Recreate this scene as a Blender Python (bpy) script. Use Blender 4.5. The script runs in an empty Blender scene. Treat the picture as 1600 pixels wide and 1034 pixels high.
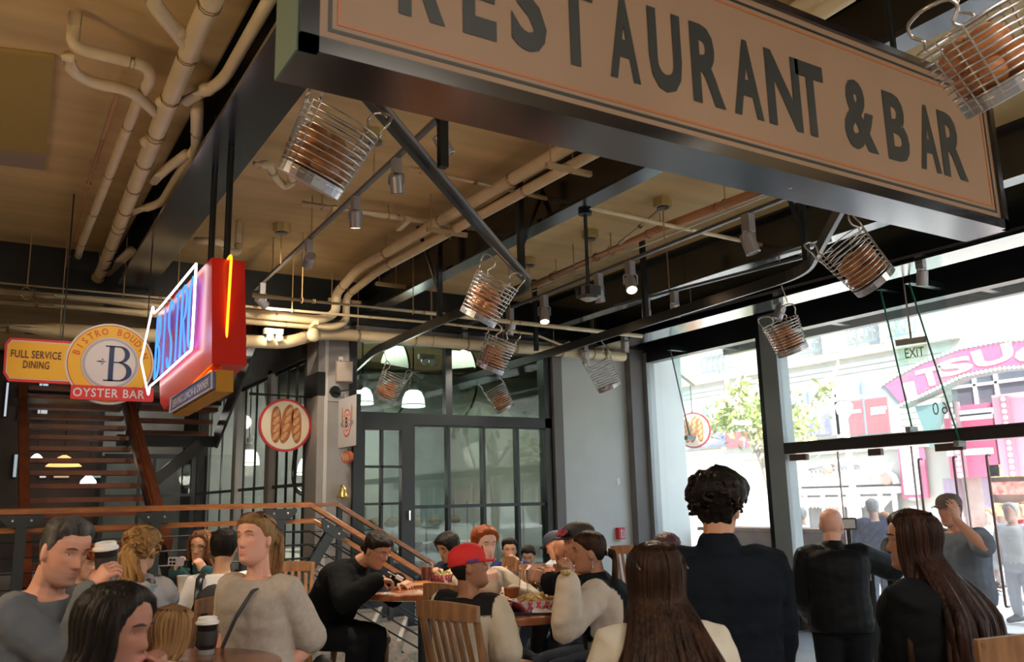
import bpy, bmesh, math, random
from mathutils import Vector, Matrix, noise
from math import sin, cos, pi, radians

S = bpy.context.scene
COL = S.collection

# ------------------------------------------------------------------ camera
FPX, YAW, PIT, ROL, CAMH = 1340.0, radians(31.7), radians(11.2), radians(-1.35), 1.65
FW = Vector((sin(YAW)*cos(PIT), cos(YAW)*cos(PIT), sin(PIT)))
_r = Vector((cos(YAW), -sin(YAW), 0)); _u = _r.cross(FW)
RT = _r*cos(ROL) + _u*sin(ROL)
UP = _u*cos(ROL) - _r*sin(ROL)
CP = Vector((0, 0, CAMH))
cd = bpy.data.cameras.new('camera'); cam = bpy.data.objects.new('camera', cd); COL.objects.link(cam)
cd.sensor_width = 36.0; cd.lens = FPX/1600*36.0; cd.clip_end = 400; cd.clip_start = 0.05
M = Matrix((RT, UP, -FW)).transposed().to_4x4(); M.translation = CP
cam.matrix_world = M
cd.dof.use_dof = True; cd.dof.focus_distance = 5.5; cd.dof.aperture_fstop = 4.0
S.camera = cam

# ------------------------------------------------------------------ world, sun, exposure
S.view_settings.view_transform = 'Standard'; S.view_settings.look = 'None'
S.view_settings.gamma = 1.0; S.view_settings.use_curve_mapping = False
S.view_settings.exposure = 2.35
w = bpy.data.worlds.new('world'); S.world = w; w.use_nodes = True
nt = w.node_tree; nt.nodes.clear()
wo = nt.nodes.new('ShaderNodeOutputWorld'); bg = nt.nodes.new('ShaderNodeBackground')
sky = nt.nodes.new('ShaderNodeTexSky'); sky.sky_type = 'NISHITA'
sky.sun_disc = False; sky.sun_elevation = radians(50); sky.sun_rotation = radians(204)
sky.dust_density = 2.0; sky.air_density = 1.0
bg.inputs['Strength'].default_value = 0.42
hz_ = nt.nodes.new('ShaderNodeMix'); hz_.data_type = 'RGBA'; hz_.inputs[0].default_value = 0.6; hz_.inputs[7].default_value = (1.05, 1.0, 0.93, 1)   # thin white haze over the blue
nt.links.new(sky.outputs[0], hz_.inputs[6]); nt.links.new(hz_.outputs[2], bg.inputs['Color']); nt.links.new(bg.outputs[0], wo.inputs['Surface'])
sd = bpy.data.lights.new('sun', 'SUN'); sun = bpy.data.objects.new('sun', sd); COL.objects.link(sun)
sd.energy = 4.2; sd.angle = radians(0.6); sd.color = (1.0, 0.95, 0.86)
sun.rotation_euler = Vector((0.26, 0.58, -0.77)).to_track_quat('-Z', 'Y').to_euler()
sun.location = (-20, -10, 30)

def lamp(kind, name, loc, energy, color=(1, 1, 1), size=0.1, target=None, spot=None, shape=None, sy=None):
    d = bpy.data.lights.new(name, kind); d.energy = energy; d.color = color
    if kind == 'AREA':
        d.size = size
        if sy: d.shape = 'RECTANGLE'; d.size_y = sy
    else:
        d.shadow_soft_size = size
    if spot: d.spot_size = radians(spot); d.spot_blend = 0.6
    o = bpy.data.objects.new(name, d); COL.objects.link(o); o.location = loc
    if target is not None:
        o.rotation_euler = (Vector(target)-Vector(loc)).to_track_quat('-Z', 'Y').to_euler()
    return o
# unseen fill lights added out of frame to brighten the room and its ceiling
lamp('AREA', 'fill_area', (1.5, -2.0, 4.3), 55, (1.0, 0.92, 0.80), 2.5, (1.5, -1.2, 0))
lamp('AREA', 'fill_area', (-3.0, 5.0, 4.2), 25, (1.0, 0.78, 0.5), 1.5, (-2.5, 5, 0))
lamp('POINT', 'fill_point', (1.2, -2.6, 2.9), 12, (1.0, 0.84, 0.62), 0.35)  # bare point lights added as warm fill, no fixture behind them
lamp('POINT', 'fill_point', (5.4, -1.2, 3.0), 18, (1.0, 0.86, 0.66), 0.35)
lamp('POINT', 'fill_point', (-2.6, 3.4, 2.6), 30, (1.0, 0.70, 0.40), 0.35)

# ------------------------------------------------------------------ pixel helpers (frame 1600 x 1034): a ray meets a plane of the room
def ray(x, y): return FW + RT*((x-800)/FPX) - UP*((y-517)/FPX)
def onX(x, y, v): d = ray(x, y); return CP + d*(v/d.x)
def onY(x, y, v): d = ray(x, y); return CP + d*(v/d.y)
def onZ(x, y, v): d = ray(x, y); return CP + d*((v-CAMH)/d.z)
def at(x, y, dep): return CP + ray(x, y)*dep
def proj(p):
    d = Vector(p)-CP; z = d.dot(FW); return 800+FPX*d.dot(RT)/z, 517-FPX*d.dot(UP)/z

# ------------------------------------------------------------------ materials
MATS = {}
def mat(name, col, rough=0.6, metal=0.0, var=0.0, scale=6.0, bump=0.0, bscale=40.0, spec=0.5, stretch=None, emit=None, estr=0.0, coat=0.0, col2=None):
    if name in MATS: return MATS[name]
    m = bpy.data.materials.new(name); m.use_nodes = True; nt = m.node_tree; N = nt.nodes
    b = N['Principled BSDF']
    b.inputs['Base Color'].default_value = (*col, 1); b.inputs['Roughness'].default_value = rough
    b.inputs['Metallic'].default_value = metal; b.inputs['Specular IOR Level'].default_value = spec
    if coat: b.inputs['Coat Weight'].default_value = coat; b.inputs['Coat Roughness'].default_value = 0.16
    tc = None
    if var > 0 or bump > 0:
        tc = N.new('ShaderNodeTexCoord'); mp = N.new('ShaderNodeMapping')
        nt.links.new(tc.outputs['Object'], mp.inputs['Vector'])
        if stretch: mp.inputs['Scale'].default_value = stretch
    if var > 0:
        n = N.new('ShaderNodeTexNoise'); n.inputs['Scale'].default_value = scale; n.inputs['Detail'].default_value = 5
        nt.links.new(mp.outputs[0], n.inputs['Vector'])
        mr = N.new('ShaderNodeMapRange'); mr.inputs[1].default_value = 0.3; mr.inputs[2].default_value = 0.7
        nt.links.new(n.outputs['Fac'], mr.inputs[0])
        mx = N.new('ShaderNodeMix'); mx.data_type = 'RGBA'
        c2 = col2 or tuple(max(0, c*(1-var)) for c in col)
        c1 = col if col2 else tuple(min(1, c*(1+var*0.6)) for c in col)
        mx.inputs[6].default_value = (*c2, 1); mx.inputs[7].default_value = (*c1, 1)
        nt.links.new(mr.outputs[0], mx.inputs[0]); nt.links.new(mx.outputs[2], b.inputs['Base Color'])
    if bump > 0:
        n2 = N.new('ShaderNodeTexNoise'); n2.inputs['Scale'].default_value = bscale; n2.inputs['Detail'].default_value = 4
        nt.links.new(mp.outputs[0], n2.inputs['Vector'])
        bp = N.new('ShaderNodeBump'); bp.inputs['Strength'].default_value = bump; bp.inputs['Distance'].default_value = 0.02
        nt.links.new(n2.outputs['Fac'], bp.inputs['Height']); nt.links.new(bp.outputs[0], b.inputs['Normal'])
    if emit:
        b.inputs['Emission Color'].default_value = (*emit, 1); b.inputs['Emission Strength'].default_value = estr
    MATS[name] = m
    return m

def glass_mat(name, tint=(1, 1, 1), refl=1.0, ior=1.5, rough=0.0, veil=0.0):
    if name in MATS: return MATS[name]
    m = bpy.data.materials.new(name); m.use_nodes = True; nt = m.node_tree; N = nt.nodes; N.clear()
    o = N.new('ShaderNodeOutputMaterial'); t = N.new('ShaderNodeBsdfTransparent'); g = N.new('ShaderNodeBsdfGlossy')
    g.inputs['Roughness'].default_value = rough
    t.inputs[0].default_value = (*tint, 1); fr = N.new('ShaderNodeFresnel'); fr.inputs['IOR'].default_value = ior
    ge = N.new('ShaderNodeNewGeometry'); mb_ = N.new('ShaderNodeMapRange'); mb_.inputs[3].default_value = ior; mb_.inputs[4].default_value = 1/ior
    nt.links.new(ge.outputs['Backfacing'], mb_.inputs[0]); nt.links.new(mb_.outputs[0], fr.inputs['IOR'])
    ml = N.new('ShaderNodeMath'); ml.operation = 'MULTIPLY'; ml.inputs[1].default_value = refl; ml.use_clamp = True
    mx = N.new('ShaderNodeMixShader')
    nt.links.new(fr.outputs[0], ml.inputs[0]); nt.links.new(ml.outputs[0], mx.inputs[0])
    body = t.outputs[0]
    if veil:
        tl = N.new('ShaderNodeBsdfTranslucent'); tl.inputs[0].default_value = (1, 0.99, 0.97, 1); m2 = N.new('ShaderNodeMixShader'); m2.inputs[0].default_value = veil  # translucent white mixed in to imitate flare haze over the street
        nt.links.new(t.outputs[0], m2.inputs[1]); nt.links.new(tl.outputs[0], m2.inputs[2]); body = m2.outputs[0]
    nt.links.new(body, mx.inputs[1]); nt.links.new(g.outputs[0], mx.inputs[2]); nt.links.new(mx.outputs[0], o.inputs[0])
    MATS[name] = m
    return m

def emat(name, col, strength):
    return mat(name, col, emit=col, estr=strength)

def vmat(name, rough=0.6, spec=0.4, bump=0.0, bscale=60, sss=0.0, var=0.0, vs=30):
    """principled material that reads the vertex colour layer 'Col'"""
    if name in MATS: return MATS[name]
    m = mat(name, (0.5, 0.5, 0.5), rough, spec=spec, bump=bump, bscale=bscale); nt = m.node_tree
    a = nt.nodes.new('ShaderNodeVertexColor'); a.layer_name = 'Col'
    b = nt.nodes['Principled BSDF']
    nt.links.new(a.outputs[0], b.inputs['Base Color'])
    if sss: b.inputs['Subsurface Weight'].default_value = sss; b.inputs['Subsurface Radius'].default_value = (0.012, 0.005, 0.003); b.inputs['Subsurface Scale'].default_value = 1.0
    return m

# ------------------------------------------------------------------ mesh builder
def frame(d):
    d = Vector(d).normalized()
    a = Vector((0, 0, 1)) if abs(d.z) < 0.95 else Vector((0, 1, 0))
    u = d.cross(a).normalized(); v = u.cross(d).normalized()
    return u, v

class MB:
    def __init__(s): s.v = []; s.f = []; s.m = []; s.cur = 0; s.c = None
    def add(s, vs, fs, mi=None):
        k = len(s.v); s.v += [Vector(p) for p in vs]
        s.f += [tuple(i+k for i in f) for f in fs]; s.m += [s.cur if mi is None else mi]*len(fs)
        return s
    def box(s, x0, x1, y0, y1, z0, z1, mi=None):
        return s.add([(x0,y0,z0),(x1,y0,z0),(x1,y1,z0),(x0,y1,z0),(x0,y0,z1),(x1,y0,z1),(x1,y1,z1),(x0,y1,z1)],
            [(0,3,2,1),(4,5,6,7),(0,1,5,4),(1,2,6,5),(2,3,7,6),(3,0,4,7)], mi)
    def obox(s, c, ax, ay, az, mi=None):
        """oriented box: centre and three half-axis vectors"""
        c = Vector(c); ax, ay, az = Vector(ax), Vector(ay), Vector(az)
        vs = [c+ax*i+ay*j+az*k for k in (-1,1) for (i,j) in ((-1,-1),(1,-1),(1,1),(-1,1))]
        return s.add(vs, [(0,3,2,1),(4,5,6,7),(0,1,5,4),(1,2,6,5),(2,3,7,6),(3,0,4,7)], mi)
    def bar(s, p, q, w, h=None, up=(0,0,1), mi=None):
        p, q = Vector(p), Vector(q); h = h or w; d = (q-p)
        u = d.cross(Vector(up))
        if u.length < 1e-5: u = d.cross(Vector((0,1,0)))
        u.normalize(); v = u.cross(d).normalized()
        return s.obox((p+q)/2, d/2, u*w/2, v*h/2, mi)
    def tube(s, pts, r, n=8, closed=False, caps=True, mi=None, sq=None):
        pts = [Vector(p) for p in pts]; L = len(pts)
        rs = r if isinstance(r, (list, tuple)) else [r]*L
        rings = []; pu = None
        for i, p in enumerate(pts):
            if closed: d = pts[(i+1) % L]-pts[i-1]
            else: d = pts[min(i+1, L-1)]-pts[max(i-1, 0)]
            if d.length < 1e-9: d = Vector((0,0,1))
            d.normalize()
            if pu is None: u, v = frame(d)
            else:
                u = pu-d*pu.dot(d)
                if u.length < 1e-6: u, v = frame(d)
                u.normalize(); v = d.cross(u)
            pu = u
            rr = rs[i]
            ra, rb = rr if isinstance(rr, (list, tuple)) else (rr, rr)
            rings.append([p+u*cos(2*pi*k/n)*ra+v*sin(2*pi*k/n)*rb for k in range(n)])
        return s.loft(rings, closed, caps, mi)
    def loft(s, rings, closed=False, caps=True, mi=None):
        n = len(rings[0]); L = len(rings); vs = [p for r in rings for p in r]; fs = []
        for i in range(L if closed else L-1):
            a = i*n; b = ((i+1) % L)*n
            for k in range(n):
                k2 = (k+1) % n; fs.append((a+k, a+k2, b+k2, b+k))
        if caps and not closed:
            fs.append(tuple(range(n-1, -1, -1))); fs.append(tuple((L-1)*n+k for k in range(n)))
        return s.add(vs, fs, mi)
    def cyl(s, p, q, r0, r1=None, n=16, mi=None):
        return s.tube([p, q], [r0, r0 if r1 is None else r1], n, mi=mi)
    def lathe(s, c, prof, n=24, axis=(0,0,1), mi=None, caps=True):
        c = Vector(c); u, v = frame(axis); ax = Vector(axis).normalized()
        rings = [[c+ax*h+(u*cos(2*pi*k/n)+v*sin(2*pi*k/n))*max(r, 1e-4) for k in range(n)] for r, h in prof]
        return s.loft(rings, False, caps, mi)
    def prism(s, poly, o, u, v, n, t, mi=None):
        """2-D polygon (x, y) placed at o with axes u, v and thickened t along n"""
        o, u, v, n = Vector(o), Vector(u), Vector(v), Vector(n); k = len(poly)
        vs = [o+u*x+v*y for x, y in poly]+[o+u*x+v*y+n*t for x, y in poly]
        fs = [tuple(range(k-1, -1, -1)), tuple(range(k, 2*k))]+[(i, (i+1) % k, k+(i+1) % k, k+i) for i in range(k)]
        return s.add(vs, fs, mi)
    def ell(s, c, rx, ry, rz, n=12, m=8, rot=None, mi=None):
        c = Vector(c); rings = []
        for i in range(m+1):
            a = -pi/2+pi*i/m; rr = max(cos(a), 0.02)
            ring = []
            for k in range(n):
                p = Vector((rx*rr*cos(2*pi*k/n), ry*rr*sin(2*pi*k/n), rz*sin(a)))
                if rot is not None: p = rot @ p
                ring.append(c+p)
            rings.append(ring)
        return s.loft(rings, False, True, mi)
    def mesh(s, name, mats, smooth=False, o=(0,0,0), fix=True):
        me = bpy.data.meshes.new(name); o = Vector(o)
        me.from_pydata([tuple(p-o) for p in s.v], [], s.f)
        for mm in (mats if isinstance(mats, (list, tuple)) else [mats]): me.materials.append(mm)
        if any(s.m): me.polygons.foreach_set('material_index', s.m)
        if s.c:
            ca = me.color_attributes.new('Col', 'FLOAT_COLOR', 'POINT')
            ca.data.foreach_set('color', [x for c in s.c for x in (*c, 1.0)])
        if fix:
            bm = bmesh.new(); bm.from_mesh(me); bmesh.ops.recalc_face_normals(bm, faces=bm.faces); bm.to_mesh(me); bm.free()
        if smooth:
            me.polygons.foreach_set('use_smooth', [True]*len(me.polygons))
        return me

ORG = {}
def put(me, name, parent=None, o=(0,0,0), label=None, cat=None, group=None, kind=None):
    ob = bpy.data.objects.new(name, me); COL.objects.link(ob); o = Vector(o)
    if parent is not None:
        ob.parent = parent; ob.location = o-ORG[parent]
    else: ob.location = o
    ORG[ob] = o
    if label: ob['label'] = label
    if cat: ob['category'] = cat
    if group: ob['group'] = group
    if kind: ob['kind'] = kind
    return ob
def obj(name, mb, mats, parent=None, smooth=False, label=None, cat=None, group=None, kind=None, o=None, fix=True, angle=None):
    if o is None: o = ORG[parent] if parent is not None else (sum(mb.v, Vector())/max(len(mb.v), 1))
    me = mb.mesh(name, mats, smooth or angle is not None, o, fix)
    if angle is not None:
        try: me.set_sharp_from_angle(angle=radians(angle))
        except Exception: pass
    return put(me, name, parent, o, label, cat, group, kind)
def thing(name, label, cat, o=(0,0,0), group=None, rz=0.0):
    e = bpy.data.objects.new(name, None); COL.objects.link(e); e.location = o; e.rotation_euler = (0, 0, rz)
    e['label'] = label; e['category'] = cat
    if group: e['group'] = group
    ORG[e] = Vector(o)
    return e
def kids(o): return [c for c in list(COL.objects) if c.parent == o]
CH = {}
def dup(root, loc, rz=0.0, label=None, group=None, scale=None):
    r = root.copy(); COL.objects.link(r); r.location = loc; r.rotation_euler = (0, 0, rz)
    ORG[r] = Vector(loc)
    if label: r['label'] = label
    if group: r['group'] = group
    if scale: r.scale = (scale,)*3
    if root not in CH: CH[root] = [(c, [g for g in COL.objects if g.parent == c]) for c in COL.objects if c.parent == root]
    for c, gs in CH[root]:
        cc = c.copy(); COL.objects.link(cc); cc.parent = r
        for g in gs:
            gg = g.copy(); COL.objects.link(gg); gg.parent = cc
    return r
def struct(name, mb, mats, parent=None, **k):
    if parent is None: k['kind'] = 'structure'
    return obj(name, mb, mats, parent, o=(0,0,0) if parent is None else None, **k)

def text_geo(body, h=1.0, sx=1.0, bold=0.0, depth=0.004, track=1.0):
    """flat lettering from the built-in font: returns verts (x right, y up, centred) and faces; h = cap height"""
    cu = bpy.data.curves.new('lettering', 'FONT'); cu.body = body; cu.align_x = 'CENTER'; cu.align_y = 'CENTER'
    cu.size = 1.0; cu.offset = bold; cu.extrude = 0.0; cu.resolution_u = 3; cu.space_character = track
    ob = bpy.data.objects.new('lettering', cu); COL.objects.link(ob)
    dg = bpy.context.evaluated_depsgraph_get(); me = bpy.data.meshes.new_from_object(ob.evaluated_get(dg))
    vs = [Vector(v.co) for v in me.vertices]; fs = [tuple(p.vertices) for p in me.polygons]
    bpy.data.objects.remove(ob); bpy.data.curves.remove(cu); bpy.data.meshes.remove(me)
    y0 = min(v.y for v in vs); y1 = max(v.y for v in vs); x0 = min(v.x for v in vs); x1 = max(v.x for v in vs)
    k = h/(y1-y0)
    return [Vector(((v.x-(x0+x1)/2)*k*sx, (v.y-(y0+y1)/2)*k, 0)) for v in vs], fs
def lettering(name, body, o, u, v, h, mats, parent, sx=1.0, bold=0.0, proud=0.003, width=None, track=1.0, warp=None):
    vs, fs = text_geo(body, h, sx, bold, track=track); u, v = Vector(u).normalized(), Vector(v).normalized(); n = u.cross(v)
    if width:
        w0 = max(p.x for p in vs)-min(p.x for p in vs)
        for p in vs: p.x *= width/w0
    o = Vector(o); mb = MB()
    if warp: vs = [warp(p) for p in vs]
    mb.add([o+u*p.x+v*p.y+n*proud for p in vs], fs)
    return obj(name, mb, mats, parent, fix=False)

def arc(c, r, a0, a1, n, u=(1,0,0), v=(0,0,1)):
    c, u, v = Vector(c), Vector(u), Vector(v)
    return [c+u*r*cos(a0+(a1-a0)*i/n)+v*r*sin(a0+(a1-a0)*i/n) for i in range(n+1)]
def bend(pts, r=0.08, n=4):
    """round the corners of a polyline"""
    pts = [Vector(p) for p in pts]; out = [pts[0]]
    for i in range(1, len(pts)-1):
        a, b, c = pts[i-1], pts[i], pts[i+1]
        d1, d2 = (a-b), (c-b); l = min(r, d1.length*0.45, d2.length*0.45)
        p, q = b+d1.normalized()*l, b+d2.normalized()*l
        for k in range(n+1):
            t = k/n; out.append((p*(1-t)+b*t)*(1-t)+(b*(1-t)+q*t)*t)
    out.append(pts[-1])
    return out
random.seed(7)
XV, ZV, YV = Vector((1,0,0)), Vector((0,0,1)), Vector((0,1,0))
# ================================================================== the setting
XW, YB, ZC, ZB = 8.88, 10.5, 4.5, 4.05       # window wall, back wall, ceiling deck, underside of beams
PZ = 0.65                                     # raised landing
M_black = mat('black_steel', (0.006, 0.009, 0.011), 0.32, var=0.3, scale=3)
M_beam = mat('beam_gloss_black', (0.006, 0.009, 0.012), 0.20, var=0.3, scale=3, coat=0.8)
M_frame = mat('charcoal_frame', (0.018, 0.022, 0.028), 0.4)
M_ceil = mat('ceiling_paint', (0.58, 0.405, 0.19), 0.8, var=0.22, scale=2.2, bump=0.3, bscale=9, stretch=(0.15, 1.6, 1))
M_floor = mat('floor_concrete', (0.30, 0.32, 0.34), 0.3, var=0.25, scale=1.2)
M_wall = mat('grey_plaster', (0.60, 0.63, 0.61), 0.85, var=0.05, scale=2, bump=0.08, bscale=120)
M_pil = mat('taupe_paint', (0.17, 0.16, 0.155), 0.6)
M_col = mat('column_grey', (0.34, 0.33, 0.33), 0.45, var=0.08)
M_alu = mat('grey_aluminium', (0.30, 0.33, 0.34), 0.4, 0.3)
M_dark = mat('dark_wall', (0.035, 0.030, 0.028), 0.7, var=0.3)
M_glass = glass_mat('window_glass', (0.93, 0.97, 0.96), 1.0, veil=0.03)  # street panes carry a faint white veil standing for glare
M_cglass = glass_mat('canopy_glass', (0.93, 0.97, 0.96), 1.0)
M_bglass = glass_mat('shop_glass', (0.66, 0.76, 0.74), 1.15)
M_sglass = glass_mat('side_glass', (0.90, 0.94, 0.93), 0.45)
M_wood = mat('rail_wood', (0.33, 0.12, 0.035), 0.3, var=0.35, scale=7, stretch=(1, 1, 6), coat=0.3)
M_cream = mat('cream_pipe_paint', (0.66, 0.53, 0.33), 0.45, var=0.10, scale=5)

struct('floor', MB().box(-7, XW+0.1, -7, 22, -0.2, 0), M_floor)
struct('ceiling', MB().box(-7, 8.95, -7, 24, ZC, ZC+0.5), M_ceil)
struct('wall_back_far', MB().box(-7, 9, 23.6, 23.9, 0, ZC), M_dark)
struct('wall_left', MB().box(-7.2, -7, -7, 24, 0, ZC), mat('left_wall', (0.30, 0.22, 0.15), 0.8))
struct('wall_behind', MB().box(-7, 9, -7.3, -7, 0, ZC), mat('rear_wall', (0.42, 0.34, 0.26), 0.8))

# ceiling beams (I sections running along the room)
def ibeam(name, x0, x1, y0, y1, zb=ZB):
    mb = MB(); xc = (x0+x1)/2
    mb.box(x0, x1, y0, y1, zb, zb+0.03); mb.box(xc-0.012, xc+0.012, y0, y1, zb+0.03, ZC-0.03); mb.box(x0, x1, y0, y1, ZC-0.03, ZC)
    return struct(name, mb, M_beam)
ibeam('ceiling_beam', 1.10, 1.45, -6.5, 11.5)
ibeam('ceiling_beam', 4.02, 4.20, -6.5, 10.3)
ibeam('ceiling_beam', 6.73, 6.92, -6.5, 10.4)
ibeam('ceiling_beam', 7.61, 8.04, -6.5, 10.2, 3.85)
ibeam('ceiling_beam', -1.65, -1.30, -6.5, 11.5)
mb = MB(); mb.box(-6, 8.85, 10.32, 10.36, 3.95, ZC); mb.box(-6, 8.85, 10.20, 10.48, 3.95, 3.98)
struct('ceiling_beam', mb, M_black)

# ---- back wall: column, glazed shopfront, grey wall
col = struct('column', MB().box(3.57, 4.03, 10.5, 10.96, 0, 4.05), M_col)
struct('trim_strip', MB().box(3.655, 3.70, 10.492, 10.5, 0, 4.0), mat('white_edge', (0.6, 0.6, 0.6), 0.4), col)
struct('steel_band', MB().box(3.56, 3.66, 10.485, 10.97, 3.02, 3.32), M_black, col)
struct('splice_plate', MB().box(3.70, 4.02, 10.485, 10.5, 2.95, 3.28), mat('plate_grey', (0.40, 0.39, 0.39), 0.45), col)
struct('wall_back', MB().box(7.26, 9.75, 10.5, 10.75, -0.1, 4.3), M_wall)
struct('trim_1', MB().box(7.10, 7.262, 10.38, 10.62, 0, 3.95), M_pil)
pl = struct('trim_2', MB().box(8.56, 8.87, 10.36, 10.5, 0, 3.98), M_pil)
struct('trim_3', MB().box(4.03, 8.87, 10.40, 10.60, 3.86, 4.05), M_pil)

def pane_grid(name, xs, zs, y, fr=0.035, dep=0.05, glass=M_bglass, frame_mat=M_frame, x_axis=True, parent=None, edge=0.06, off=0):
    """a glazed frame in a plane: every mullion, rail and pane is a part"""
    top = thing(name, '', 'window', (0,0,0)) if parent is None else parent
    if parent is None:
        del top['label']; del top['category']; top['kind'] = 'structure'
    def bx(a0, a1, z0, z1, d=dep):
        return MB().box(a0, a1, y-d, y+d, z0, z1) if x_axis else MB().box(y-d, y+d, a0, a1, z0, z1)
    for i, x in enumerate(xs):
        f = edge if i in (0, len(xs)-1) else fr
        obj('mullion', bx(x-f/2, x+f/2, zs[0], zs[-1]), frame_mat, top)
    for j, z in enumerate(zs):
        f = edge if j in (0, len(zs)-1) else fr
        obj('rail', bx(xs[0], xs[-1], z-f/2, z+f/2, dep*0.95), frame_mat, top)
    for i in range(len(xs)-1):
        for j in range(len(zs)-1):
            obj('pane', bx(xs[i]+0.01, xs[i+1]-0.01, zs[j]+0.01, zs[j+1]-0.01, 0.003), glass, top)
    return top
wx = [onY(x, 720, YB).x for x in (643, 700, 755, 808, 858)]
pane_grid('window_1', wx, [0.1, 0.75, 1.60, 2.70], YB+0.02, 0.045, 0.05, edge=0.07)
wx2 = [4.03, onY(700, 610, YB).x, 7.08]
pane_grid('window_2', wx2, [2.78, 3.80], YB+0.02, 0.10, 0.05, edge=0.10)
struct('trim_4', MB().box(4.05, 7.10, 10.44, 10.60, 2.68, 2.82), M_frame)
struct('trim_5', MB().box(6.98, 7.11, 10.44, 10.62, 0, 3.86), M_black)
# glazed door on the landing
dx0, dx1 = onY(549, 760, YB).x, onY(643, 760, YB).x
dr = thing('door_1', '', 'door'); del dr['label']; del dr['category']; dr['kind'] = 'structure'
a0, a1 = onY(567, 760, YB).x, onY(625, 760, YB).x; am = onY(595, 760, YB).x
zt, z1, z2 = 2.60, onY(595, 729, YB).z, onY(595, 787, YB).z
for x0, x1 in ((dx0, a0), (a1, dx1)): obj('stile', MB().box(x0, x1, 10.44, 10.54, 0.1, 2.68), M_frame, dr)
obj('top_rail', MB().box(a0, a1, 10.44, 10.54, zt, 2.68), M_frame, dr)
obj('bottom_rail', MB().box(a0, a1, 10.44, 10.54, 0.1, 0.9), M_frame, dr)
for z in (z1, z2): obj('muntin', MB().box(a0, a1, 10.46, 10.52, z-0.016, z+0.016), M_frame, dr)
obj('muntin', MB().box(am-0.018, am+0.018, 10.46, 10.52, 0.9, zt), M_frame, dr)
for xa, xb in ((a0, am), (am, a1)):
    for za, zb in ((0.9, z2), (z2, z1), (z1, zt)):
        obj('pane', MB().box(xa+0.02, xb-0.02, 10.488, 10.494, za+0.016, zb-0.016), M_bglass, dr)
hk = onY(640, 805, 10.40); obj('handle', MB().bar(hk+Vector((0,0,-0.06)), hk+Vector((0,0,0.06)), 0.02), mat('chrome', (0.7,0.7,0.72), 0.2, 1.0), dr, label='chrome handle')

# ---- bakery glass wall running away beside the stairs (X = 3.57)
ys = [10.98, 11.35, 11.75, 12.2, 12.75, 13.35, 14.0, 14.7, 15.5, 16.4, 17.4]
pane_grid('window_3', ys, [0.65, 1.92, 3.55], 3.57, 0.045, 0.012, glass=M_sglass, x_axis=False, edge=0.08)
M_post = mat('pale_post', (0.42, 0.40, 0.40), 0.5)
for y in (12.45, 14.35): struct('trim_post', MB().box(3.50, 3.62, y-0.09, y+0.09, 0.65, 3.6), M_post)
struct('wall_bakery_head', MB().box(3.5, 3.65, 10.96, 18, 3.55, ZC), M_dark)
# sloped dark bulkhead over it, and the far glazed bay of the stair hall
pane_grid('window_4', [1.9, 2.5, 2.75, 3.45], [0.65, 1.90, 2.62], 17.2, 0.05, 0.03, glass=M_sglass, edge=0.08)
struct('wall_store', MB().box(1.8, 3.65, 19.4, 19.5, 0, ZC), mat('store_grey', (0.42, 0.43, 0.42), 0.6, var=0.3, scale=2))
lamp('POINT', 'store_lamp', (2.5, 18.3, 3.4), 1.6, (1.0, 0.95, 0.85), 0.15)
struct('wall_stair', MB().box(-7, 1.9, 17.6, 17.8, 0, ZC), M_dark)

# ---- window wall to the street (X = 8.88)
struct('trim_6', MB().box(XW-0.06, XW+0.10, 10.28, 10.42, 0, 3.9), M_alu)
mu = struct('trim_7', MB().box(XW-0.07, XW+0.14, 7.66, 7.93, 0, 4.02), M_alu)
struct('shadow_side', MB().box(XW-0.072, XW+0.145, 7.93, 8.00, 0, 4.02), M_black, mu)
struct('plinth', MB().box(XW-0.08, XW+0.15, 7.64, 8.02, 0, 0.24), mat('plinth_steel', (0.03, 0.05, 0.06), 0.4), mu)
struct('trim_8', MB().box(XW-0.05, XW+0.12, -6.5, 10.4, 3.74, 3.92), M_black)
struct('trim_9', MB().box(XW-0.02, XW+0.06, -6.5, 10.4, 3.92, ZC), M_black)
tr = struct('trim_10', MB().box(XW-0.07, XW+0.10, -6.5, 7.67, 2.16, 2.30), mat('bronze_bar', (0.035, 0.028, 0.030), 0.35))
struct('shadow_gap', MB().box(XW-0.075, XW-0.07, -6.5, 7.67, 2.265, 2.272), M_black, tr)
struct('window_5', MB().box(XW-0.006, XW+0.006, 8.0, 10.3, 0.05, 3.76), M_glass)
struct('window_6', MB().box(XW-0.006, XW+0.006, 2.9, 7.66, 2.3, 3.76), M_glass)
struct('window_7', MB().box(XW-0.006, XW+0.006, -6.4, 2.88, 2.3, 3.76), M_glass)
struct('sill_strip', MB().box(XW-0.05, XW+0.06, 8.0, 10.3, 0, 0.06), M_alu, mu)
# glass doors under the transom
M_dk2 = mat('door_rail_steel', (0.085, 0.08, 0.085), 0.4, 0.3)
M_chr = MATS['chrome']
def gdoor(name, y0, y1, hy, inward=0.0):
    d = thing(name, '', 'door'); del d['label']; del d['category']; d['kind'] = 'structure'
    obj('pane', MB().box(XW-0.006, XW+0.006, y0, y1, 0.24, 2.15), M_glass, d)
    obj('bottom_rail', MB().box(XW-0.03, XW+0.03, y0, y1, 0.01, 0.24), M_dk2, d)
    obj('edge_strip', MB().box(XW-0.012, XW+0.012, y0-0.012, y0, 0.24, 2.15), mat('edge_taupe', (0.35, 0.27, 0.26), 0.4), d)
    if hy is not None:
        for sx in (-0.06,):
            obj('handle', MB().tube(bend([(XW, hy, 2.0), (XW+sx, hy, 2.0), (XW+sx, hy, 0.5), (XW, hy, 0.5)], 0.03, 3), 0.014, 8), mat('handle_brown', (0.22, 0.15, 0.15), 0.35, 0.4), d, smooth=True)
    return d
gdoor('door_2', onX(1322, 850, XW).y, 7.64, None)
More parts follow.
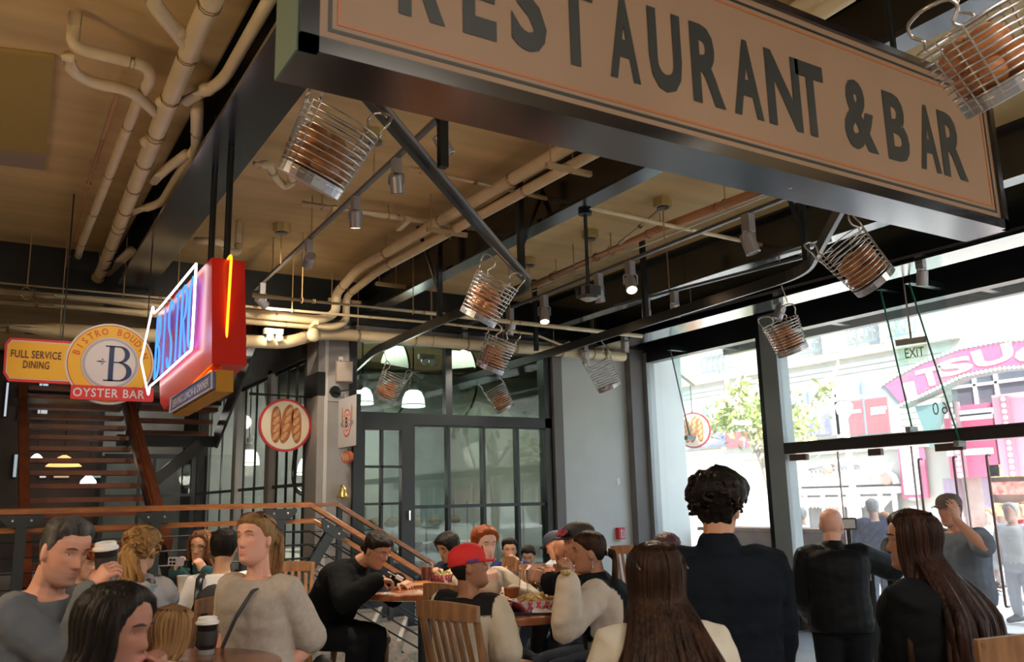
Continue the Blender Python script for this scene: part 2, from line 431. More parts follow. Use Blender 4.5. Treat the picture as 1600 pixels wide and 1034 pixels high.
gdoor('door_3', onX(1440, 850, XW).y, onX(1322, 850, XW).y-0.03, onX(1447, 780, XW).y)
gdoor('door_4', onX(1514, 800, XW).y, onX(1440, 850, XW).y-0.03, onX(1500, 760, XW).y)
gdoor('door_5', 2.7, onX(1514, 800, XW).y-0.03, onX(1550, 740, XW).y)
struct('window_8', MB().box(XW-0.006, XW+0.006, -6.4, 2.65, 0.1, 2.16), M_glass)
pf = [(1236, 1262, 717), (1358, 1378, 703), (1462, 1506, 690)]
for k, (xa, xb, y) in enumerate(pf):
    ya, yb = onX(xa, y, XW).y, onX(xb, y, XW).y; z = onX(xa, y, XW).z
    struct('patch_fitting', MB().box(XW-0.03, XW+0.03, yb, ya, 2.07, 2.15), mat('patch_brown', (0.10, 0.06, 0.05), 0.4), tr)
# ================================================================== the street outside
FX = 26.0
M_pave = mat('pavement_pale', (0.62, 0.60, 0.57), 0.7, var=0.12, scale=1.5)
M_asph = mat('asphalt', (0.22, 0.22, 0.23), 0.8, var=0.2, scale=3)
M_fac = mat('pale_stone', (0.44, 0.42, 0.37), 0.8, var=0.06, scale=2)
M_fac2 = mat('cream_stone', (0.50, 0.475, 0.41), 0.8)
M_fwin = mat('facade_glass', (0.09, 0.10, 0.13), 0.15)
M_pink = mat('sign_pink', (0.56, 0.10, 0.19), 0.5)
M_whitep = mat('sign_white', (0.88, 0.88, 0.86), 0.5)
M_redp = mat('poster_red', (0.56, 0.085, 0.095), 0.5)
M_bulb = mat('sign_bulb', (0.9, 0.88, 0.8), 0.3)
struct('pavement_near', MB().box(XW, 13.2, -12, 44, -0.2, -0.02), M_pave)
struct('road', MB().box(13.2, 21.5, -40, 60, -0.3, -0.14), M_asph)
struct('pavement_far', MB().box(21.5, 27, -40, 60, -0.2, -0.02), M_pave)
struct('wall_bakery_side', MB().box(8.75, 8.95, 10.76, 23.6, -0.1, 4.5), mat('bakery_wall', (0.45, 0.43, 0.38), 0.8))
struct('wall_upper_storey', MB().box(-7, 8.95, -7, 24, 5.0, 9.5), M_dark)

def fp(x, y, X=FX): return onX(x, y, X)
# facade across the street: wall, cornice, balconies and windows as parts
fac = thing('shop_building', 'pale stone building with arched windows across the street', 'building', (FX, 18, 0))
obj('wall', MB().box(FX, FX+0.6, -40, 60, -0.1, 8.6), M_fac, fac)
obj('wall', MB().box(FX+1.6, FX+2.2, 14.3, 60, 8.6, 14), M_fac2, fac)
obj('cornice', MB().box(FX-0.25, FX, 15.2, 60, 6.35, 6.6), M_fac2, fac)
obj('cornice', MB().box(FX-0.15, FX, 15.2, 60, 3.05, 3.25), M_fac2, fac)
for k in range(14):     # brick courses read as fine shadow lines
    z = 3.4+k*0.2
    obj('stone_course', MB().box(FX-0.03, FX, 14.6, 40, z, z+0.17), M_fac, fac)
M_iron = mat('iron_blue_grey', (0.16, 0.21, 0.26), 0.5)
def balcony(y0, y1):
    z0, z1 = 6.75, 8.0
    b = MB(); b.box(FX-0.22, FX-0.18, y0, y1, z1-0.06, z1); b.box(FX-0.22, FX-0.18, y0, y1, z0, z0+0.06)
    n = max(2, int((y1-y0)/0.28))
    for i in range(n+1):
        y = y0+(y1-y0)*i/n; b.box(FX-0.21, FX-0.19, y-0.02, y+0.02, z0, z1)
        if i < n:
            c = y+(y1-y0)/n/2; b.tube(arc((FX-0.2, c, z0+0.75), 0.11, 0, 2*pi, 10, (0,1,0)), 0.018, 4); b.tube(arc((FX-0.2, c, z0+0.4), 0.09, 0, 2*pi, 10, (0,1,0)), 0.018, 4)
    o = obj('balcony_railing', b, M_iron, fac)
for (x0, x1) in ((1255, 1292), (1333, 1385), (1100, 1150), (1395, 1440)):
    ya, yb = fp(x1, 550).y, fp(x0, 550).y; balcony(ya, yb)
for (x0, x1) in ((1228, 1252), (1294, 1330), (1386, 1394)):
    ya, yb = fp(x1, 550).y, fp(x0, 550).y; obj('balcony_pier', MB().box(FX-0.3, FX, ya, yb, 6.6, 8.3), M_fac2, fac)
def archwin(xa, xb, ytop, ybot, low, poster=None):
    ya, yb = fp(xb, (ytop+ybot)/2).y, fp(xa, (ytop+ybot)/2).y; xc = (xa+xb)/2
    z1, z0 = fp(xc, ytop).z, fp(xc, ybot).z; yc, r = (ya+yb)/2, (yb-ya)/2; sp = z1-r*0.6
    def poly(g): return [(ya-yc-g, z0), (yb-yc+g, z0)]+[((r+g)*cos(a), sp+(r*0.6+g)*sin(a)) for a in [pi*i/14 for i in range(15)]]
    obj('arch_surround', MB().prism(poly(0.28), (FX-0.12, yc, 0), (0,1,0), (0,0,1), (1,0,0), 0.1), M_fac2, fac)
    wn = obj('window', MB().prism(poly(0.0), (FX-0.14, yc, 0), (0,1,0), (0,0,1), (1,0,0), 0.05), mat('arch_glass', (0.22, 0.235, 0.25), 0.2), fac)
    zl = z0+(sp-z0)*low
    if poster:
        for s in (-1, 1):
            obj('poster_panel', MB().box(FX-0.17, FX-0.14, yc+(0.05 if s > 0 else -r+0.06), yc+(r-0.06 if s > 0 else -0.05), z0+0.05, zl), poster, wn)
    obj('window_bar', MB().box(FX-0.18, FX-0.14, yc-0.035, yc+0.035, z0, z1-0.05), M_iron, wn)
    return wn
M_blue = mat('poster_blue', (0.07, 0.09, 0.27), 0.5, var=0.6, scale=1.6, col2=(0.34, 0.28, 0.40))
archwin(1240, 1303, 607, 683, 0.66, M_blue)
aw = archwin(1318, 1394, 594, 680, 0.93, M_redp)
for (x0, x1, y0) in ((1326, 1350, 645), (1366, 1390, 640), (1366, 1388, 646)):
    p, q = fp(x0, y0), fp(x1, y0-1)
    obj('script_line', MB().box(FX-0.185, FX-0.17, q.y, p.y, p.z-0.05, p.z+0.06), M_whitep, aw)
archwin(1075, 1140, 632, 700, 0.62, M_blue)
archwin(1136, 1196, 632, 700, 0.6, M_redp)
archwin(1010, 1062, 640, 706, 0.6, M_fwin)

# long arched pink marquee with bulb border
mq = thing('marquee_sign', 'long pink arched marquee sign with white letters and bulb border across the street', 'sign', (24.2, 14, 6))
MX = 24.2
top_px = [(1373, 602), (1400, 584), (1440, 563), (1500, 541), (1560, 530), (1640, 524), (1720, 524)]
bot_px = [(1404, 638), (1425, 628), (1450, 617), (1505, 590), (1560, 579), (1640, 572), (1720, 572)]
tp = [onX(x, y, MX) for x, y in top_px]; bp_ = [onX(x, y, MX) for x, y in bot_px]
def strip(mb, A, B, x0, x1):
    for i in range(len(A)-1):
        q = [A[i], A[i+1], B[i+1], B[i]]
        mb.add([(x0, p.y, p.z) for p in q]+[(x1, p.y, p.z) for p in q], [(0,1,2,3),(7,6,5,4),(0,4,5,1),(1,5,6,2),(2,6,7,3),(3,7,4,0)])
mb = MB(); strip(mb, tp, bp_, MX, MX+0.5); obj('sign_box', mb, mat('sign_edge', (0.17, 0.20, 0.19), 0.5), mq)
lerp = lambda a, b, t: a*(1-t)+b*t
A2 = [lerp(a, b, 0.13) for a, b in zip(tp, bp_)]; B2 = [lerp(a, b, 0.87) for a, b in zip(tp, bp_)]
d0 = (tp[1]-tp[0])*0.25; A2[0] = A2[0]+d0; B2[0] = B2[0]+d0
mb = MB(); strip(mb, A2, B2, MX-0.03, MX); obj('sign_face', mb, M_pink, mq)
def along(P, t):
    L = [(P[i+1]-P[i]).length for i in range(len(P)-1)]; d = t*sum(L)
    for i, l in enumerate(L):
        if d <= l or i == len(L)-1: return P[i].lerp(P[i+1], d/l)
        d -= l
mb = MB()
for k in range(46):
    for P in ([lerp(a, b, 0.06) for a, b in zip(tp, bp_)], [lerp(a, b, 0.94) for a, b in zip(tp, bp_)]):
        p = along(P, (k+0.3)/46); mb.ell((MX-0.03, p.y, p.z), 0.05, 0.05, 0.05, 6, 4)
obj('bulb', mb, M_bulb, mq, kind='stuff')
def warp_to(A, B, s0, s1):
    def f(p, w=None): return p
    return f
letters = ["I", "T", "S", "U", "G", "A", "R"]
lx = [(1421, 1436, 596, 627, 612), (1440, 1478, 572, 607, 0), (1472, 1524, 556, 591, 0), (1527, 1588, 537, 577, 0), (1592, 1650, 533, 570, 0), (1654, 1700, 530, 568, 0)]
for ch, (xa, xb, ya, yb, _) in zip(letters, lx):
    vs, fs = text_geo(ch, 1.0, 1.0, 0.035)
    x0, x1 = min(v.x for v in vs), max(v.x for v in vs)
    c = [onX(xa, yb, MX), onX(xb, yb-(xb-xa)*0.27, MX), onX(xb-7, ya-(xb-xa)*0.05, MX), onX(xa-9, ya+(xb-xa)*0.22, MX)]
    mb = MB(); P = []
    for v in vs:
        s, t = (v.x-x0)/(x1-x0), v.y+0.5
        p = (c[0]*(1-s)+c[1]*s)*(1-t)+(c[3]*(1-s)+c[2]*s)*t; P.append(Vector((MX-0.05, p.y, p.z)))
    mb.add(P, fs); obj('letter', mb, M_whitep, mq, fix=False)
obj('bracket', MB().prism([(0,0),(0.9,0),(0.35,-1.3)], (MX+0.1, onX(1425, 628, MX).y, onX(1405, 634, MX).z-0.05), (0,-1,0), (0,0,1), (1,0,0), 0.3), mat('bracket_teal', (0.10, 0.18, 0.175), 0.5), mq)

# dark window bay and pink shopfront below the marquee
by0, by1 = fp(1640, 600).y, fp(1494, 600).y
bay = thing('shopfront', 'pink shopfront panels with dark window bay under the long marquee', 'shopfront', (25.6, 14, 0))
obj('window', MB().box(25.7, 25.95, by0, by1, fp(1550, 636).z, fp(1550, 574).z), M_fwin, bay)
for xx in (1532, 1566): obj('mullion', MB().box(25.65, 25.7, fp(xx, 600).y-0.05, fp(xx, 600).y+0.05, fp(1550, 636).z, fp(1550, 574).z), M_whitep, bay)
obj('mullion', MB().box(25.65, 25.7, by0, by1, fp(1550, 600).z-0.04, fp(1550, 600).z+0.04), M_whitep, bay)
zz = lambda y: fp(1550, y).z
obj('fascia', MB().box(25.3, 25.8, fp(1572, 660).y, fp(1496, 660).y, zz(745), zz(632)), M_pink, bay)
obj('fascia', MB().box(25.2, 25.8, fp(1680, 660).y, fp(1578, 660).y, zz(745), zz(622)), mat('sign_pale_pink', (0.62, 0.30, 0.38), 0.5), bay)
for xx in (1493, 1575):
    b = MB()
    for k in range(13): b.ell((25.10, onX(xx, 660, 25.2).y, lerp(zz(742), zz(630), k/12)), 0.05, 0.07, 0.07, 6, 4)
    obj('bulb', b, M_bulb, bay, kind='stuff')
    obj('bulb_strip', MB().box(25.12, 25.3, onX(xx, 660, 25.2).y-0.14, onX(xx, 660, 25.2).y+0.14, zz(745), zz(626)), mat('strip_rose', (0.50, 0.20, 0.27), 0.5), bay)
for xx, yy, wd in ((1515, 645, 1.6), (1520, 651, 1.2), (1592, 636, 1.2), (1515, 706, 1.4)):
    p = onX(xx, yy, 25.25); obj('letter_row', MB().box(25.22, 25.3, p.y-wd/2, p.y+wd/2, p.z-0.09, p.z+0.09), M_whitep, bay)
obj('display_wall', MB().box(25.7, 25.9, by0-3, by1, 0, zz(745)), mat('display', (0.32, 0.19, 0.16), 0.6, var=0.8, scale=1.3, col2=(0.55, 0.46, 0.42)), bay)
for xx in (1512, 1562, 1500): obj('post', MB().box(25.4, 25.6, fp(xx, 780).y-0.12, fp(xx, 780).y+0.12, 0, zz(745)), mat('post_mauve', (0.25, 0.18, 0.24), 0.5), bay)
for k, (z0, c) in enumerate(((0.9, (0.62, 0.40, 0.16)), (1.5, (0.70, 0.20, 0.16)), (2.0, (0.72, 0.55, 0.22)))):
    obj('shelf_display', MB().box(25.3, 25.7, by0-2.5, fp(1570, 780).y, z0, z0+0.36), mat('sweets%d' % k, c, 0.5, var=0.7, scale=6), bay)

# arched storefront with scalloped awning
sf = thing('storefront', 'storefront with arched fascia and small awning behind the street lamp', 'storefront', (25.7, 20, 0))
SX = 25.6
sa, sb = onX(1404, 800, SX).y, onX(1236, 800, SX).y; sc = (sa+sb)/2; sr = (sb-sa)/2
z_f0, z_f1, z_sp, z_tp = onX(1320, 772, SX).z, onX(1320, 762, SX).z, onX(1320, 758, SX).z, onX(1320, 722, SX).z
obj('arch_fascia', MB().prism([(sr*cos(pi*i/16), z_sp+(z_tp-z_sp)*sin(pi*i/16)) for i in range(17)], (SX, sc, 0), (0,1,0), (0,0,1), (1,0,0), 0.3), mat('fascia_white', (0.60, 0.59, 0.56), 0.6), sf)
obj('arch_rim', MB().tube([(SX-0.05, sc+sr*1.02*cos(pi*i/20), z_sp+(z_tp-z_sp)*1.04*sin(pi*i/20)) for i in range(21)], 0.09, 6), mat('rim_grey', (0.42, 0.44, 0.50), 0.5), sf)
obj('fascia_band', MB().box(SX-0.2, SX+0.3, sa, sb, z_f0, z_f1), M_whitep, sf)
zb_, zl_ = onX(1320, 757, SX).z, onX(1320, 744, SX).z
obj('yellow_band', MB().box(SX-0.04, SX, sa+0.5, sb-0.4, zb_+0.05, zl_), mat('yellow_pale', (0.72, 0.62, 0.16), 0.5, var=0.6, scale=3, col2=(0.8, 0.76, 0.6)), sf)
for k in range(11):
    p = onX(1270+k*7.0, 738-k*0.6, SX); obj('bulb_letter', MB().tube(arc((SX-0.05, p.y, p.z), 0.09, 0, 2*pi, 12, (0,1,0)), 0.025, 5, closed=True, caps=False), mat('dot_grey', (0.3, 0.3, 0.3), 0.5), sf)
for (x, y, c) in ((1293, 732, (0.6, 0.2, 0.15)), (1385, 748, (0.65, 0.25, 0.2)), (1260, 742, (0.5, 0.55, 0.5))):
    p = onX(x, y, SX-0.1); obj('balloon', MB().ell(p, 0.14, 0.2, 0.2, 10, 8), mat('balloon%d' % x, c, 0.4), sf, smooth=True)
aw_z = onX(1320, 776, SX).z
mb = MB()
n = 28
for i in range(n):
    y0, y1 = sa+(sb-sa)*i/n, sa+(sb-sa)*(i+1)/n
    mb.add([(SX-0.1, y0, aw_z), (SX-0.1, y1, aw_z), (SX-0.6, y1, aw_z-0.28), (SX-0.6, (y0+y1)/2, aw_z-0.36), (SX-0.6, y0, aw_z-0.28)], [(0,1,2,3,4)], mi=i % 2)
obj('awning', mb, [M_whitep, mat('awning_rose', (0.75, 0.45, 0.42), 0.7)], sf)
obj('glass_front', MB().box(SX+0.05, SX+0.1, sa, sb, 0.3, z_f0), mat('shop_dark', (0.12, 0.115, 0.115), 0.25, var=0.5, scale=1.2), sf)
for xx in (1248, 1262, 1290, 1318, 1330, 1345, 1380, 1402):
    y = onX(xx, 820, SX).y; obj('mullion', MB().box(SX-0.05, SX+0.05, y-0.06, y+0.06, 0, z_f0), M_whitep, sf)
obj('stall_riser', MB().box(SX-0.1, SX+0.05, sa, sb, 0, 0.4), M_fac2, sf)
obj('door_opening', MB().box(SX, SX+0.04, onX(1318, 820, SX).y, onX(1290, 820, SX).y, 0.1, z_f0-0.3), mat('door_mauve', (0.22, 0.12, 0.14), 0.5, var=0.8, scale=2, col2=(0.5, 0.38, 0.3)), sf)

ps = thing('menu_board', 'tall white menu board with pink border on the pale wall', 'sign', (25.8, 18, 3))
ya, yb = onX(1452, 790, 25.8).y, onX(1412, 790, 25.8).y; z0, z1 = onX(1430, 880, 25.8).z, onX(1430, 700, 25.8).z
z0 = max(z0, onX(1440, 778, 25.8).z)
obj('board', MB().box(25.8, 25.9, ya, yb, z0, z1), M_pink, ps); obj('sheet', MB().box(25.77, 25.8, ya+0.16, yb-0.1, z0+0.12, z1), M_whitep, ps)
for k in range(9): obj('printed_row', MB().box(25.76, 25.77, ya+0.3, yb-0.25, z1-0.3-k*0.27, z1-0.22-k*0.27), mat('row_grey', (0.55, 0.55, 0.5), 0.6), ps)

# street lamp
lp = onX(1342, 860, 16.5)
sl = thing('street_lamp', 'white street lamp with a flat twin head on the kerb', 'lamp', (16.5, lp.y, -0.1))
LX, LY = 16.5, lp.y
zt_ = onX(1338, 652, LX).z
obj('pole', MB().tube([(LX, LY, -0.1), (LX, LY, 0.9), (LX, LY, 1.0), (LX, LY+0.02, zt_)], [0.13, 0.12, 0.075, 0.06], 10), M_whitep, sl, smooth=True)
obj('head_neck', MB().lathe((LX, LY+0.02, zt_), [(0.06, 0), (0.16, 0.12), (0.2, 0.3), (0.1, 0.42)], 12), M_whitep, sl, smooth=True)
obj('lamp_head', MB().ell((LX, LY, zt_+0.45), 0.2, 0.62, 0.05, 14, 6), M_whitep, sl, smooth=True)

# trees on the pavement
M_bark = mat('pale_bark', (0.60, 0.50, 0.42), 0.8, var=0.35, scale=6)
M_leaf = mat('leaf_green', (0.42, 0.52, 0.16), 0.6, var=0.35, scale=3)
def tree(name, label, X, trunk, branches, clusters, rng):
    P = [onX(x, y, X) for x, y, _ in trunk]; b = P[0].copy(); b.z = -0.02
    t = thing(name, label, 'tree', b)
    obj('trunk', MB().tube([b]+P, [trunk[0][2]]+[r for _, _, r in trunk], 9), M_bark, t, smooth=True)
    for br in branches:
        Q = [onX(x, y, X) for x, y, _ in br]
        for i, q in enumerate(Q): q.x += 0.12*i
        obj('branch', MB().tube(bend(Q, 0.3, 2), [br[0][2]*(1-i/(3*(len(Q)-2)+1.5))+0.012 for i in range(len(bend(Q, 0.3, 2)))], 6), M_bark, t, smooth=True)
    mb = MB()
    for (x, y, n, sp) in clusters:
        c = onX(x, y, X)
        for k in range(n):
            p = c+Vector((rng.gauss(0, sp), rng.gauss(0, sp), rng.gauss(0, sp*0.8)))
            u = Vector((rng.gauss(0,1), rng.gauss(0,1), rng.gauss(0,1))).normalized(); v = u.cross(Vector((rng.gauss(0,1), rng.gauss(0,1), rng.gauss(0,1)))).normalized()
            s = rng.uniform(0.035, 0.075); mb.add([p-u*s*1.4, p+v*s*0.6, p+u*s*1.4, p-v*s*0.6], [(0,1,2,3)])
    obj('foliage', mb, M_leaf, t, kind='stuff', fix=False)
rng = random.Random(3)
tree('street_tree', 'leaning street tree with pale bark and sparse green leaves', 13.0,
     [(1236, 900, 0.14), (1214, 780, 0.13), (1196, 720, 0.12), (1172, 668, 0.11), (1152, 640, 0.09), (1138, 622, 0.08)],
     [[(1150, 640, 0.07), (1146, 600, 0), (1144, 565, 0)], [(1138, 622, 0.06), (1128, 596, 0), (1122, 565, 0), (1118, 540, 0)], [(1160, 655, 0.05), (1152, 600, 0), (1158, 560, 0)], [(1150, 636, 0.04), (1130, 650, 0), (1112, 652, 0)], [(1196, 720, 0.05), (1180, 690, 0), (1165, 690, 0)], [(1172, 668, 0.05), (1190, 620, 0), (1200, 570, 0)]],
     [(1138, 650, 160, 0.20), (1128, 660, 130, 0.20), (1145, 636, 90, 0.2), (1182, 650, 190, 0.2), (1196, 632, 120, 0.22), (1178, 672, 80, 0.2), (1155, 612, 70, 0.22), (1205, 680, 60, 0.2), (1240, 660, 150, 0.25), (1225, 640, 90, 0.3)], rng)
tree('street_tree', 'bare branched street tree seen over the glass doors', 14.5,
     [(1248, 900, 0.10), (1244, 760, 0.10), (1250, 690, 0.09), (1262, 652, 0.08), (1276, 622, 0.07)],
     [[(1276, 622, 0.06), (1292, 590, 0), (1298, 572, 0), (1290, 555, 0)], [(1262, 652, 0.05), (1240, 630, 0), (1232, 600, 0)]],
     [(1287, 607, 50, 0.12), (1240, 650, 70, 0.3), (1246, 690, 80, 0.25)], rng)

# canopy over the doors outside, with glass between dark beams
cn = thing('glass_canopy', 'dark steel and glass canopy outside above the street windows', 'canopy', (10, 5, 4))
for x in (9.35, 9.95, 10.6): obj('canopy_beam', MB().box(x-0.06, x+0.06, -3, 10.3, 3.98, 4.14), M_black, cn)
for y in (-1.0, 1.2, 3.4, 5.6, 7.8, 10.0): obj('rafter', MB().box(8.98, 10.7, y-0.05, y+0.05, 4.02, 4.12), M_black, cn)
for y in (-1.0, 1.2, 3.4, 5.6, 7.8):
    for x0, x1 in ((8.98, 9.29), (9.41, 9.89), (10.01, 10.54)): obj('canopy_pane', MB().box(x0, x1, y+0.05, y+2.15, 4.13, 4.14), M_cglass, cn)

# timber planter rail outside the fixed pane
pr = thing('planter', 'low timber planter box on the pavement beyond the tall pane', 'planter', (10.0, 9, 0))
mb = MB()
M_tim = mat('planter_timber', (0.28, 0.13, 0.06), 0.6, var=0.3, scale=4)
for k in range(4): obj('plank', MB().box(9.75, 10.15, 7.7, 10.2, 0.3+k*0.21, 0.49+k*0.21), M_tim, pr)
obj('cap_board', MB().box(9.70, 10.2, 7.6, 10.3, 1.13, 1.18), M_tim, pr)
for y in (7.75, 9.0, 10.15): obj('leg', MB().box(9.78, 10.12, y-0.05, y+0.05, -0.02, 0.3), M_tim, pr)

# ---- further along the street, seen only as reflections in the shop glass: a parked car, another tree, awnings
def car(label, c, paint):
    t = thing('car', label, 'car', c); c = Vector(c)
    prof = [(-2.2,.35),(-2.25,.75),(-2.1,.98),(-1.2,1.05),(1.35,1.05),(2.1,.92),(2.25,.70),(2.25,.35)]
    cab = [(-2.05,1.0),(-1.85,1.62),(-1.5,1.72),(.35,1.72),(.75,1.60),(1.35,1.04)]
    win = [(-1.85,1.08),(-1.70,1.55),(-1.45,1.62),(.30,1.62),(.62,1.52),(1.10,1.08)]
    P2 = lambda poly, x0, w: MB().prism(poly, (c.x+x0, c.y, c.z), YV, ZV, XV, w)
    obj('car_body', P2(prof, -.92, 1.84), paint, t, angle=35); obj('cabin', P2(cab, -.80, 1.60), paint, t, angle=35)
    obj('side_windows', P2(win, -.82, 1.64), M_fwin, t)
    for y in (-1.4, 1.4):
        for x in (-.85, .85):
            w_ = obj('wheel', MB().cyl((c.x+x-.11, c.y+y, c.z+.34), (c.x+x+.11, c.y+y, c.z+.34), .34, n=20), M_black, t); obj('hub_cap', MB().cyl((c.x+x-.12, c.y+y, c.z+.34), (c.x+x+.12, c.y+y, c.z+.34), .19, n=14), M_whitep, w_)
    for x in (-.6, .6): obj('head_lamp', MB().ell((c.x+x, c.y+2.24, c.z+.75), .18, .05, .09, 10, 6), M_bulb, t); obj('tail_lamp', MB().ell((c.x+x*1.2, c.y-2.24, c.z+.82), .12, .05, .14, 10, 6), M_redp, t)
    for x in (-.98, .98): obj('wing_mirror', MB().ell((c.x+x, c.y+.95, c.z+1.08), .10, .07, .08, 8, 6), paint, t)
car('white car parked by the kerb, mirrored in the shop glass', (15.2, -5.2, -.14), M_whitep)
def plain_tree(label, x, y, h):
    t = thing('street_tree', label, 'tree', (x, y, -.02)); r_ = random.Random(int(x*10)); b = Vector((x, y, -.02))
    obj('trunk', MB().tube([b, b+Vector((.05,.1,h*.5)), b+Vector((.0,.0,h))], [.16,.13,.07], 9), M_bark, t, smooth=True)
    mb = MB()
    for k in range(5):
        a = k*1.3; p = b+ZV*h*(.5+.1*k); q = p+Vector((cos(a)*1.1, sin(a)*1.1, .9)); obj('branch', MB().tube([p, p.lerp(q,.5)+ZV*.1, q], [.05,.04,.02], 6), M_bark, t, smooth=True)
        for j in range(70):
            s = q+Vector((r_.gauss(0,.35), r_.gauss(0,.35), r_.gauss(0,.3))); u = Vector((r_.gauss(0,1), r_.gauss(0,1), r_.gauss(0,1))).normalized(); v = u.orthogonal(); e = r_.uniform(.05,.09); mb.add([s-u*e*1.4, s+v*e*.6, s+u*e*1.4, s-v*e*.6], [(0,1,2,3)])
    obj('foliage', mb, M_leaf, t, kind='stuff', fix=False)
plain_tree('slim street tree near the car, mirrored in the shop glass', 12.6, -.6, 4.2)
aw_ = thing('long_awning', 'long dark awning along the shops, mirrored in the shop glass', 'awning', (24.8, -14, 2.8))
obj('canvas', MB().prism([(0,0),(0,.7),(1.6,1.1),(1.6,.95)], (24.2, -34, 2.6), XV, ZV, YV, 36), mat('awning_dark', (.03,.06,.05), .7), aw_)
for k in range(7):
    y = -33+k*5.2; t = thing('display_window', 'shop display bay below the dark awning, number %d along the mirrored street' % (k+1), 'shopfront', (25.7, y, 0))
    t['label'] = ('%s shop display bay below the dark awning, mirrored in the glass' % ('teal','rose','white','ochre','navy','green','cream')[k])
    obj('pane', MB().box(25.75, 25.95, y, y+4.2, .4, 2.7), mat('bay_%d' % k, ((.10,.25,.26),(.4,.12,.15),(.6,.6,.58),(.5,.34,.08),(.06,.08,.2),(.08,.2,.1),(.5,.45,.35))[k], .3, var=.5, scale=1.5), t); obj('sill', MB().box(25.6, 25.95, y-.1, y+4.3, .1, .4), M_fac2, t)
    for yy in (y-.08, y+2.05, y+4.2): obj('mullion', MB().box(25.68, 25.75, yy, yy+.08, .4, 2.7), M_whitep, t)
# ================================================================== pipes, tracks and lamps under the ceiling
M_band = mat('coupling_brown', (0.22, 0.14, 0.07), 0.5)
M_rod = mat('hanger_tan', (0.38, 0.26, 0.13), 0.5)
def pz(px, z): return [onZ(x, y, z) for x, y in px]
def pipe(name, label, pts, r, bands=0, hang=None, rb=0.10, n=10, m=None, extra=None, group=None):
    t = thing(name, label, 'pipe', pts[0], group)
    P = bend(pts, rb, 4)
    obj('pipe_run', MB().tube(P, r, n), m or M_cream, t, smooth=True)
    if bands:
        L = [(P[i+1]-P[i]).length for i in range(len(P)-1)]; tot = sum(L)
        for k in range(bands):
            d = tot*(k+0.5)/bands; i = 0
            while d > L[i]: d -= L[i]; i += 1
            q = P[i].lerp(P[i+1], d/L[i]); u = (P[i+1]-P[i]).normalized()
            obj('coupling', MB().cyl(q-u*0.012, q+u*0.012, r*1.10, n=n), M_band, t, smooth=False)
    if hang:
        for d in hang:
            q = along(P, d); obj('hanger', MB().cyl(q+Vector((0,0,r)), Vector((q.x, q.y, ZC)), 0.006, n=6).tube(arc(q, r+0.006, 0, 2*pi, 10, (0,0,1), frame(P[-1]-P[0])[0]), 0.006, 4), M_rod, t)
    return t
zA = 4.2
main = pipe('drain_pipe', 'thick cream drain pipe with couplings running under the brown ceiling', pz([(352,-40),(318,25),(262,165),(205,305),(158,425),(142,455)], zA), 0.058, 12, (0.3, 0.6, 0.9), 0.3)
def wye(name, pts, r=0.044):
    obj(name, MB().tube(bend(pts, 0.1, 4), r, 10), M_cream, main, smooth=True)
pipe('drain_pipe', 'cream pipe loop bending twice beside the ceiling hatch', pz([(118,22)], 4.46)+pz([(112,72)], 4.25)+pz([(150,84),(230,103),(236,122),(215,160),(160,300),(126,385),(122,400)], 4.25), 0.036, 5, None, 0.12)
wye('branch', pz([(106,88),(112,112),(145,130),(200,140),(224,158),(258,190)], 4.2), 0.036)
wye('branch', pz([(232,-15),(246,14),(268,40),(290,68),(304,88)], 4.2), 0.042)
wye('branch', pz([(290,158),(335,135),(352,120),(378,75),(432,-20)], 4.2), 0.036)
wye('branch', pz([(240,283),(262,262),(292,240)], 4.2), 0.036)
wye('branch', pz([(208,330),(238,322),(254,315),(275,280),(305,232)], 4.2), 0.036)
wye('end_stub', pz([(168,425),(205,392)], 4.2), 0.05)
for (x, y) in ((278,49),(255,160),(323,140),(230,222)):
    c = onZ(x, y, 4.2); obj('coupling', MB().ell(c, 0.052, 0.052, 0.04, 10, 6), M_cream, main, smooth=True)
c0 = onZ(165, 415, 4.2); c1 = onZ(171, 400, 4.2); obj('rubber_sleeve', MB().cyl(c0, c1, 0.066, n=12), mat('rubber', (0.02,0.02,0.02), 0.5), main)
pipe('down_pipe', 'stubby cream pipe with rounded end hanging beside the dark beam', [onZ(308,150,4.44), onZ(308,170,4.2), onZ(308,268,4.15)], 0.042, 1)
obj('rounded_end', MB().ell(onZ(308,270,4.15), 0.058, 0.058, 0.058, 12, 8), M_cream, main, smooth=True)
pipe('conduit', 'thin rust coloured conduit beside the cream pipes', pz([(183,148),(140,280),(106,400),(98,458)], 4.3), 0.014, 0, (0.3, 0.7), m=mat('rust_conduit', (0.38, 0.19, 0.09), 0.5))
# trap pipe right of the beam
pipe('trap_pipe', 'cream u bend pipe under the ceiling by the beam', pz([(398,258),(420,256),(432,280),(445,292),(458,284),(452,262)], 4.25), 0.034, 2, None, 0.08)
pipe('vent_pipe', 'short cream elbow pipe above the red sign', [onZ(375,345,4.5), onZ(372,395,4.15), onZ(352,392,4.1), onZ(345,378,4.1), onZ(305,376,4.12)], 0.036, 2, None, 0.06)
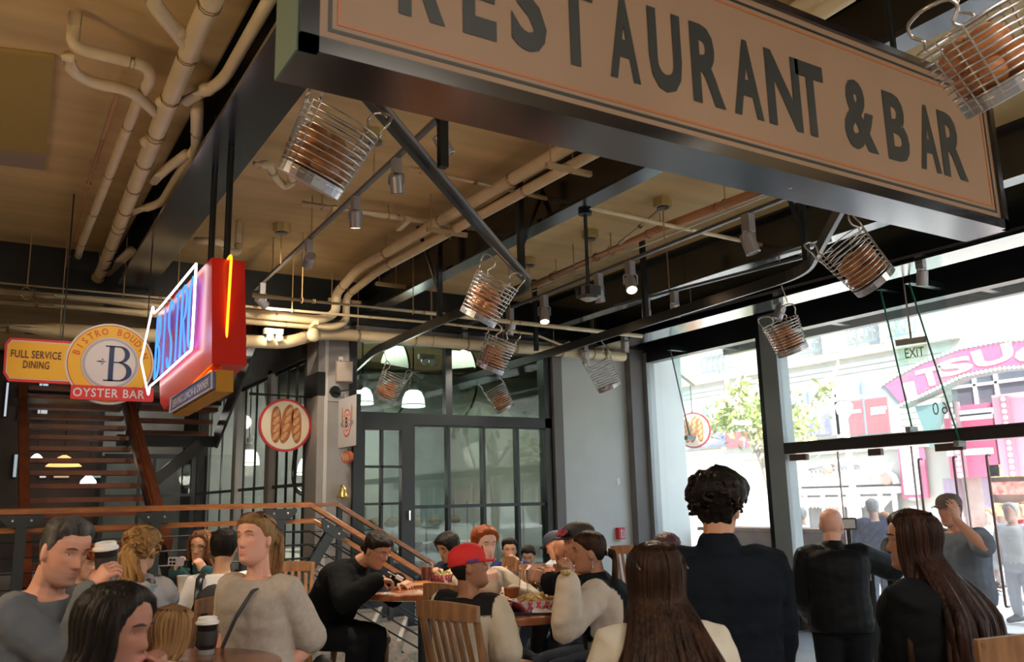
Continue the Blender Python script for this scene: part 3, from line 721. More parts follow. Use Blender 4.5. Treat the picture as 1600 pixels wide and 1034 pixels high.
# pipes across the room
Yp = 9.8
def py(px, Y): return [onY(x, y, Y) for x, y in px]
pipe('cross_pipe', 'long cream pipe crossing in two bends to the beam', py([(-60,449),(240,476),(500,500)], Yp)+py([(525,490),(525,459)], Yp)+[onZ(560,420,4.3), onZ(930,205,4.3), onZ(1285,-6,4.3)], 0.055, 9, (0.05, 0.18, 0.5), 0.15)
pipe('cross_pipe', 'second cream pipe below the first, bending up at the beam', py([(-60,466),(240,490),(520,511)], Yp+0.1)+py([(541,503),(541,463)], Yp+0.1)+[onZ(590,424,4.2), onZ(960,222,4.2), onZ(1330,-10,4.2)], 0.045, 9, None, 0.15)
pipe('cross_pipe', 'fat low cream pipe running over the shopfront glass', py([(-60,508),(110,517),(395,533),(446,536)], 9.9)+py([(497,521),(530,522),(760,540),(975,557)], 10.15), 0.075, 11, (0.1, 0.5, 0.62, 0.75, 0.85, 0.93), 0.2)
obj('end_cap', MB().ell(onY(490,523,9.75), 0.085, 0.06, 0.085, 12, 8), M_cream, [o for o in COL.objects if o.name.startswith('cross_pipe')][0], smooth=True)
pipe('sprinkler_pipe', 'thin cream sprinkler line across the room with two offsets', py([(-60,436),(280,468),(400,480),(690,505),(835,522),(880,540),(890,534)], 9.5), 0.016, 6, (0.2, 0.45, 0.7), 0.05)
pipe('sprinkler_pipe', 'upper thin cream sprinkler line ending at a cap by the windows', py([(395,461),(700,492),(1003,525)], 8.6), 0.026, 4, (0.1, 0.35, 0.6), 0.05)
pipe('sprinkler_pipe', 'cream sprinkler pipe crossing beneath two dark beams', py([(640,262),(845,308),(1045,352),(1272,400)], 6.0), 0.021, 4, (0.02, 0.98), 0.05)
pipe('ceiling_pipe', 'cream pipe on strut channels below the ceiling near the pipe pair', pz([(472,318),(600,336),(755,358)], 4.38), 0.030, 3, (0.1, 0.45, 0.8), 0.05)
pipe('ceiling_pipe', 'terracotta coloured pipe running along the lit ceiling bay', pz([(832,446),(1030,358),(1222,286),(1500,172)], 4.3), 0.045, 6, (0.1, 0.3, 0.45, 0.6), 0.05, m=mat('terracotta', (0.50, 0.24, 0.12), 0.5))
pipe('ceiling_conduit', 'slim pale conduit below the terracotta pipe', pz([(832,455),(1222,296)], 4.22), 0.010, 0, None, m=mat('pale_conduit', (0.62,0.58,0.52), 0.4))
pipe('ceiling_conduit', 'hair thin conduit below the pale one in the lit bay', pz([(832,470),(1240,308)], 4.2), 0.006, 0, None, m=M_rod)
pipe('diagonal_brace', 'short cream pipe brace between ceiling box and terracotta pipe', [onZ(1035,325,4.44), onZ(968,380,4.25)], 0.022, 1)
for k, (x, y) in enumerate(((890,252),(700,352),(615,437),(540,462))):
    c = onZ(x, y, 4.22)
    sc_ = thing('strut_channel', ('strut channel bracket under the pipe pair, %s along it' % ('nearest the sign', 'second', 'third', 'last')[k]), 'bracket', c)
    obj('channel', MB().box(c.x-0.22, c.x+0.2, c.y-0.02, c.y+0.02, c.z-0.09, c.z-0.05), M_rod, sc_)
    for dx in (-0.18, 0.03): obj('rod', MB().cyl((c.x+dx, c.y, c.z-0.1), (c.x+dx, c.y, ZC), 0.006, n=6), M_rod, sc_)
for k, (x, y) in enumerate(((518,335),(630,350),(330,505))):
    c = onZ(x, y, 4.34) if k < 2 else onY(490, 508, 9.7)
    sc_ = thing('strut_channel', ('perforated channel piece under the thin ceiling pipe by the basket', 'perforated channel piece mid way under the ceiling pipe', 'cream channel piece at the pipe corner over the column')[k], 'bracket', c)
    obj('channel', MB().bar(c+Vector((-0.02,-0.16,0)), c+Vector((0.02,0.16,0)), 0.05), M_cream, sc_)
# ceiling boxes, sprinkler heads and access hatch
M_box = mat('junction_gold', (0.45, 0.33, 0.12), 0.5)
for k, (x, y) in enumerate(((1035,316),(922,366),(826,408),(440,356),(585,212),(402,520))):
    c = onZ(x, y, ZC-0.04)
    b = thing('junction_box', ('octagonal ceiling box above the cream diagonal brace', 'octagonal ceiling box behind the black drop rod', 'octagonal ceiling box close to the basket rail corner', 'round ceiling plate over the track by the red sign', 'round ceiling plate seen through the nearest wire basket', 'ceiling plate')[k], 'junction box', c)
    obj('box_body', MB().lathe((c.x, c.y, ZC-0.09), [(0.085,0),(0.09,0.02),(0.09,0.09)], 8), M_box, b); obj('plate', MB().cyl((c.x, c.y, ZC-0.105), (c.x, c.y, ZC-0.09), 0.06, n=12), mat('plate_dark', (0.12,0.12,0.13), 0.4), b)
    obj('drop_rod', MB().cyl((c.x, c.y, ZC-0.42), (c.x, c.y, ZC-0.1), 0.007, n=6), M_rod, b)
    if k == 4: break
h0, h1 = onZ(-30,80,ZC), onZ(80,255,ZC)
hp = thing('access_hatch', 'square ochre access panel in the brown ceiling', 'hatch', ((h0.x+h1.x)/2, (h0.y+h1.y)/2, ZC))
pa, pb, pc, pd = onZ(-40,68,ZC), onZ(86,84,ZC), onZ(72,236,ZC), onZ(-60,222,ZC)
obj('panel', MB().add([p+Vector((0,0,-0.03)) for p in (pa,pb,pc,pd)]+[p+Vector((0,0,-0.004)) for p in (pa,pb,pc,pd)], [(0,1,2,3),(0,4,5,1),(1,5,6,2),(2,6,7,3),(3,7,4,0)]), mat('ochre_panel', (0.36, 0.25, 0.07), 0.7), hp)
pe, pf_ = onZ(70,262,ZC), onZ(-60,246,ZC)
obj('panel_edge', MB().add([p+Vector((0,0,-0.025)) for p in (pd,pc,pe,pf_)]+[p+Vector((0,0,-0.004)) for p in (pd,pc,pe,pf_)], [(0,1,2,3),(0,4,5,1),(1,5,6,2),(2,6,7,3),(3,7,4,0)]), mat('panel_grey', (0.30, 0.23, 0.17), 0.7), hp)

# ---- lighting tracks with spot heads
M_trk = mat('track_grey', (0.10, 0.10, 0.11), 0.4); M_silver = mat('spot_silver', (0.42, 0.41, 0.43), 0.35, 0.6)
M_on = emat('lamp_glow', (1.0, 0.62, 0.32), 9.0); M_off = mat('lamp_lens', (0.5, 0.5, 0.5), 0.2)
TRK = []
def track(label, px, z, rods=()):
    P = pz(px, z); t = thing('light_track', label, 'track light rail', P[0])
    obj('rail', MB().bar(P[0], P[-1], 0.035, 0.03), M_trk, t)
    for r_ in rods:
        q = P[0].lerp(P[-1], r_); obj('rod', MB().cyl(q, (q.x, q.y, ZC), 0.008, n=6), M_rod, t)
    TRK.append(P); return P
track('black lighting track across the middle ceiling bay', [(398,452),(480,385),(605,282),(712,160)], 4.1, (0.15, 0.42))
track('slim lighting track below the terracotta pipe', [(700,520),(850,472),(1165,338),(1250,300)], 4.05, (0.5,))
track('pale lighting track nearest the street windows', [(830,553),(913,520),(1215,452),(1437,392),(1640,345)], 3.95, (0.2, 0.45, 0.75))
track('short pale track under the white edged beam', [(960,478),(1300,390)], 4.0, (0.3, 0.8))
def spot(label, x, y, z, size, aim, on):
    s = size; T = min(TRK, key=lambda T: min(abs(proj(T[0].lerp(T[-1], i/60))[1]-y)+3*abs(proj(T[0].lerp(T[-1], i/60))[0]-x) for i in range(61)))
    c = min((T[0].lerp(T[-1], i/400) for i in range(401)), key=lambda q: abs(proj(q)[0]-x)).copy(); c.z -= 0.0755*s+0.012
    t = thing('track_spotlight', label, 'spotlight', c, 'track spotlights')
    obj('adaptor', MB().box(c.x-0.025*s, c.x+0.025*s, c.y-0.03*s, c.y+0.03*s, c.z-0.03*s, c.z+0.075*s), M_silver, t)
    a = Vector(aim).normalized(); h = c+Vector((0,0,-0.10*s)); u, v = frame(a)
    y_ = obj('yoke', MB().tube(bend([h-u*0.05*s, h-u*0.05*s+Vector((0,0,0.075*s)), h+u*0.05*s+Vector((0,0,0.075*s)), h+u*0.05*s], 0.02, 2), 0.006*s, 6), M_silver, t)
    obj('can', MB().lathe(h, [(0.038*s,-0.06*s),(0.042*s,-0.05*s),(0.042*s,0.055*s),(0.044*s,0.06*s),(0.036*s,0.062*s),(0.034*s,0.05*s)], 14, a), M_silver, t, smooth=False)
    obj('lens', MB().cyl(h+a*0.048*s, h+a*0.052*s, 0.034*s, n=14), M_on if on else M_off, t, label='glowing lens' if on else None)
    if on:
        l = lamp('SPOT', 'spot_beam', h+a*0.07*s, on, (1.0, 0.82, 0.60), 0.03, h+a*2, 95)
A0 = (0.25, 0.3, -1)
for lab, x, y, z, s, aim, on in (
    ('spotlight at the sign end of the black track', 692, 190, 4.02, 1.15, (0.5,-0.1,-1), 0),
    ('lit spotlight, second along the black track from the big sign', 620, 250, 4.02, 1.1, A0, 60),
    ('lit spotlight, third along the black track from the big sign', 556, 308, 4.02, 1.1, (0.1,0.2,-1), 60),
    ('spotlight, fourth along the black track from the big sign', 483, 368, 4.02, 1.15, (0.10,0.86,-0.30), 22),
    ('spotlight at the red sign end of the black track', 410, 425, 4.02, 1.2, (0.66,0.44,-0.42), 14),
    ('spotlight of the slim track hanging before the sprinkler pipe', 1167, 338, 3.97, 1.5, (0.2,-0.2,-1), 0),
    ('brightly glowing spotlight of the slim track', 983, 408, 3.97, 1.4, (-0.35,-0.6,-1), 70),
    ('spotlight next to the black drop rod on the slim track', 935, 428, 3.97, 1.35, (0.3,0.1,-1), 0),
    ('dimly lit spotlight of the slim track above the round pendant', 850, 460, 3.97, 1.4, (-0.2,-0.3,-1), 50),
    ('spotlight behind the second wire basket', 797, 482, 3.97, 1.4, (-0.2,0.2,-1), 0),
    ('small lit spotlight at the far end of the slim track', 725, 508, 3.97, 1.5, (-0.2,-0.2,-1), 40),
    ('spotlight of the pale track above the glass fins', 1437, 400, 3.87, 1.3, (0.1,0.2,-1), 0),
    ('spotlight of the pale track clipped over the window basket', 1215, 460, 3.87, 1.4, (-0.4,0.2,-1), 0),
    ('spotlight of the pale track, first of the close pair', 1053, 466, 3.93, 1.3, (0.1,0.1,-1), 0),
    ('spotlight of the pale track, second of the close pair', 1009, 474, 3.93, 1.3, (0.1,0.1,-1), 0),
    ('spotlight over the fat pipe near the grey wall', 913, 510, 3.9, 1.4, (0.1,0.1,-1), 0),
    ('spotlight above the empty wire basket', 975, 522, 3.87, 1.3, (0.1,0.1,-1), 0)):
    spot(lab, x, y, z, s, aim, on)
# black drop rod with a round speaker
c = onZ(914, 330, ZB); e = onX(920, 452, c.x)
t = thing('pendant_speaker', 'round black pendant speaker on a long rod with a pale grille', 'speaker', (c.x, c.y, e.z))
obj('rod', MB().cyl((c.x, c.y, e.z), (c.x, c.y, ZB), 0.016, n=8), M_black, t); obj('flange', MB().cyl((c.x, c.y, ZB-0.03), (c.x, c.y, ZB), 0.06, n=12), M_black, t)
obj('body', MB().lathe((c.x, c.y, e.z-0.08), [(0.07,0),(0.105,0.02),(0.11,0.09),(0.04,0.12)], 18), M_black, t, smooth=False)
obj('grille', MB().lathe((c.x, c.y, e.z-0.10), [(0.03,0),(0.07,0.02),(0.08,0.04)], 18), mat('grille_grey', (0.45,0.45,0.45), 0.5), t, label='pale round grille')

# ---- overhead basket conveyor: flat steel rail with bends and posts
ZR = 3.55
M_rail = mat('rail_steel', (0.03, 0.032, 0.035), 0.3, 0.5)
rc = thing('conveyor_rail', 'black overhead rail with curved corners that carries the wire baskets', 'rail', (4.08, 6, ZR))
PA = bend([onZ(*p, ZR) for p in ((470,15),(550,118),(760,365),(832,446),(700,495),(640,523),(585,548),(556,575))], 0.28, 5)
PC = bend([onZ(*p, ZR) for p in ((1362,232),(1335,285),(1300,350),(1262,422),(1100,474),(870,548),(700,600))], 0.35, 6)
def flat(P, w=0.016, h=0.05):
    mb = MB(); rings = []
    for i, p in enumerate(P):
        d = (P[min(i+1, len(P)-1)]-P[max(i-1, 0)]).normalized(); u = d.cross(Vector((0,0,1))).normalized()
        rings.append([p-u*w-Vector((0,0,h)), p+u*w-Vector((0,0,h)), p+u*w+Vector((0,0,h)), p-u*w+Vector((0,0,h))])
    return mb.loft(rings)
obj('track_rail', flat(PA), M_rail, rc)
obj('track_rail', flat(PC), M_rail, rc)
obj('guide_edge', flat([p+Vector((0.03,0.0,0.02)) for p in PA], 0.004, 0.012), M_silver, rc)
for (x, y, dx) in ((692,262,-0.35),(687,495,-0.25),(815,432,0.3),(838,548,0),(1262,420,-0.3),(1010,504,0)):
    q = onZ(x, y, ZR); obj('post', MB().bar(q, (q.x, q.y, ZC), 0.05), M_black, rc)
    if dx: obj('brace', MB().bar(q+Vector((0,0,0.25)), (q.x+dx, q.y, ZC), 0.03), M_black, rc)

# ---- wire baskets of loaves
M_wire = mat('basket_wire', (0.62, 0.60, 0.60), 0.25, 0.9); M_pan = mat('basket_pan', (0.50, 0.50, 0.54), 0.28, 0.9)
M_bread = mat('bread_crust', (0.52, 0.20, 0.075), 0.5, var=0.5, scale=9, bump=0.2, bscale=30)
M_bread2 = mat('bread_score', (0.62, 0.38, 0.18), 0.6, var=0.3, scale=12)
def near_rail(q):
    best = None
    for L_ in (PA, PC):
        for a, b in zip(L_[:-1], L_[1:]):
            d = b-a; t_ = max(0, min(1, (q-a).dot(d)/d.length_squared)); c = a+d*t_; h = math.hypot(c.x-q.x, c.y-q.y)
            if best is None or h < best[0]: best = (h, c)
    return best[1]+Vector((0,0,-.052))
def basket(label, bpx, tpx, dep, loaves, hang, spin=0.0, seed=1, empty=False, dtop=0.0, scale=1.0):
    b, t_ = at(*bpx, dep), at(*tpx, dep+dtop); ax = (t_-b); Hh = ax.length; ax.normalize()
    rb_, rt_ = 0.135*scale, 0.165*scale
    u = RT-ax*RT.dot(ax); u.normalize(); v = ax.cross(u)
    u, v = u*cos(spin)+v*sin(spin), v*cos(spin)-u*sin(spin)
    t = thing('wire_basket', label, 'basket', b, 'wire bread baskets')
    def P(a, h, r=None):
        rr = rb_+(rt_-rb_)*h if r is None else r
        return b+ax*(Hh*h)+(u*cos(a)+v*sin(a))*rr
    mb = MB()
    for k in range(11):
        mb.tube([P(2*pi*i/24, 0.10+0.9*k/10) for i in range(24)], 0.0035*scale+0.0008, 5, closed=True, caps=False)
    obj('hoops', mb, M_wire, t, smooth=True)
    for side in (0, pi):
        for da in (-0.42, -0.14, 0.14, 0.42):
            obj('upright_wire', MB().tube([P(side+da, 0.02), P(side+da, 1.02)], 0.004, 5), M_wire, t)
        L = [P(side-0.42, 1.0), P(side-0.30, 1.08), P(side-0.55, 1.22), P(side-0.45, 1.36), P(side, 1.42), P(side+0.45, 1.36), P(side+0.55, 1.22), P(side+0.30, 1.08), P(side+0.42, 1.0)]
        obj('handle', MB().tube(bend(L, 0.04, 3), 0.006, 6), M_wire, t, smooth=True)
    obj('pan', MB().lathe(b, [(rb_*0.9,-0.002),(rb_*1.03,0.0),(rb_*1.05,0.045),(rb_*1.0,0.045),(rb_*0.96,0.006)], 26, ax), M_pan, t, smooth=False)
    if hang is not None:
        hp_ = near_rail(P(0, 1.4)) if hang == 'rail' else hang; s0 = P(pi, 1.36) if (P(pi,1.4)-hp_).length < (P(0,1.4)-hp_).length else P(0, 1.36)
        obj('hook', MB().tube(bend([s0, s0.lerp(hp_, 0.5)+Vector((0.004,0,-0.005)), hp_, hp_+Vector((0,0,0.03))], 0.02, 2), 0.005, 6), M_wire, t, smooth=True)
    r_ = random.Random(seed)
    for k in range(0 if empty else loaves):
        lay = k//4; a = 2*pi*(k % 4)/4+lay*0.7+r_.uniform(-0.2, 0.2)
        rr = rb_*0.44 if loaves > 1 else 0
        c = b+ax*(0.045+0.052*scale+lay*0.085*scale)+(u*cos(a)+v*sin(a))*rr
        q = Matrix((u, v, ax)).transposed() @ Matrix.Rotation(r_.uniform(0, 6), 3, 'Z') @ Matrix.Rotation(r_.uniform(-0.4, 0.4), 3, 'X')
        lv = thing('bread_loaf', '%s crusty brown loaf in the %s' % (('lowest', 'second lowest', 'third', 'fourth', 'fifth', 'sixth', 'topmost', 'last')[k], label.replace('wire basket', 'basket')), 'bread', c, 'loaves in the wire baskets')
        LV.append((lv, label))
        m_ = MB().ell(c, 0.082*scale, 0.070*scale, 0.056*scale, 14, 8, q)
        for i, p in enumerate(m_.v): m_.v[i] = p+(p-c)*0.10*noise.noise(p*14)
        obj('crust', m_, M_bread, lv, smooth=True)
        sc2 = [c+q @ Vector((x, 0.004*sin(3*x), 0.0565*scale*math.sqrt(max(0, 1-(x/(0.072*scale))**2)))) for x in (-0.05*scale, -0.025*scale, 0, 0.025*scale, 0.05*scale)]
        obj('score', MB().tube(sc2, [0.003, 0.008, 0.009, 0.008, 0.003], 6), M_bread2, lv, smooth=True)
LV = []
basket('nearest wire basket, beneath the big sign', (481,288), (535,186), 3.55, 6, 'rail', 0.75, 1)
basket('wire basket hanging off the rail bend over the tables', (745,499), (777,438), 6.15, 6, 'rail', 0.7, 2)
basket('wire basket below and behind the rail bend basket', (764,578), (783,530), 8.2, 6, 'rail', 0.9, 3)
basket('small wire basket seen through the shop glass', (790,640), (772,606), 12.2, 6, 'rail', 0.0, 4)
basket('wire basket on the chain beside the white pendant lamp', (599,624), (617,587), 10.6, 5, 'rail', 0.5, 5)
basket('empty wire basket before the grey wall', (953,607), (935,567), 10.2, 0, 'rail', 0.3, 6, True)
basket('wire basket clipped beside the dark window post', (1239,550), (1219,504), 7.6, 6, 'rail', 0.5, 7)
basket('tilted wire basket before the bent rail end', (1369,442), (1314,381), 5.4, 7, 'rail', -0.6, 8)
basket('blurred big wire basket above the end of the sign', (1578,148), (1512,38), 2.75, 7, at(1490,-60,2.7)+Vector((0,0,1.0)), 0.5, 9)

def place_words(rows, what):
    by = {}
    for o, lab in rows: by.setdefault(lab, []).append(o)
    N_ = ['first', 'second', 'third', 'fourth', 'fifth', 'sixth', 'seventh', 'eighth']
    for lab, os_ in by.items():
        os_.sort(key=lambda o: proj(o.location)[0])
        for i, o in enumerate(os_): o['label'] = ('%s, %s from the left, in the %s' % (what, N_[i], lab)).replace(' in the small', ' inside the small')
SHORT = {'nearest wire basket, beneath the big sign': 'basket beneath the big sign', 'wire basket hanging off the rail bend over the tables': 'basket hanging off the rail bend', 'wire basket below and behind the rail bend basket': 'basket behind the rail bend one', 'small wire basket seen through the shop glass': 'basket inside the shop glass', 'wire basket on the chain beside the white pendant lamp': 'basket beside the white pendant lamp', 'wire basket clipped beside the dark window post': 'basket beside the window post', 'tilted wire basket before the bent rail end': 'tilted basket by the bent rail end', 'blurred big wire basket above the end of the sign': 'big blurred basket above the sign'}
place_words([(o, SHORT[l]) for o, l in LV], 'crusty loaf')
# ================================================================== landing, stairs, railings
M_tread = mat('tread_redwood', (0.20, 0.055, 0.025), 0.45, var=0.3, scale=5)
M_terr = mat('terrazzo', (0.30, 0.24, 0.21), 0.5, var=0.6, scale=26, col2=(0.10, 0.13, 0.14))
M_post2 = mat('post_blue_black', (0.022, 0.030, 0.038), 0.4)
FY, BY = 8.6, 10.1
fr = [onY(484,788,FY), onY(668,901,FY)]; br = [onY(527,788,BY), onY(690,889,BY)]
struct('floor_landing', MB().add([(-7,8.5,0),(fr[0].x,8.5,0),(br[0].x,10.48,0),(-7,10.48,0),(-7,8.5,PZ),(fr[0].x,8.5,PZ),(br[0].x,10.48,PZ),(-7,10.48,PZ)], [(0,3,2,1),(4,5,6,7),(0,1,5,4),(1,2,6,5),(2,3,7,6),(3,0,4,7)]), M_terr)
struct('floor_hall', MB().box(-7, 3.5, 10.48, 23, 0, PZ), M_terr)
st = thing('entry_steps', 'short flight of dark terrazzo steps descending beside the glazed shop', 'stairs', (3.6, 9.3, 0))
nS = 4
for k in range(nS):
    t0, t1 = k/nS, (k+1)/nS; z = PZ*(1-(k+1)/(nS+0.0))
    z = PZ-(k+1)*PZ/(nS+1)
    xa0, xa1 = lerp(fr[0].x, fr[1].x, t0), lerp(fr[0].x, fr[1].x, t1); xb0, xb1 = lerp(br[0].x, br[1].x, t0), lerp(br[0].x, br[1].x, t1)
    obj('tread', MB().add([(xa0,8.55,0),(xa1,8.55,0),(xb1,10.36,0),(xb0,10.36,0),(xa0,8.55,z),(xa1,8.55,z),(xb1,10.36,z),(xb0,10.36,z)], [(0,3,2,1),(4,5,6,7),(0,1,5,4),(1,2,6,5),(2,3,7,6),(3,0,4,7)]), M_terr, st)
    obj('nosing', MB().bar((xa1-.02,8.56,z+.004), (xb1-.02,10.35,z+.004), 0.045, 0.012), mat('nosing_pale', (0.5,0.5,0.5), 0.4), st)
def wood_rail(mb, pts, w=0.095, h=0.05):
    P = [Vector(p) for p in pts]; rings = []
    for i, p in enumerate(P):
        d = (P[min(i+1, len(P)-1)]-P[max(i-1, 0)]).normalized(); u = d.cross(ZV).normalized(); v = u.cross(d)
        rings.append([p-u*w/2-v*h/2, p+u*w/2-v*h/2, p+u*w/2+v*h*.3, p+u*w*.3+v*h/2, p-u*w*.3+v*h/2, p-u*w/2+v*h*.3])
    return mb.loft(rings)
rl = thing('stair_railing', 'landing railing with honey wood top rail, steel posts and horizontal bars', 'railing', (0, FY, PZ))
obj('top_rail', wood_rail(MB(), [(-3.5,FY,1.66), (fr[0].x,FY,1.66), fr[1]]), M_wood, rl)
dsl = (fr[1]-fr[0]); lowz = onY(528,835,FY); lx_ = onY(647,908,FY)
obj('hand_rail', wood_rail(MB(), [(-3.5,FY+.06,1.50), (lowz.x-.24,FY+.06,1.50), lowz+Vector((0,.06,0)), lx_+Vector((0,.06,0))], 0.05, 0.045), M_wood, rl)
for k in range(6):
    z = PZ+0.10+k*0.13
    o_ = z-1.66
    obj('bar', MB().tube([(-3.5,FY,z), (fr[0].x,FY,z), fr[1]+Vector((0,0,o_))], 0.011, 6), M_black, rl)
def post(x, y, z0, z1, tilt=None):
    a = Vector((x, y, z0)); b = Vector((x, y, z1)) if tilt is None else tilt
    for dy in (-.035, .035): obj('post', MB().bar(a+Vector((0,dy,0)), b+Vector((0,dy,0)), 0.085 if tilt is None else 0.10, 0.012, YV), M_post2, rl)
    d = (b-a).normalized(); s = YV.cross(d)
    g = obj('bracket', MB().prism([(-.16,0),(.16,0),(.16,-.035),(.09,-.10),(-.09,-.10),(-.16,-.035)], b-YV*.05, s, d, YV, .012), M_post2, rl)
    for q in (-.07, 0.07): obj('bolt', MB().ell(b-YV*.055+s*q-d*.045, .012, .008, .012, 8, 5), M_silver, g)
for px in (30, 240, 435): post(onY(px, 860, FY).x, FY, PZ, 1.625)
pb = onY(522, 822, FY); pa_ = onY(458, 930, FY); post(pa_.x, FY, max(0.0, pa_.z), 0, pb)
rb = thing('stair_railing', 'second honey wood handrail rising along the shop side of the steps', 'railing', (4.3, BY, 0))
obj('top_rail', wood_rail(MB(), [(br[0].x-.55,BY,br[0].z+.0), br[0], br[1]]), M_wood, rb)
for k in range(5): obj('bar', MB().tube([br[0]+Vector((-.5,0,-.16-k*.15)), br[0]+Vector((0,0,-.16-k*.15)), br[1]+Vector((0,0,-.16-k*.15))], 0.010, 6), M_black, rb)
for t_ in (0.02, 0.5, 0.97):
    q = br[0].lerp(br[1], t_); obj('post', MB().box(q.x-.03, q.x+.03, BY-.03, BY+.03, 0.0, q.z), M_post2, rb)

# main flight up to the mezzanine, open risers
ms = thing('staircase', 'open staircase with red wood treads between dark steel stringers', 'stairs', (1.05, 9.3, PZ))
sl_ = 0.545
for k in range(17):
    y = 9.35+k*0.30; z = PZ+0.165*(k+1)
    obj('tread', MB().box(0.50, 1.68, y, y+0.29, z-0.055, z), M_tread, ms)
for x in (0.44, 1.74):
    obj('stringer', MB().bar((x, 9.3, PZ+.10), (x, 14.5, PZ+.10+5.2*0.55), 0.03, 0.26), M_black, ms)
obj('side_rail', MB().bar((0.44, 9.4, 1.02), (0.40, 14.5, 3.72+.1), 0.10, 0.13), M_tread, ms)
for xx, xt in ((1.76, 1.78),): obj('side_rail', MB().bar((xx, 10.0, 1.27), (xt, 14.2, 3.50), 0.13, 0.13), M_tread, ms)
obj('hand_bar', MB().cyl((1.68, 10.0, 1.55), (1.70, 14.2, 3.85), 0.03, n=8), M_tread, ms)
obj('landing', MB().box(0.3, 3.3, 14.5, 15.6, 3.30, 3.46), M_black, ms)
for k in range(9):
    y = 15.3-k*0.33; z = 2.75+0.165*(k+1)
    obj('tread', MB().box(1.98, 3.22, y-.28, y, z-.06, z), M_tread, ms)
p0, p1 = onX(337,688,3.28), onX(371,603,3.28); dd_ = (p1-p0)
obj('stringer', MB().bar(p0, p0+dd_*1.9, 0.04, 0.30), M_black, ms); obj('stringer', MB().bar(p0-XV*1.35, p0-XV*1.35+dd_*1.9, 0.04, 0.30), M_black, ms)
obj('cross_beam', MB().box(1.8, 3.3, p0.y+.1, p0.y+.25, p0.z-.1, p0.z+.08), M_black, ms)
q0, q1 = onY(312,694,13.5), onY(236,756,13.5); obj('brace', MB().bar(q0, q1, 0.12, 0.16), M_black, ms)
for x in (2.0, 2.6): obj('guard_post', MB().box(x-.015, x+.015, 14.6, 14.63, 3.46, 4.4), M_black, ms)
for z in (3.7, 3.9, 4.1, 4.3): obj('guard_bar', MB().box(0.4, 3.3, 14.6, 14.62, z-.012, z+.012), M_black, ms)
# lit back room seen through the treads
M_lampsh = emat('shade_amber', (1.0, 0.45, 0.15), 0.35); M_wlamp = emat('lamp_white', (1.0, 0.93, 0.82), 0.6)
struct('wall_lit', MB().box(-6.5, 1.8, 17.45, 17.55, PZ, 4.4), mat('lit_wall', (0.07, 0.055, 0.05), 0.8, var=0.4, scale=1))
c = onY(100, 722, 16.6); t = thing('pendant_lamp', 'wide amber pendant lamp glimpsed between the stair treads', 'lamp', c)
obj('shade', MB().lathe(c, [(.28,-.07),(.26,-.05),(.10,.08),(.03,.12)], 20), M_lampsh, t, smooth=True); obj('cord', MB().cyl(c, (c.x, c.y, ZC), .008, n=5), M_black, t)
for (x, y, Y, lab) in ((57, 718, 16.8, 'white dome lamp at the edge of the stair gap'), (138, 751, 16.4, 'oval white lamp low between the treads')):
    c = onY(x, y, Y); t = thing('pendant_lamp', lab, 'lamp', c); obj('shade', MB().lathe(c, [(.13,-.05),(.12,0),(.05,.08),(.02,.1)], 16), M_wlamp, t, smooth=True); obj('cord', MB().cyl(c, (c.x, c.y, ZC), .006, n=5), M_black, t)
for k, (x0, x1, y0, y1, cc_) in enumerate(((60,76,594,622,(.35,.5,.55)),(58,75,630,655,(.4,.42,.42)),(6,14,598,650,(.45,.5,.6)),(28,34,618,655,(.4,.5,.65)),(62,72,740,746,(.5,.5,.5)),(84,108,738,746,(.42,.30,.2)),(140,165,736,746,(.2,.24,.26)),(20,28,710,745,(.25,.32,.36)))):
    a, b = onY(x0, y1, 17.4), onY(x1, y0, 17.4); t = thing('back_window', 'pale lit pane in the dark back room, %s' % ('upper one beside the stair post','lower one beside the stair post','at the frame edge','narrow one by the dark post','white one low by the post','brown one under the amber lamp','dull one under the oval lamp','tall dim one by the railing')[k], 'window', a)
    m_ = emat('pane_lit%d' % k, cc_, 0.22); obj('glass', MB().box(a.x, b.x, 17.38, 17.42, a.z, b.z), m_, t); obj('frame', MB().box(a.x-.02, b.x+.02, 17.42, 17.45, a.z-.02, b.z+.02), M_black, t)

# ================================================================== the bakery behind the glass
M_bk = mat('bakery_tile', (0.34, 0.37, 0.36), 0.5, var=0.2, scale=2)
struct('wall_bakery_rear', MB().box(3.65, 8.75, 16.9, 17.0, 0, ZC), M_bk)
M_steel = mat('duct_steel', (0.36, 0.38, 0.31), 0.28, 0.9, var=0.25, scale=1.2, stretch=(0.4, 1, 3))
du = thing('exhaust_duct', 'big curved steel duct under the bakery ceiling', 'duct', (6, 13, 3.6))
obj('duct_body', MB().tube([(3.8,13.4,3.72),(8.55,13.0,3.72)], 0.62, 28), M_steel, du, smooth=True)
for x in (4.6, 5.8, 7.0, 8.2): obj('duct_seam', MB().tube([(x,13.4-(x-3.8)*.08,3.72),(x+.04,13.4-(x-3.8)*.08,3.72)], 0.632, 28), M_steel, du)
obj('duct_strap', MB().box(5.2, 5.25, 13.2, 13.3, 4.3, ZC-.005), M_black, du)
M_enam = mat('enamel_white', (0.85, 0.83, 0.78), 0.3, emit=(1.0, 0.95, 0.85), estr=0.6)
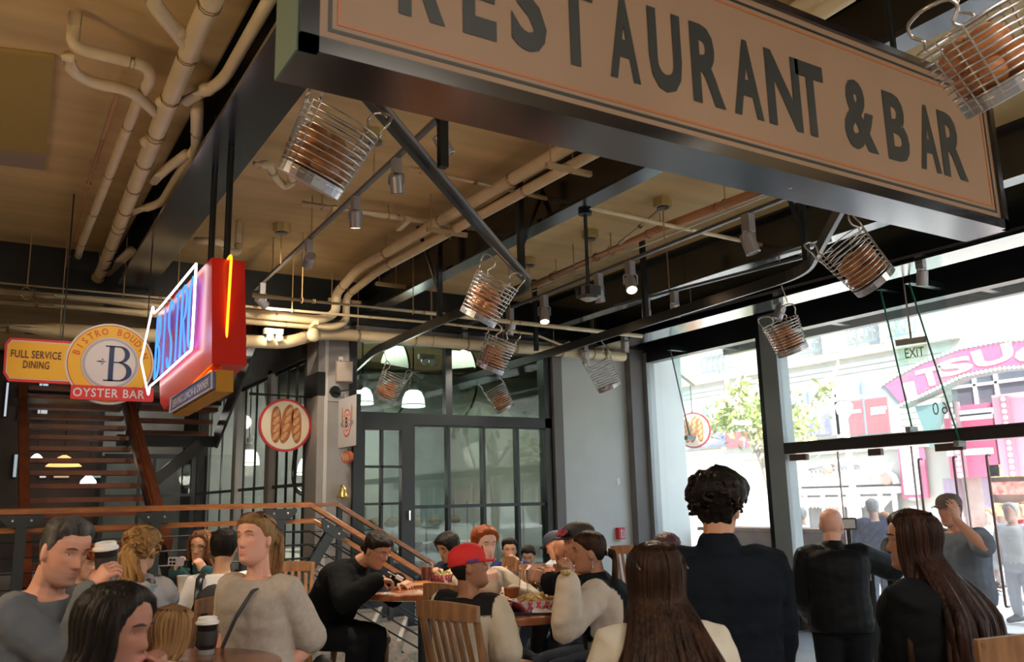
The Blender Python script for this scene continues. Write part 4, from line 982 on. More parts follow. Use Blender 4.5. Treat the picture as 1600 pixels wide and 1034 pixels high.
def pend(label, x, y, Y, s=1.0):
    c = onY(x, y, Y); t = thing('dome_pendant', label, 'lamp', c, 'white dome pendants')
    obj('shade', MB().lathe(c, [(.175*s,-.13*s),(.172*s,-.10*s),(.16*s,0),(.12*s,.09*s),(.07*s,.12*s)], 24), M_enam, t, smooth=True, label='glowing white enamel shade')
    obj('rim_band', MB().tube(arc(c+Vector((0,0,-.10*s)), .176*s, 0, 2*pi, 24, XV, YV), .006*s, 5), M_black, t)
    obj('gear_box', MB().lathe(c, [(.075*s,.11*s),(.075*s,.22*s),(.05*s,.24*s),(.05*s,.32*s),(.02*s,.33*s)], 16), mat('gear_grey', (.42,.43,.40), .4, .4), t)
    obj('arm', MB().tube(bend([c+Vector((.07*s,0,.12*s)), c+Vector((.12*s,0,.2*s)), c+Vector((.07*s,0,.33*s)), c+Vector((0,0,.34*s))], .04, 3), .008, 5), M_silver, t)
    obj('drop_rod', MB().cyl(c+Vector((0,0,.3*s)), (c.x, c.y, ZC), .012, n=6), M_black, t)
    lamp('POINT', 'pendant_glow', c+Vector((0,0,-.2)), 4, (1.0, 0.9, 0.75), .12)
pend('bright white dome pendant just behind the shop glass', 646, 622, 11.6, 1.0)
pend('white dome pendant half hidden by the crest board', 566, 618, 12.3, 1.0)
pend('dome pendant glowing through the side glazing by the round sign', 389, 714, 14.6, 1.0)
pend('dome pendant close behind the grey column', 484, 727, 13.0, 1.1)
pend('small dome pendant further inside the bakery', 468, 652, 15.6, 1.0)
# bread racks close behind the glass
M_rack = mat('rack_wire', (.35,.36,.36), .35, .7)
def rack(label, x0, x1, y, zs, seed):
    t = thing('bread_rack', label, 'rack', (x0, y, 0))
    for x in (x0, x1):
        for yy in (y, y+.42): obj('upright', MB().cyl((x,yy,0.0), (x,yy,zs[-1]+.35), .014, n=6), M_rack, t)
    r_ = random.Random(seed); n = int((x1-x0)/.25)
    for j, z in enumerate(zs):
        m_ = MB()
        for q in range(9): m_.box(x0, x1, y+q*.052, y+q*.052+.008, z-.006, z)
        m_.box(x0, x1, y-.005, y+.003, z-.012, z+.004); obj('shelf', m_, M_rack, t)
        for i in range(n):
            c = Vector((x0+(i+.5)*(x1-x0)/n+r_.uniform(-.02,.02), y+.2, z+.072)); lv = thing('bread_loaf', 'round floury loaf on shelf %d of the %s' % (j+1, label), 'bread', c, 'loaves on the bakery racks')
            lv['label'] = '%s round loaf from the left, %s shelf, %s' % (('first','second','third','fourth')[i], ('lowest','middle','top')[j], label)
            g = MB().ell(c, .105, .10, .072, 12, 7)
            obj('crust', g, MATS['bread_tan'] if 'bread_tan' in MATS else mat("bread_tan", (.46,.27,.11), .6, var=.5, scale=8), lv, smooth=True)
            obj('score', MB().tube([c+Vector((-.06,-.03,.058)), c+Vector((0,-.03,.073)), c+Vector((.06,-.03,.058))], .010, 5), M_bread2, lv, smooth=True)
rack('rack behind the door', 4.25, 5.0, 11.0, [0.62, 0.97, 1.32], 4)
rack('rack behind the window', 5.15, 6.0, 11.05, [0.62, 0.97, 1.32], 5)
ct = thing('bakery_counter', 'long pale steel counter inside the bakery', 'counter', (5.5, 14, 0))
obj('cabinet', MB().box(3.9, 8.4, 14.6, 15.3, 0, .86), mat('counter_steel', (.42,.44,.44), .35, .4), ct); obj('worktop', MB().box(3.85, 8.45, 14.55, 15.35, .86, .92), mat('worktop_pale', (.62,.62,.58), .4), ct)
obj('cabinet', MB().box(3.75, 4.3, 11.4, 14.2, 0, .86), MATS['counter_steel'], ct); obj('worktop', MB().box(3.72, 4.34, 11.35, 14.25, .86, .92), MATS['worktop_pale'], ct)
mx_ = thing('dough_mixer', 'dark curved dough mixer hook and stand behind the side glazing', 'mixer', (3.95, 12.3, .92))
mp_ = [onX(x, y, 3.9) for x, y in ((462,700),(458,745),(462,765),(474,773),(488,766),(494,745),(496,700))]
obj('hook', MB().tube(bend(mp_, .1, 3), .035, 8), M_black, mx_, smooth=True); obj('head', MB().ell(mp_[-1]+Vector((0,0,.15)), .14, .22, .16, 12, 8), mat('mixer_grey', (.3,.31,.31), .4), mx_, smooth=True)
obj('stand', MB().box(3.82, 4.0, mp_[-1].y-.1, mp_[-1].y+.1, .92, mp_[-1].z+.1), MATS['mixer_grey'], mx_)
lamp('AREA', 'bakery_light', (5.8, 14.2, 4.35), 28, (1.0, .93, .82), 2.2, (5.8, 14.2, 0))
lamp('AREA', 'hall_light', (2.7, 16.0, 4.4), 4, (1.0, .9, .78), 1.0, (2.7, 16.0, 0))

# ================================================================== tables, chairs, food
M_tab = mat('table_wood', (0.24, 0.075, 0.028), 0.22, var=0.35, scale=5, stretch=(1, 7, 1), coat=0.4)
M_chair = mat('chair_wood', (0.23, 0.112, 0.052), 0.4, var=0.35, scale=6, stretch=(6, 6, 1))
M_ped = mat('pedestal_blue', (0.02, 0.035, 0.05), 0.4)
TZ = 1.07
def table(label, c, R, z=TZ, group='round bistro tables'):
    c = Vector(c); t = thing('bistro_table', label, 'table', (c.x, c.y, 0), group)
    obj('table_top', MB().lathe((c.x, c.y, z-.045), [(R-.02,0),(R-.005,.006),(R,.02),(R-.004,.04),(R-.02,.045)], 48), M_tab, t, angle=40)
    obj('pedestal', MB().lathe((c.x, c.y, 0), [(.05,.03),(.05,z-.08),(.16,z-.075),(.17,z-.046)], 18), M_ped, t, angle=40)
    obj('foot_plate', MB().lathe((c.x, c.y, 0), [(.30,0),(.30,.015),(.10,.04),(.06,.06)], 28), M_ped, t, angle=40)
    return t
def mkchair():
    """counter height chair, local: faces +Y, floor at 0"""
    t = thing('bistro_chair', 'chair', 'chair', (0,0,0), 'slat back bistro chairs'); H0 = .72
    obj('seat', MB().loft([[(x*s, y*s+.0, z) for x, y in ((-.20,-.19),(.20,-.19),(.225,.21),(-.225,.21))] for z, s in ((H0-.04,.97),(H0-.03,1),(H0-.008,1),(H0,.97))]), M_chair, t)
    for x in (-.19, .19):
        obj('leg', MB().tube([(x*1.08,.19,0),(x,.18,H0-.03)], [.018,.022], 8), M_chair, t)
        obj('leg', MB().tube([(x*1.02,-.24,0),(x,-.185,H0-.1),(x,-.18,H0),(x*1.0,-.22,H0+.25),(x*1.02,-.27,H0+.45)], [.018,.022,.022,.02,.017], 8), M_chair, t)
        obj('stretcher', MB().bar((x*1.05,.185,.30),(x*1.02,-.215,.30), .022, .03), M_chair, t)
    for y, z in ((.186,.24), (-.21,.40)): obj('stretcher', MB().bar((-.2,y,z),(.2,y,z), .022, .03), M_chair, t)
    obj('top_rail', MB().loft([[(x, -.262-.035*(1-(x/.22)**2)+d, H0+z) for d, z in ((-.012,.385),(.012,.385),(.010,.455+.015*(1-(x/.22)**2)),(-.012,.455+.015*(1-(x/.22)**2)))] for x in [-.215+.43*i/10 for i in range(11)]]), M_chair, t, angle=40)
    obj('lower_rail', MB().bar((-.19,-.196,H0+.06),(.19,-.196,H0+.06), .02, .04), M_chair, t)
    for i in range(6):
        x = -.14+.28*i/5; obj('slat', MB().loft([[(x+a*.014, y_-.006, z), (x+a*.014, y_+.006, z)][::1]+[(x-a*.014, y_+.006, z), (x-a*.014, y_-.006, z)] for a in (1,) for y_, z in ((-.196,H0+.07),(-.235,H0+.2),(-.288,H0+.385))]), M_chair, t)
    return t
chair0 = mkchair(); CHN = [0]
def chair(label, x, y, rz):
    if CHN[0] == 0:
        chair0.location = (x, y, 0); chair0.rotation_euler.z = radians(rz); chair0['label'] = label; r = chair0
    else: r = dup(chair0, (x, y, 0), radians(rz), label)
    CHN[0] += 1
    return r
M_tray = mat('tray_black', (.015,.015,.018), .4); M_pap = mat('liner_white', (.72,.66,.68), .6); M_chk = mat('liner_red', (.62,.06,.14), .6)
def boat(label, c, rz, food, s=1.0, seed=1):
    """paper food boat with a red check liner"""
    c = Vector(c); t = thing('food_boat', label, 'food', c, 'checked paper food boats', 0); ca, sa = cos(radians(rz)), sin(radians(rz))
    X_, Y_ = Vector((ca,sa,0)), Vector((-sa,ca,0)); r_ = random.Random(seed)
    def rect(a, b, z): return [c+X_*x*a*s+Y_*y*b*s+ZV*z*s for x, y in ((-1,-1),(0,-1.05),(1,-1),(1.04,0),(1,1),(0,1.05),(-1,1),(-1.04,0))]
    mb = MB(); mb.loft([rect(.07,.045,0.001), rect(.105,.075,.05), rect(.10,.07,.05), rect(.066,.041,.006)], caps=True)
    bt = obj('paper_tray', mb, M_pap, t)
    for k in range(5):
        for sg in (-1, 1):
            u0 = -.8+.4*k; a = c+X_*u0*.08*s-Y_*(.052)*s+ZV*.008*s; b = c+X_*(u0+.28*sg)*.098*s-Y_*.0765*s+ZV*.048*s
            obj('check_line', MB().bar(a-Y_*.003, b-Y_*.003, .007*s, .002, Y_), M_chk, bt)
            a = c-X_*.0745*s+Y_*u0*.05*s+ZV*.008*s; b = c-X_*.1085*s+Y_*(u0+.28*sg)*.07*s+ZV*.048*s
            obj('check_line', MB().bar(a-X_*.003, b-X_*.003, .007*s, .002, X_), M_chk, bt)
    mb = MB()
    for k in range(20):
        p = c+X_*r_.uniform(-.07,.07)*s+Y_*r_.uniform(-.045,.045)*s+ZV*r_.uniform(.03,.062)*s; d = Vector((r_.gauss(0,1), r_.gauss(0,1), r_.gauss(0,.4))).normalized()*.035*s
        mb.bar(p-d, p+d, .011*s, .011*s)
    obj('fries', mb, mat('fries_%s' % food, {'fries': (.62,.42,.16), 'salad': (.45,.42,.10), 'roll': (.52,.34,.18)}[food], .6, var=.4, scale=40), t, kind='stuff')
    return t
def cup_clear(label, c, fill=(.25,.05,.03), lvl=.55, s=1.0, h=.135):
    c = Vector(c); t = thing('plastic_cup', label, 'cup', c, 'clear plastic cups')
    obj('cup_wall', MB().lathe(c, [(.030*s,0),(.046*s,h*s),(.048*s,h*s),(.0475*s,h*s-.003),(.0445*s,h*s-.004),(.029*s,.003)], 20, caps=False), glass_mat('cup_plastic', (.96,.97,.97), 1.3), t, smooth=True)
    obj('drink', MB().lathe(c, [(.0285*s,.004),(.0285*s+.0155*lvl*s,h*lvl*s)], 18), mat('drink_%d' % int(fill[0]*100), fill, .15), t)
    return t
M_cupb = mat('cup_black', (.012,.011,.013), .45); M_lid = mat('lid_white', (.82,.80,.80), .35)
def cup_coffee(label, c, ax=(0,0,1), s=1.0, logo=None):
    c, ax = Vector(c), Vector(ax).normalized(); t = thing('paper_cup', label, 'cup', c, 'black paper coffee cups')
    obj('cup_body', MB().lathe(c, [(.029*s,0),(.030*s,.002),(.042*s,.118*s),(.044*s,.12*s)], 24, ax), M_cupb, t, angle=40)
    obj('sleeve', MB().lathe(c, [(.0355*s,.035*s),(.0375*s,.036*s),(.0415*s,.088*s),(.0405*s,.09*s)], 24, ax), mat('sleeve_black', (.022,.019,.020), .7), t, angle=40)
    obj('lid', MB().lathe(c, [(.045*s,.115*s),(.047*s,.118*s),(.046*s,.126*s),(.040*s,.130*s),(.038*s,.142*s),(.034*s,.144*s),(.033*s,.139*s),(.01*s,.139*s)], 24, ax), M_lid, t, angle=40)
    obj('base_ring', MB().lathe(c, [(.0295*s,-.001),(.031*s,.0),(.032*s,.018*s),(.031*s,.018*s)], 24, ax), mat('cup_grey', (.25,.25,.26), .5), t, angle=40)
    return t
def bottle(label, c):
    c = Vector(c); t = thing('wine_bottle', label, 'bottle', c)
    obj('glass_body', MB().lathe(c, [(.030,0),(.036,.004),(.036,.15),(.030,.185),(.014,.22),(.013,.275),(.015,.277),(.015,.285)], 20), mat('bottle_green', (.010,.018,.012), .1), t, smooth=True)
    obj('paper_label', MB().lathe(c, [(.0363,.05),(.0365,.051),(.0365,.115),(.0363,.116)], 20, caps=False), mat('label_dark', (.10,.11,.14), .6), t)
    return t
# ================================================================== signs

# ---- big hanging sign
YS = 2.2
P_ = lambda x, y: onY(x, y, YS)
sx0, sx1 = P_(466, 62).x, P_(1572, 360).x; sz0 = 0.5*(P_(490,62).z+P_(1565,360).z)-0.02; sz1 = P_(1535, 138).z+0.01
bs = thing('hanging_sign', 'large cream hanging sign with black condensed letters in a dark frame', 'sign', ((sx0+sx1)/2, YS, (sz0+sz1)/2))
M_sgn = mat('sign_cream', (0.245, 0.148, 0.088), 0.6, var=0.05, scale=3)
M_sfr = mat('sign_frame', (0.010, 0.008, 0.009), 0.2, coat=0.8)
M_line = mat('sign_line_black', (0.012, 0.014, 0.014), 0.5); M_org = mat('sign_line_orange', (0.33, 0.10, 0.03), 0.5)
fw_ = 0.055; TH = 0.21
obj('frame_body', MB().box(sx0, sx1, YS+0.004, YS+TH, sz0, sz1), M_sfr, bs)
for b in ((sx0, sx0+fw_, sz0, sz1), (sx1-fw_*0.7, sx1, sz0, sz1), (sx0, sx1, sz0, sz0+fw_*0.9), (sx0, sx1, sz1-fw_*0.6, sz1)):
    obj('frame_edge', MB().box(b[0], b[1], YS-0.02, YS+0.004, b[2], b[3]), M_sfr, bs)
obj('end_plate', MB().box(sx0-0.006, sx0, YS, YS+TH, sz0, sz1), mat('end_green', (0.10, 0.17, 0.13), 0.5), bs, label='green end plate')
obj('face', MB().box(sx0+fw_, sx1-fw_*0.7, YS-0.004, YS+0.003, sz0+fw_*0.9, sz1-fw_*0.6), M_sgn, bs)
def ring(g, w, m, nm):
    x0, x1, z0, z1 = sx0+fw_+g, sx1-fw_*0.7-g, sz0+fw_*0.9+g, sz1-fw_*0.6-g; y0, y1 = YS-0.006, YS-0.004
    for b in ((x0, x0+w, z0, z1), (x1-w, x1, z0, z1), (x0+w, x1-w, z0, z0+w), (x0+w, x1-w, z1-w, z1)): obj(nm, MB().box(b[0], b[1], y0, y1, b[2], b[3]), m, bs)
ring(0.030, 0.012, M_line, 'border_line'); ring(0.058, 0.009, M_org, 'border_line')
lz1 = P_(1465, 173).z; lz0 = P_(1502, 282).z; ch_ = lz1-lz0
def sglyph(ch, xl, xr, ypx):
    vs, fs = text_geo(ch, ch_, 1.0, 0.036); a, b = P_(xl, ypx).x, P_(xr, ypx).x
    x0, x1 = min(v.x for v in vs), max(v.x for v in vs); zc = (lz0+lz1)/2
    mb = MB(); mb.add([Vector((a+(b-a)*(v.x-x0)/(x1-x0), YS-0.007, zc+v.y)) for v in vs], fs)
    obj('letter', mb, M_line, bs, fix=False)
for ch, xl, xr, y in (('R',622,694,0),('E',722,774,20),('S',797,852,30),('T',866,925,30),('A',950,996,60),('U',1012,1062,75),('R',1078,1127,90),('A',1142,1186,110),('N',1195,1246,120),('T',1243,1285,140),('&',1317,1365,180),('B',1382,1416,200),('A',1433,1463,215),('R',1468,1504,225)):
    sglyph(ch, xl, xr, y)
for xp in (1430, 760, 1080):
    x = P_(xp, 100).x; obj('hanger_rod', MB().cyl((x, YS+0.1, sz1), (x, YS+0.1, ZC), 0.016, n=8), M_black, bs)
x = P_(1430, 100).x; obj('hanger_rod', MB().cyl((x, YS+0.1, sz1+0.15), (x+0.12, YS+0.2, ZC), 0.010, n=6), M_black, bs)
obj('screw', MB().ell((P_(1265,290).x, YS+0.1, sz0), 0.008, 0.008, 0.004, 8, 4), M_silver, bs)

# ---- round yellow sign with side tab
YR = 8.4
Q = lambda x, y: onY(x, y, YR)
cc = Q(172.5, 568); R0 = (Q(242.5,568).x-Q(103,568).x)/2
rs = thing('bistro_sign', 'round yellow hanging sign with navy serif letter and red banner', 'sign', cc)
M_yel = mat('sign_yellow', (0.80, 0.44, 0.03), 0.5); M_swh = mat('sign_offwhite', (0.66, 0.62, 0.64), 0.5); M_sred = mat('sign_red', (0.66, 0.035, 0.035), 0.5)
M_navy = mat('sign_navy', (0.015, 0.035, 0.12), 0.5); M_brn = mat('sign_brown', (0.10, 0.03, 0.03), 0.5); M_ored = mat('sign_orange_red', (0.62, 0.10, 0.02), 0.5); M_sgrey = mat('sign_grey_rim', (0.42, 0.39, 0.44), 0.5)
disc = lambda r, y0, y1, n=56: MB().cyl((cc.x, y0, cc.z), (cc.x, y1, cc.z), r, n=n)
obj('tab', (lambda: MB().prism([(x-cc.x, z-cc.z) for x, z in [(Q(16,527).x, Q(16,527).z), (Q(8,536).x, Q(8,536).z), (Q(5,582).x, Q(5,582).z), (Q(13,595).x, Q(13,595).z), (Q(112,600).x, Q(112,600).z), (Q(112,533).x, Q(112,533).z)]], (cc.x, YR+0.01, cc.z), XV, ZV, YV, 0.05))(), M_sred, rs)
obj('tab_face', (lambda: MB().prism([(x-cc.x, z-cc.z) for x, z in [(Q(19,530.5).x, Q(19,530.5).z), (Q(12,538).x, Q(12,538).z), (Q(8.5,580).x, Q(8.5,580).z), (Q(15,591).x, Q(15,591).z), (Q(112,596).x, Q(112,596).z), (Q(112,537).x, Q(112,537).z)]], (cc.x, YR+0.006, cc.z), XV, ZV, YV, 0.01))(), M_swh, rs)
obj('tab_face', (lambda: MB().prism([(x-cc.x, z-cc.z) for x, z in [(Q(20,532).x, Q(20,532).z), (Q(13,539).x, Q(13,539).z), (Q(10,579).x, Q(10,579).z), (Q(16,590).x, Q(16,590).z), (Q(112,594.5).x, Q(112,594.5).z), (Q(112,538.5).x, Q(112,538.5).z)]], (cc.x, YR+0.002, cc.z), XV, ZV, YV, 0.01))(), M_yel, rs)
a, b = Q(17, 552), Q(96, 556); lettering('lettering', 'FULL SERVICE', (a+b)/2, XV, ZV, Q(50,548).z-Q(50,560).z, M_brn, rs, 1, 0.012, 0.004, width=b.x-a.x, track=1.1)
a, b = Q(36, 569), Q(77, 571); lettering('lettering', 'DINING', (a+b)/2, XV, ZV, Q(50,563).z-Q(50,575).z, M_brn, rs, 1, 0.012, 0.004, width=b.x-a.x, track=1.1)
obj('disc', disc(R0, YR, YR+0.06), M_swh, rs)
obj('yellow_ring', disc(R0*0.945, YR-0.004, YR), M_yel, rs)
for rr in (0.945, 0.655): obj('ring_line', MB().tube([(cc.x+R0*rr*cos(2*pi*i/56), YR-0.004, cc.z+R0*rr*sin(2*pi*i/56)) for i in range(56)], 0.003, 4, closed=True, caps=False), M_ored, rs)
obj('inner_disc', disc(R0*0.655, YR-0.008, YR-0.004), M_swh, rs)
obj('grey_rim', disc(R0*0.63, YR-0.010, YR-0.008), M_sgrey, rs); obj('centre_disc', disc(R0*0.565, YR-0.012, YR-0.010), M_swh, rs)
word = "BISTRO BOUDIN"; a0_, a1_ = radians(163), radians(17)
for i, ch in enumerate(word):
    if ch == ' ': continue
    a = a0_+(a1_-a0_)*i/(len(word)-1)
    p = Vector((cc.x+R0*0.80*cos(a), YR-0.005, cc.z+R0*0.80*sin(a))); v = Vector((cos(a), 0, sin(a))); u = Vector((sin(a), 0, -cos(a)))
    lettering('letter', ch, p, u, v, R0*0.165, M_ored, rs, 0.85, 0.018, 0.002)
# serif capital
def serif_B(c, h, mat_, par, y):
    w_ = h*0.74; z0 = c.z-h/2; x0 = c.x-w_*0.46; mb = MB()
    mb.box(x0+w_*0.16, x0+w_*0.33, y-0.004, y, z0, z0+h)
    for (xa, xb, za, zb) in ((0, 0.55, 0, 0.035), (0.02, 0.55, 0.965, 1.0), (0.3, 0.6, 0.52, 0.55)): mb.box(x0+w_*xa, x0+w_*xb, y-0.004, y, z0+h*za, z0+h*zb)
    for (za, zb, rx, th) in ((0.52, 1.0, 0.36, 0.15), (0.0, 0.55, 0.46, 0.17)):
        zc, rz = z0+h*(za+zb)/2, h*(zb-za)/2; n = 18; out, inn = [], []
        for i in range(n+1):
            t = -pi/2+pi*i/n
            out.append((x0+w_*0.52+w_*rx*cos(t), zc+rz*sin(t))); inn.append((x0+w_*0.50+w_*(rx-th)*cos(t), zc+(rz-h*0.035)*sin(t)))
        vs = [(p[0], y-0.004, p[1]) for p in out]+[(p[0], y-0.004, p[1]) for p in inn]
        mb.add(vs, [(i, i+1, n+2+i, n+1+i) for i in range(n)])
    return obj('letter', mb, mat_, par, fix=False)
serif_B(Q(183, 568.5), Q(180,541).z-Q(180,596).z, M_navy, rs, YR-0.014)
wp = Q(160, 565); L1 = MB()
L1.prism([(-0.055,0),(-0.02,0.007),(0.03,0.002),(0.03,-0.002),(-0.02,-0.007)], (wp.x, YR-0.016, wp.z), XV, ZV, YV, 0.003)
for s in (-1, 1): L1.prism([(0.005,0.012*s),(-0.012,0.022*s),(-0.005,0.028*s),(0.012,0.014*s)], (wp.x, YR-0.016, wp.z), XV, ZV, YV, 0.003)
obj('emblem_spoon', L1, M_navy, rs)
bz = [Q(110, 602), Q(240, 608), Q(238, 630), Q(110, 624)]
x0, x1, z0, z1 = Q(110,610).x, Q(239,620).x, (Q(172,626).z), (Q(172,604).z)
obj('banner', MB().prism([(x0-cc.x+0.01, z0-cc.z),(x1-cc.x-0.01, z0-cc.z),(x1-cc.x, z0-cc.z+0.012),(x1-cc.x, z1-cc.z-0.012),(x1-cc.x-0.01, z1-cc.z),(x0-cc.x+0.01, z1-cc.z),(x0-cc.x, z1-cc.z-0.012),(x0-cc.x, z0-cc.z+0.012)], (cc.x, YR-0.03, cc.z), XV, ZV, YV, 0.03), M_sred, rs)
lettering('lettering', 'OYSTER BAR', (cc.x+0.005, YR-0.032, (z0+z1)/2), XV, ZV, (z1-z0)*0.62, M_swh, rs, 1, 0.018, 0.002, width=(x1-x0)*0.86, track=1.12)
for px in (98, 230):
    q = Q(px, 530); obj('hanger_rod', MB().cyl((q.x, YR+0.03, cc.z+R0*0.4), (q.x, YR+0.03, ZC), 0.006, n=6), M_black, rs)
lamp('SPOT', 'sign_beam', (cc.x+0.2, YR-1.6, 3.9), 7, (1, 0.85, 0.6), 0.05, cc, 50)

# ---- neon box sign
NX0, NX1, NY0 = onY(331, 480, 5.5).x, onY(384, 480, 5.5).x, 5.5
nz1, nz0 = onY(331, 402, 5.5).z, onY(331, 568, 5.5).z
NYA = NX0/(ray(243, 560).x/ray(243, 560).y)
ns = thing('neon_sign', 'red box sign with glowing blue neon letters and white neon outline', 'sign', ((NX0+NX1)/2, (NY0+NYA)/2, nz0))
M_nred = mat('neon_box_red', (0.62, 0.018, 0.012), 0.35, coat=0.3)
M_nw = emat('neon_white', (1.0, 0.86, 0.88), 0.8); M_nb = emat('neon_blue', (0.045, 0.19, 0.80), 0.45); M_ny = emat('neon_amber', (1.0, 0.30, 0.012), 0.55)
NF = lambda x, y: onX(x, y, NX0)          # a point of the left face
oc = [NF(331,402), NF(331,568), NF(256,640), NF(250,628), NF(247,490)]
poly = [(p.y, p.z) for p in oc]
obj('box', MB().prism(poly, (NX0, 0, 0), YV, ZV, XV, NX1-NX0), M_nred, ns)
n0 = onX(248, 478, NX0)
obj('end_fin', MB().prism([(NF(258,480).y, NF(258,480).z),(NF(258,460).y, NF(258,460).z),(NF(300,430).y, NF(300,430).z),(NF(300,470).y, NF(300,470).z)], (NX0+0.05,0,0), YV, ZV, XV, 0.08), M_nred, ns)
outline = [NF(315,413), NF(308,547), NF(300,553), NF(258,590), NF(241,604), NF(239,618), NF(227,564), NF(246,478), NF(247,490), NF(255,484)]
for X_, sgn in ((NX0-0.035, 1), (NX1+0.035, 1)):
    obj('outline_tube', MB().tube(bend([(X_, p.y, p.z) for p in outline]+[(X_, outline[0].y, outline[0].z)], 0.03, 3), 0.0085, 8), M_nw, ns, smooth=True)
# letters as bent tubes, two strokes each, on both faces
def nlet(ch):
    G = {'B': [[(0,0),(0,1),(.7,.97),(.9,.8),(.7,.55),(0,.5)], [(0,.5),(.75,.5),(1,.25),(.75,.02),(0,0)]], 'I': [[(.5,0),(.5,1)]],
         'S': [[(1,.85),(.75,1),(.25,1),(0,.8),(.2,.58),(.8,.42),(1,.2),(.75,0),(.25,0),(0,.15)]], 'T': [[(0,1),(1,1)],[(.5,1),(.5,0)]],
         'R': [[(0,0),(0,1),(.7,1),(1,.78),(.7,.52),(0,.5)],[(.4,.5),(1,0)]], 'O': [[(.5,1),(.1,.9),(0,.5),(.1,.1),(.5,0),(.9,.1),(1,.5),(.9,.9),(.5,1)]]}
    return G[ch]
yA, yB = NF(247, 560).y, NF(312, 480).y
for X_, flip in ((NX0-0.025, False), (NX1+0.025, True)):
    word_ = "BISTRO"; n = len(word_)
    for i, ch in enumerate(word_):
        s0, s1 = (i+0.08)/n, (i+0.86)/n
        if flip: s0, s1 = 1-s0, 1-s1
        for off in (0.0, 0.16):
            mb = MB()
            for st in nlet(ch):
                pts = []
                for (a, b) in st:
                    a2, b2 = 0.5+(a-0.5)*(1-off*1.6), 0.5+(b-0.5)*(1-off*0.35)
                    y = yA+(yB-yA)*(s0+(s1-s0)*a2); tt = (y-yA)/(yB-yA)
                    zl_ = (NF(247,592).z)*(1-tt)+NF(312,538).z*tt; zh = NF(247,500).z*(1-tt)+NF(312,428).z*tt
                    pts.append((X_, y, zl_+(zh-zl_)*b2))
                mb.tube(bend(pts, 0.05, 3), 0.0065, 6)
            obj('letter_tube', mb, M_nb, ns, smooth=True)
# amber tube down the end face
xm = onY(357, 470, NY0).x
obj('amber_tube', MB().tube(bend([(xm, NY0+0.06, nz1+0.02), (xm, NY0-0.03, nz1+0.03), (xm-0.012, NY0-0.03, onY(350,560,NY0).z), (xm-0.03, NY0+0.02, onY(343,572,NY0).z)], 0.04, 3), 0.009, 8), M_ny, ns, smooth=True)
# lower board
lb0, lb1 = NF(332, 582), NF(266, 640)
bw = NX0-0.02
bp4 = [onX(332, 580, bw), onX(332, 606, bw), onX(266, 645, bw), onX(268, 622, bw)]
lbs = obj('lower_board', MB().prism([(p.y, p.z) for p in bp4], (bw,0,0), YV, ZV, XV, 0.02), mat('board_blue', (0.10, 0.16, 0.42), 0.4), ns)
obj('lower_case', MB().prism([(bp4[0].y-0.01, bp4[0].z+0.01),(bp4[1].y-0.01, bp4[1].z-0.02),(bp4[2].y, bp4[2].z-0.02),(bp4[3].y, bp4[3].z+0.01)], (bw+0.021,0,0), YV, ZV, XV, 0.10), mat('case_ochre', (0.50, 0.24, 0.02), 0.5), ns)
obj('board_border', MB().tube([(bw-0.004, p.y, p.z) for p in bp4], 0.006, 5, closed=True, caps=False), M_swh, ns)
u_ = (bp4[0]-bp4[3]); u_.x = 0; L_ = u_.length
cmid = sum(bp4, Vector())/4; cmid.x = bw
vv = Vector((0,0,1)); uu = Vector((0,-1,0))
vs, fs = text_geo('SERVING LUNCH & DINNER', 1.0, 1.0, 0.02); wx_ = max(v.x for v in vs)
mb = MB()
for v in vs:
    s = 0.5+v.x/wx_*0.44; t_ = 0.5+v.y*0.5
    p = (bp4[2]*(1-s)+bp4[1]*s)*(1-t_)+(bp4[3]*(1-s)+bp4[0]*s)*t_; mb.v.append(Vector((bw-0.004, p.y, p.z)))
mb.f = [tuple(f) for f in fs]; mb.m = [0]*len(fs)
obj('lettering', mb, M_swh, ns, fix=False)
obj('amber_tube', MB().tube([(NX0+0.02, NF(325,575).y, NF(325,575).z-0.02), (NX0+0.02, NF(272,622).y, NF(272,622).z-0.02)], 0.010, 6), M_ny, ns, smooth=True)
for (x, y) in ((350,300),(297,340)):
    q = onZ(x, y, ZC-0.02); yy = NY0+0.12 if x > 320 else NY0+0.6
    xx = (NX0+NX1)/2; obj('support_pole', MB().cyl((xx, yy, nz1-0.15), (xx, yy, ZC), 0.022, n=8), M_black, ns)
lamp('POINT', 'neon_glow', (NX0-0.25, 5.9, 2.8), .7, (0.5, 0.6, 1.0), 0.1)

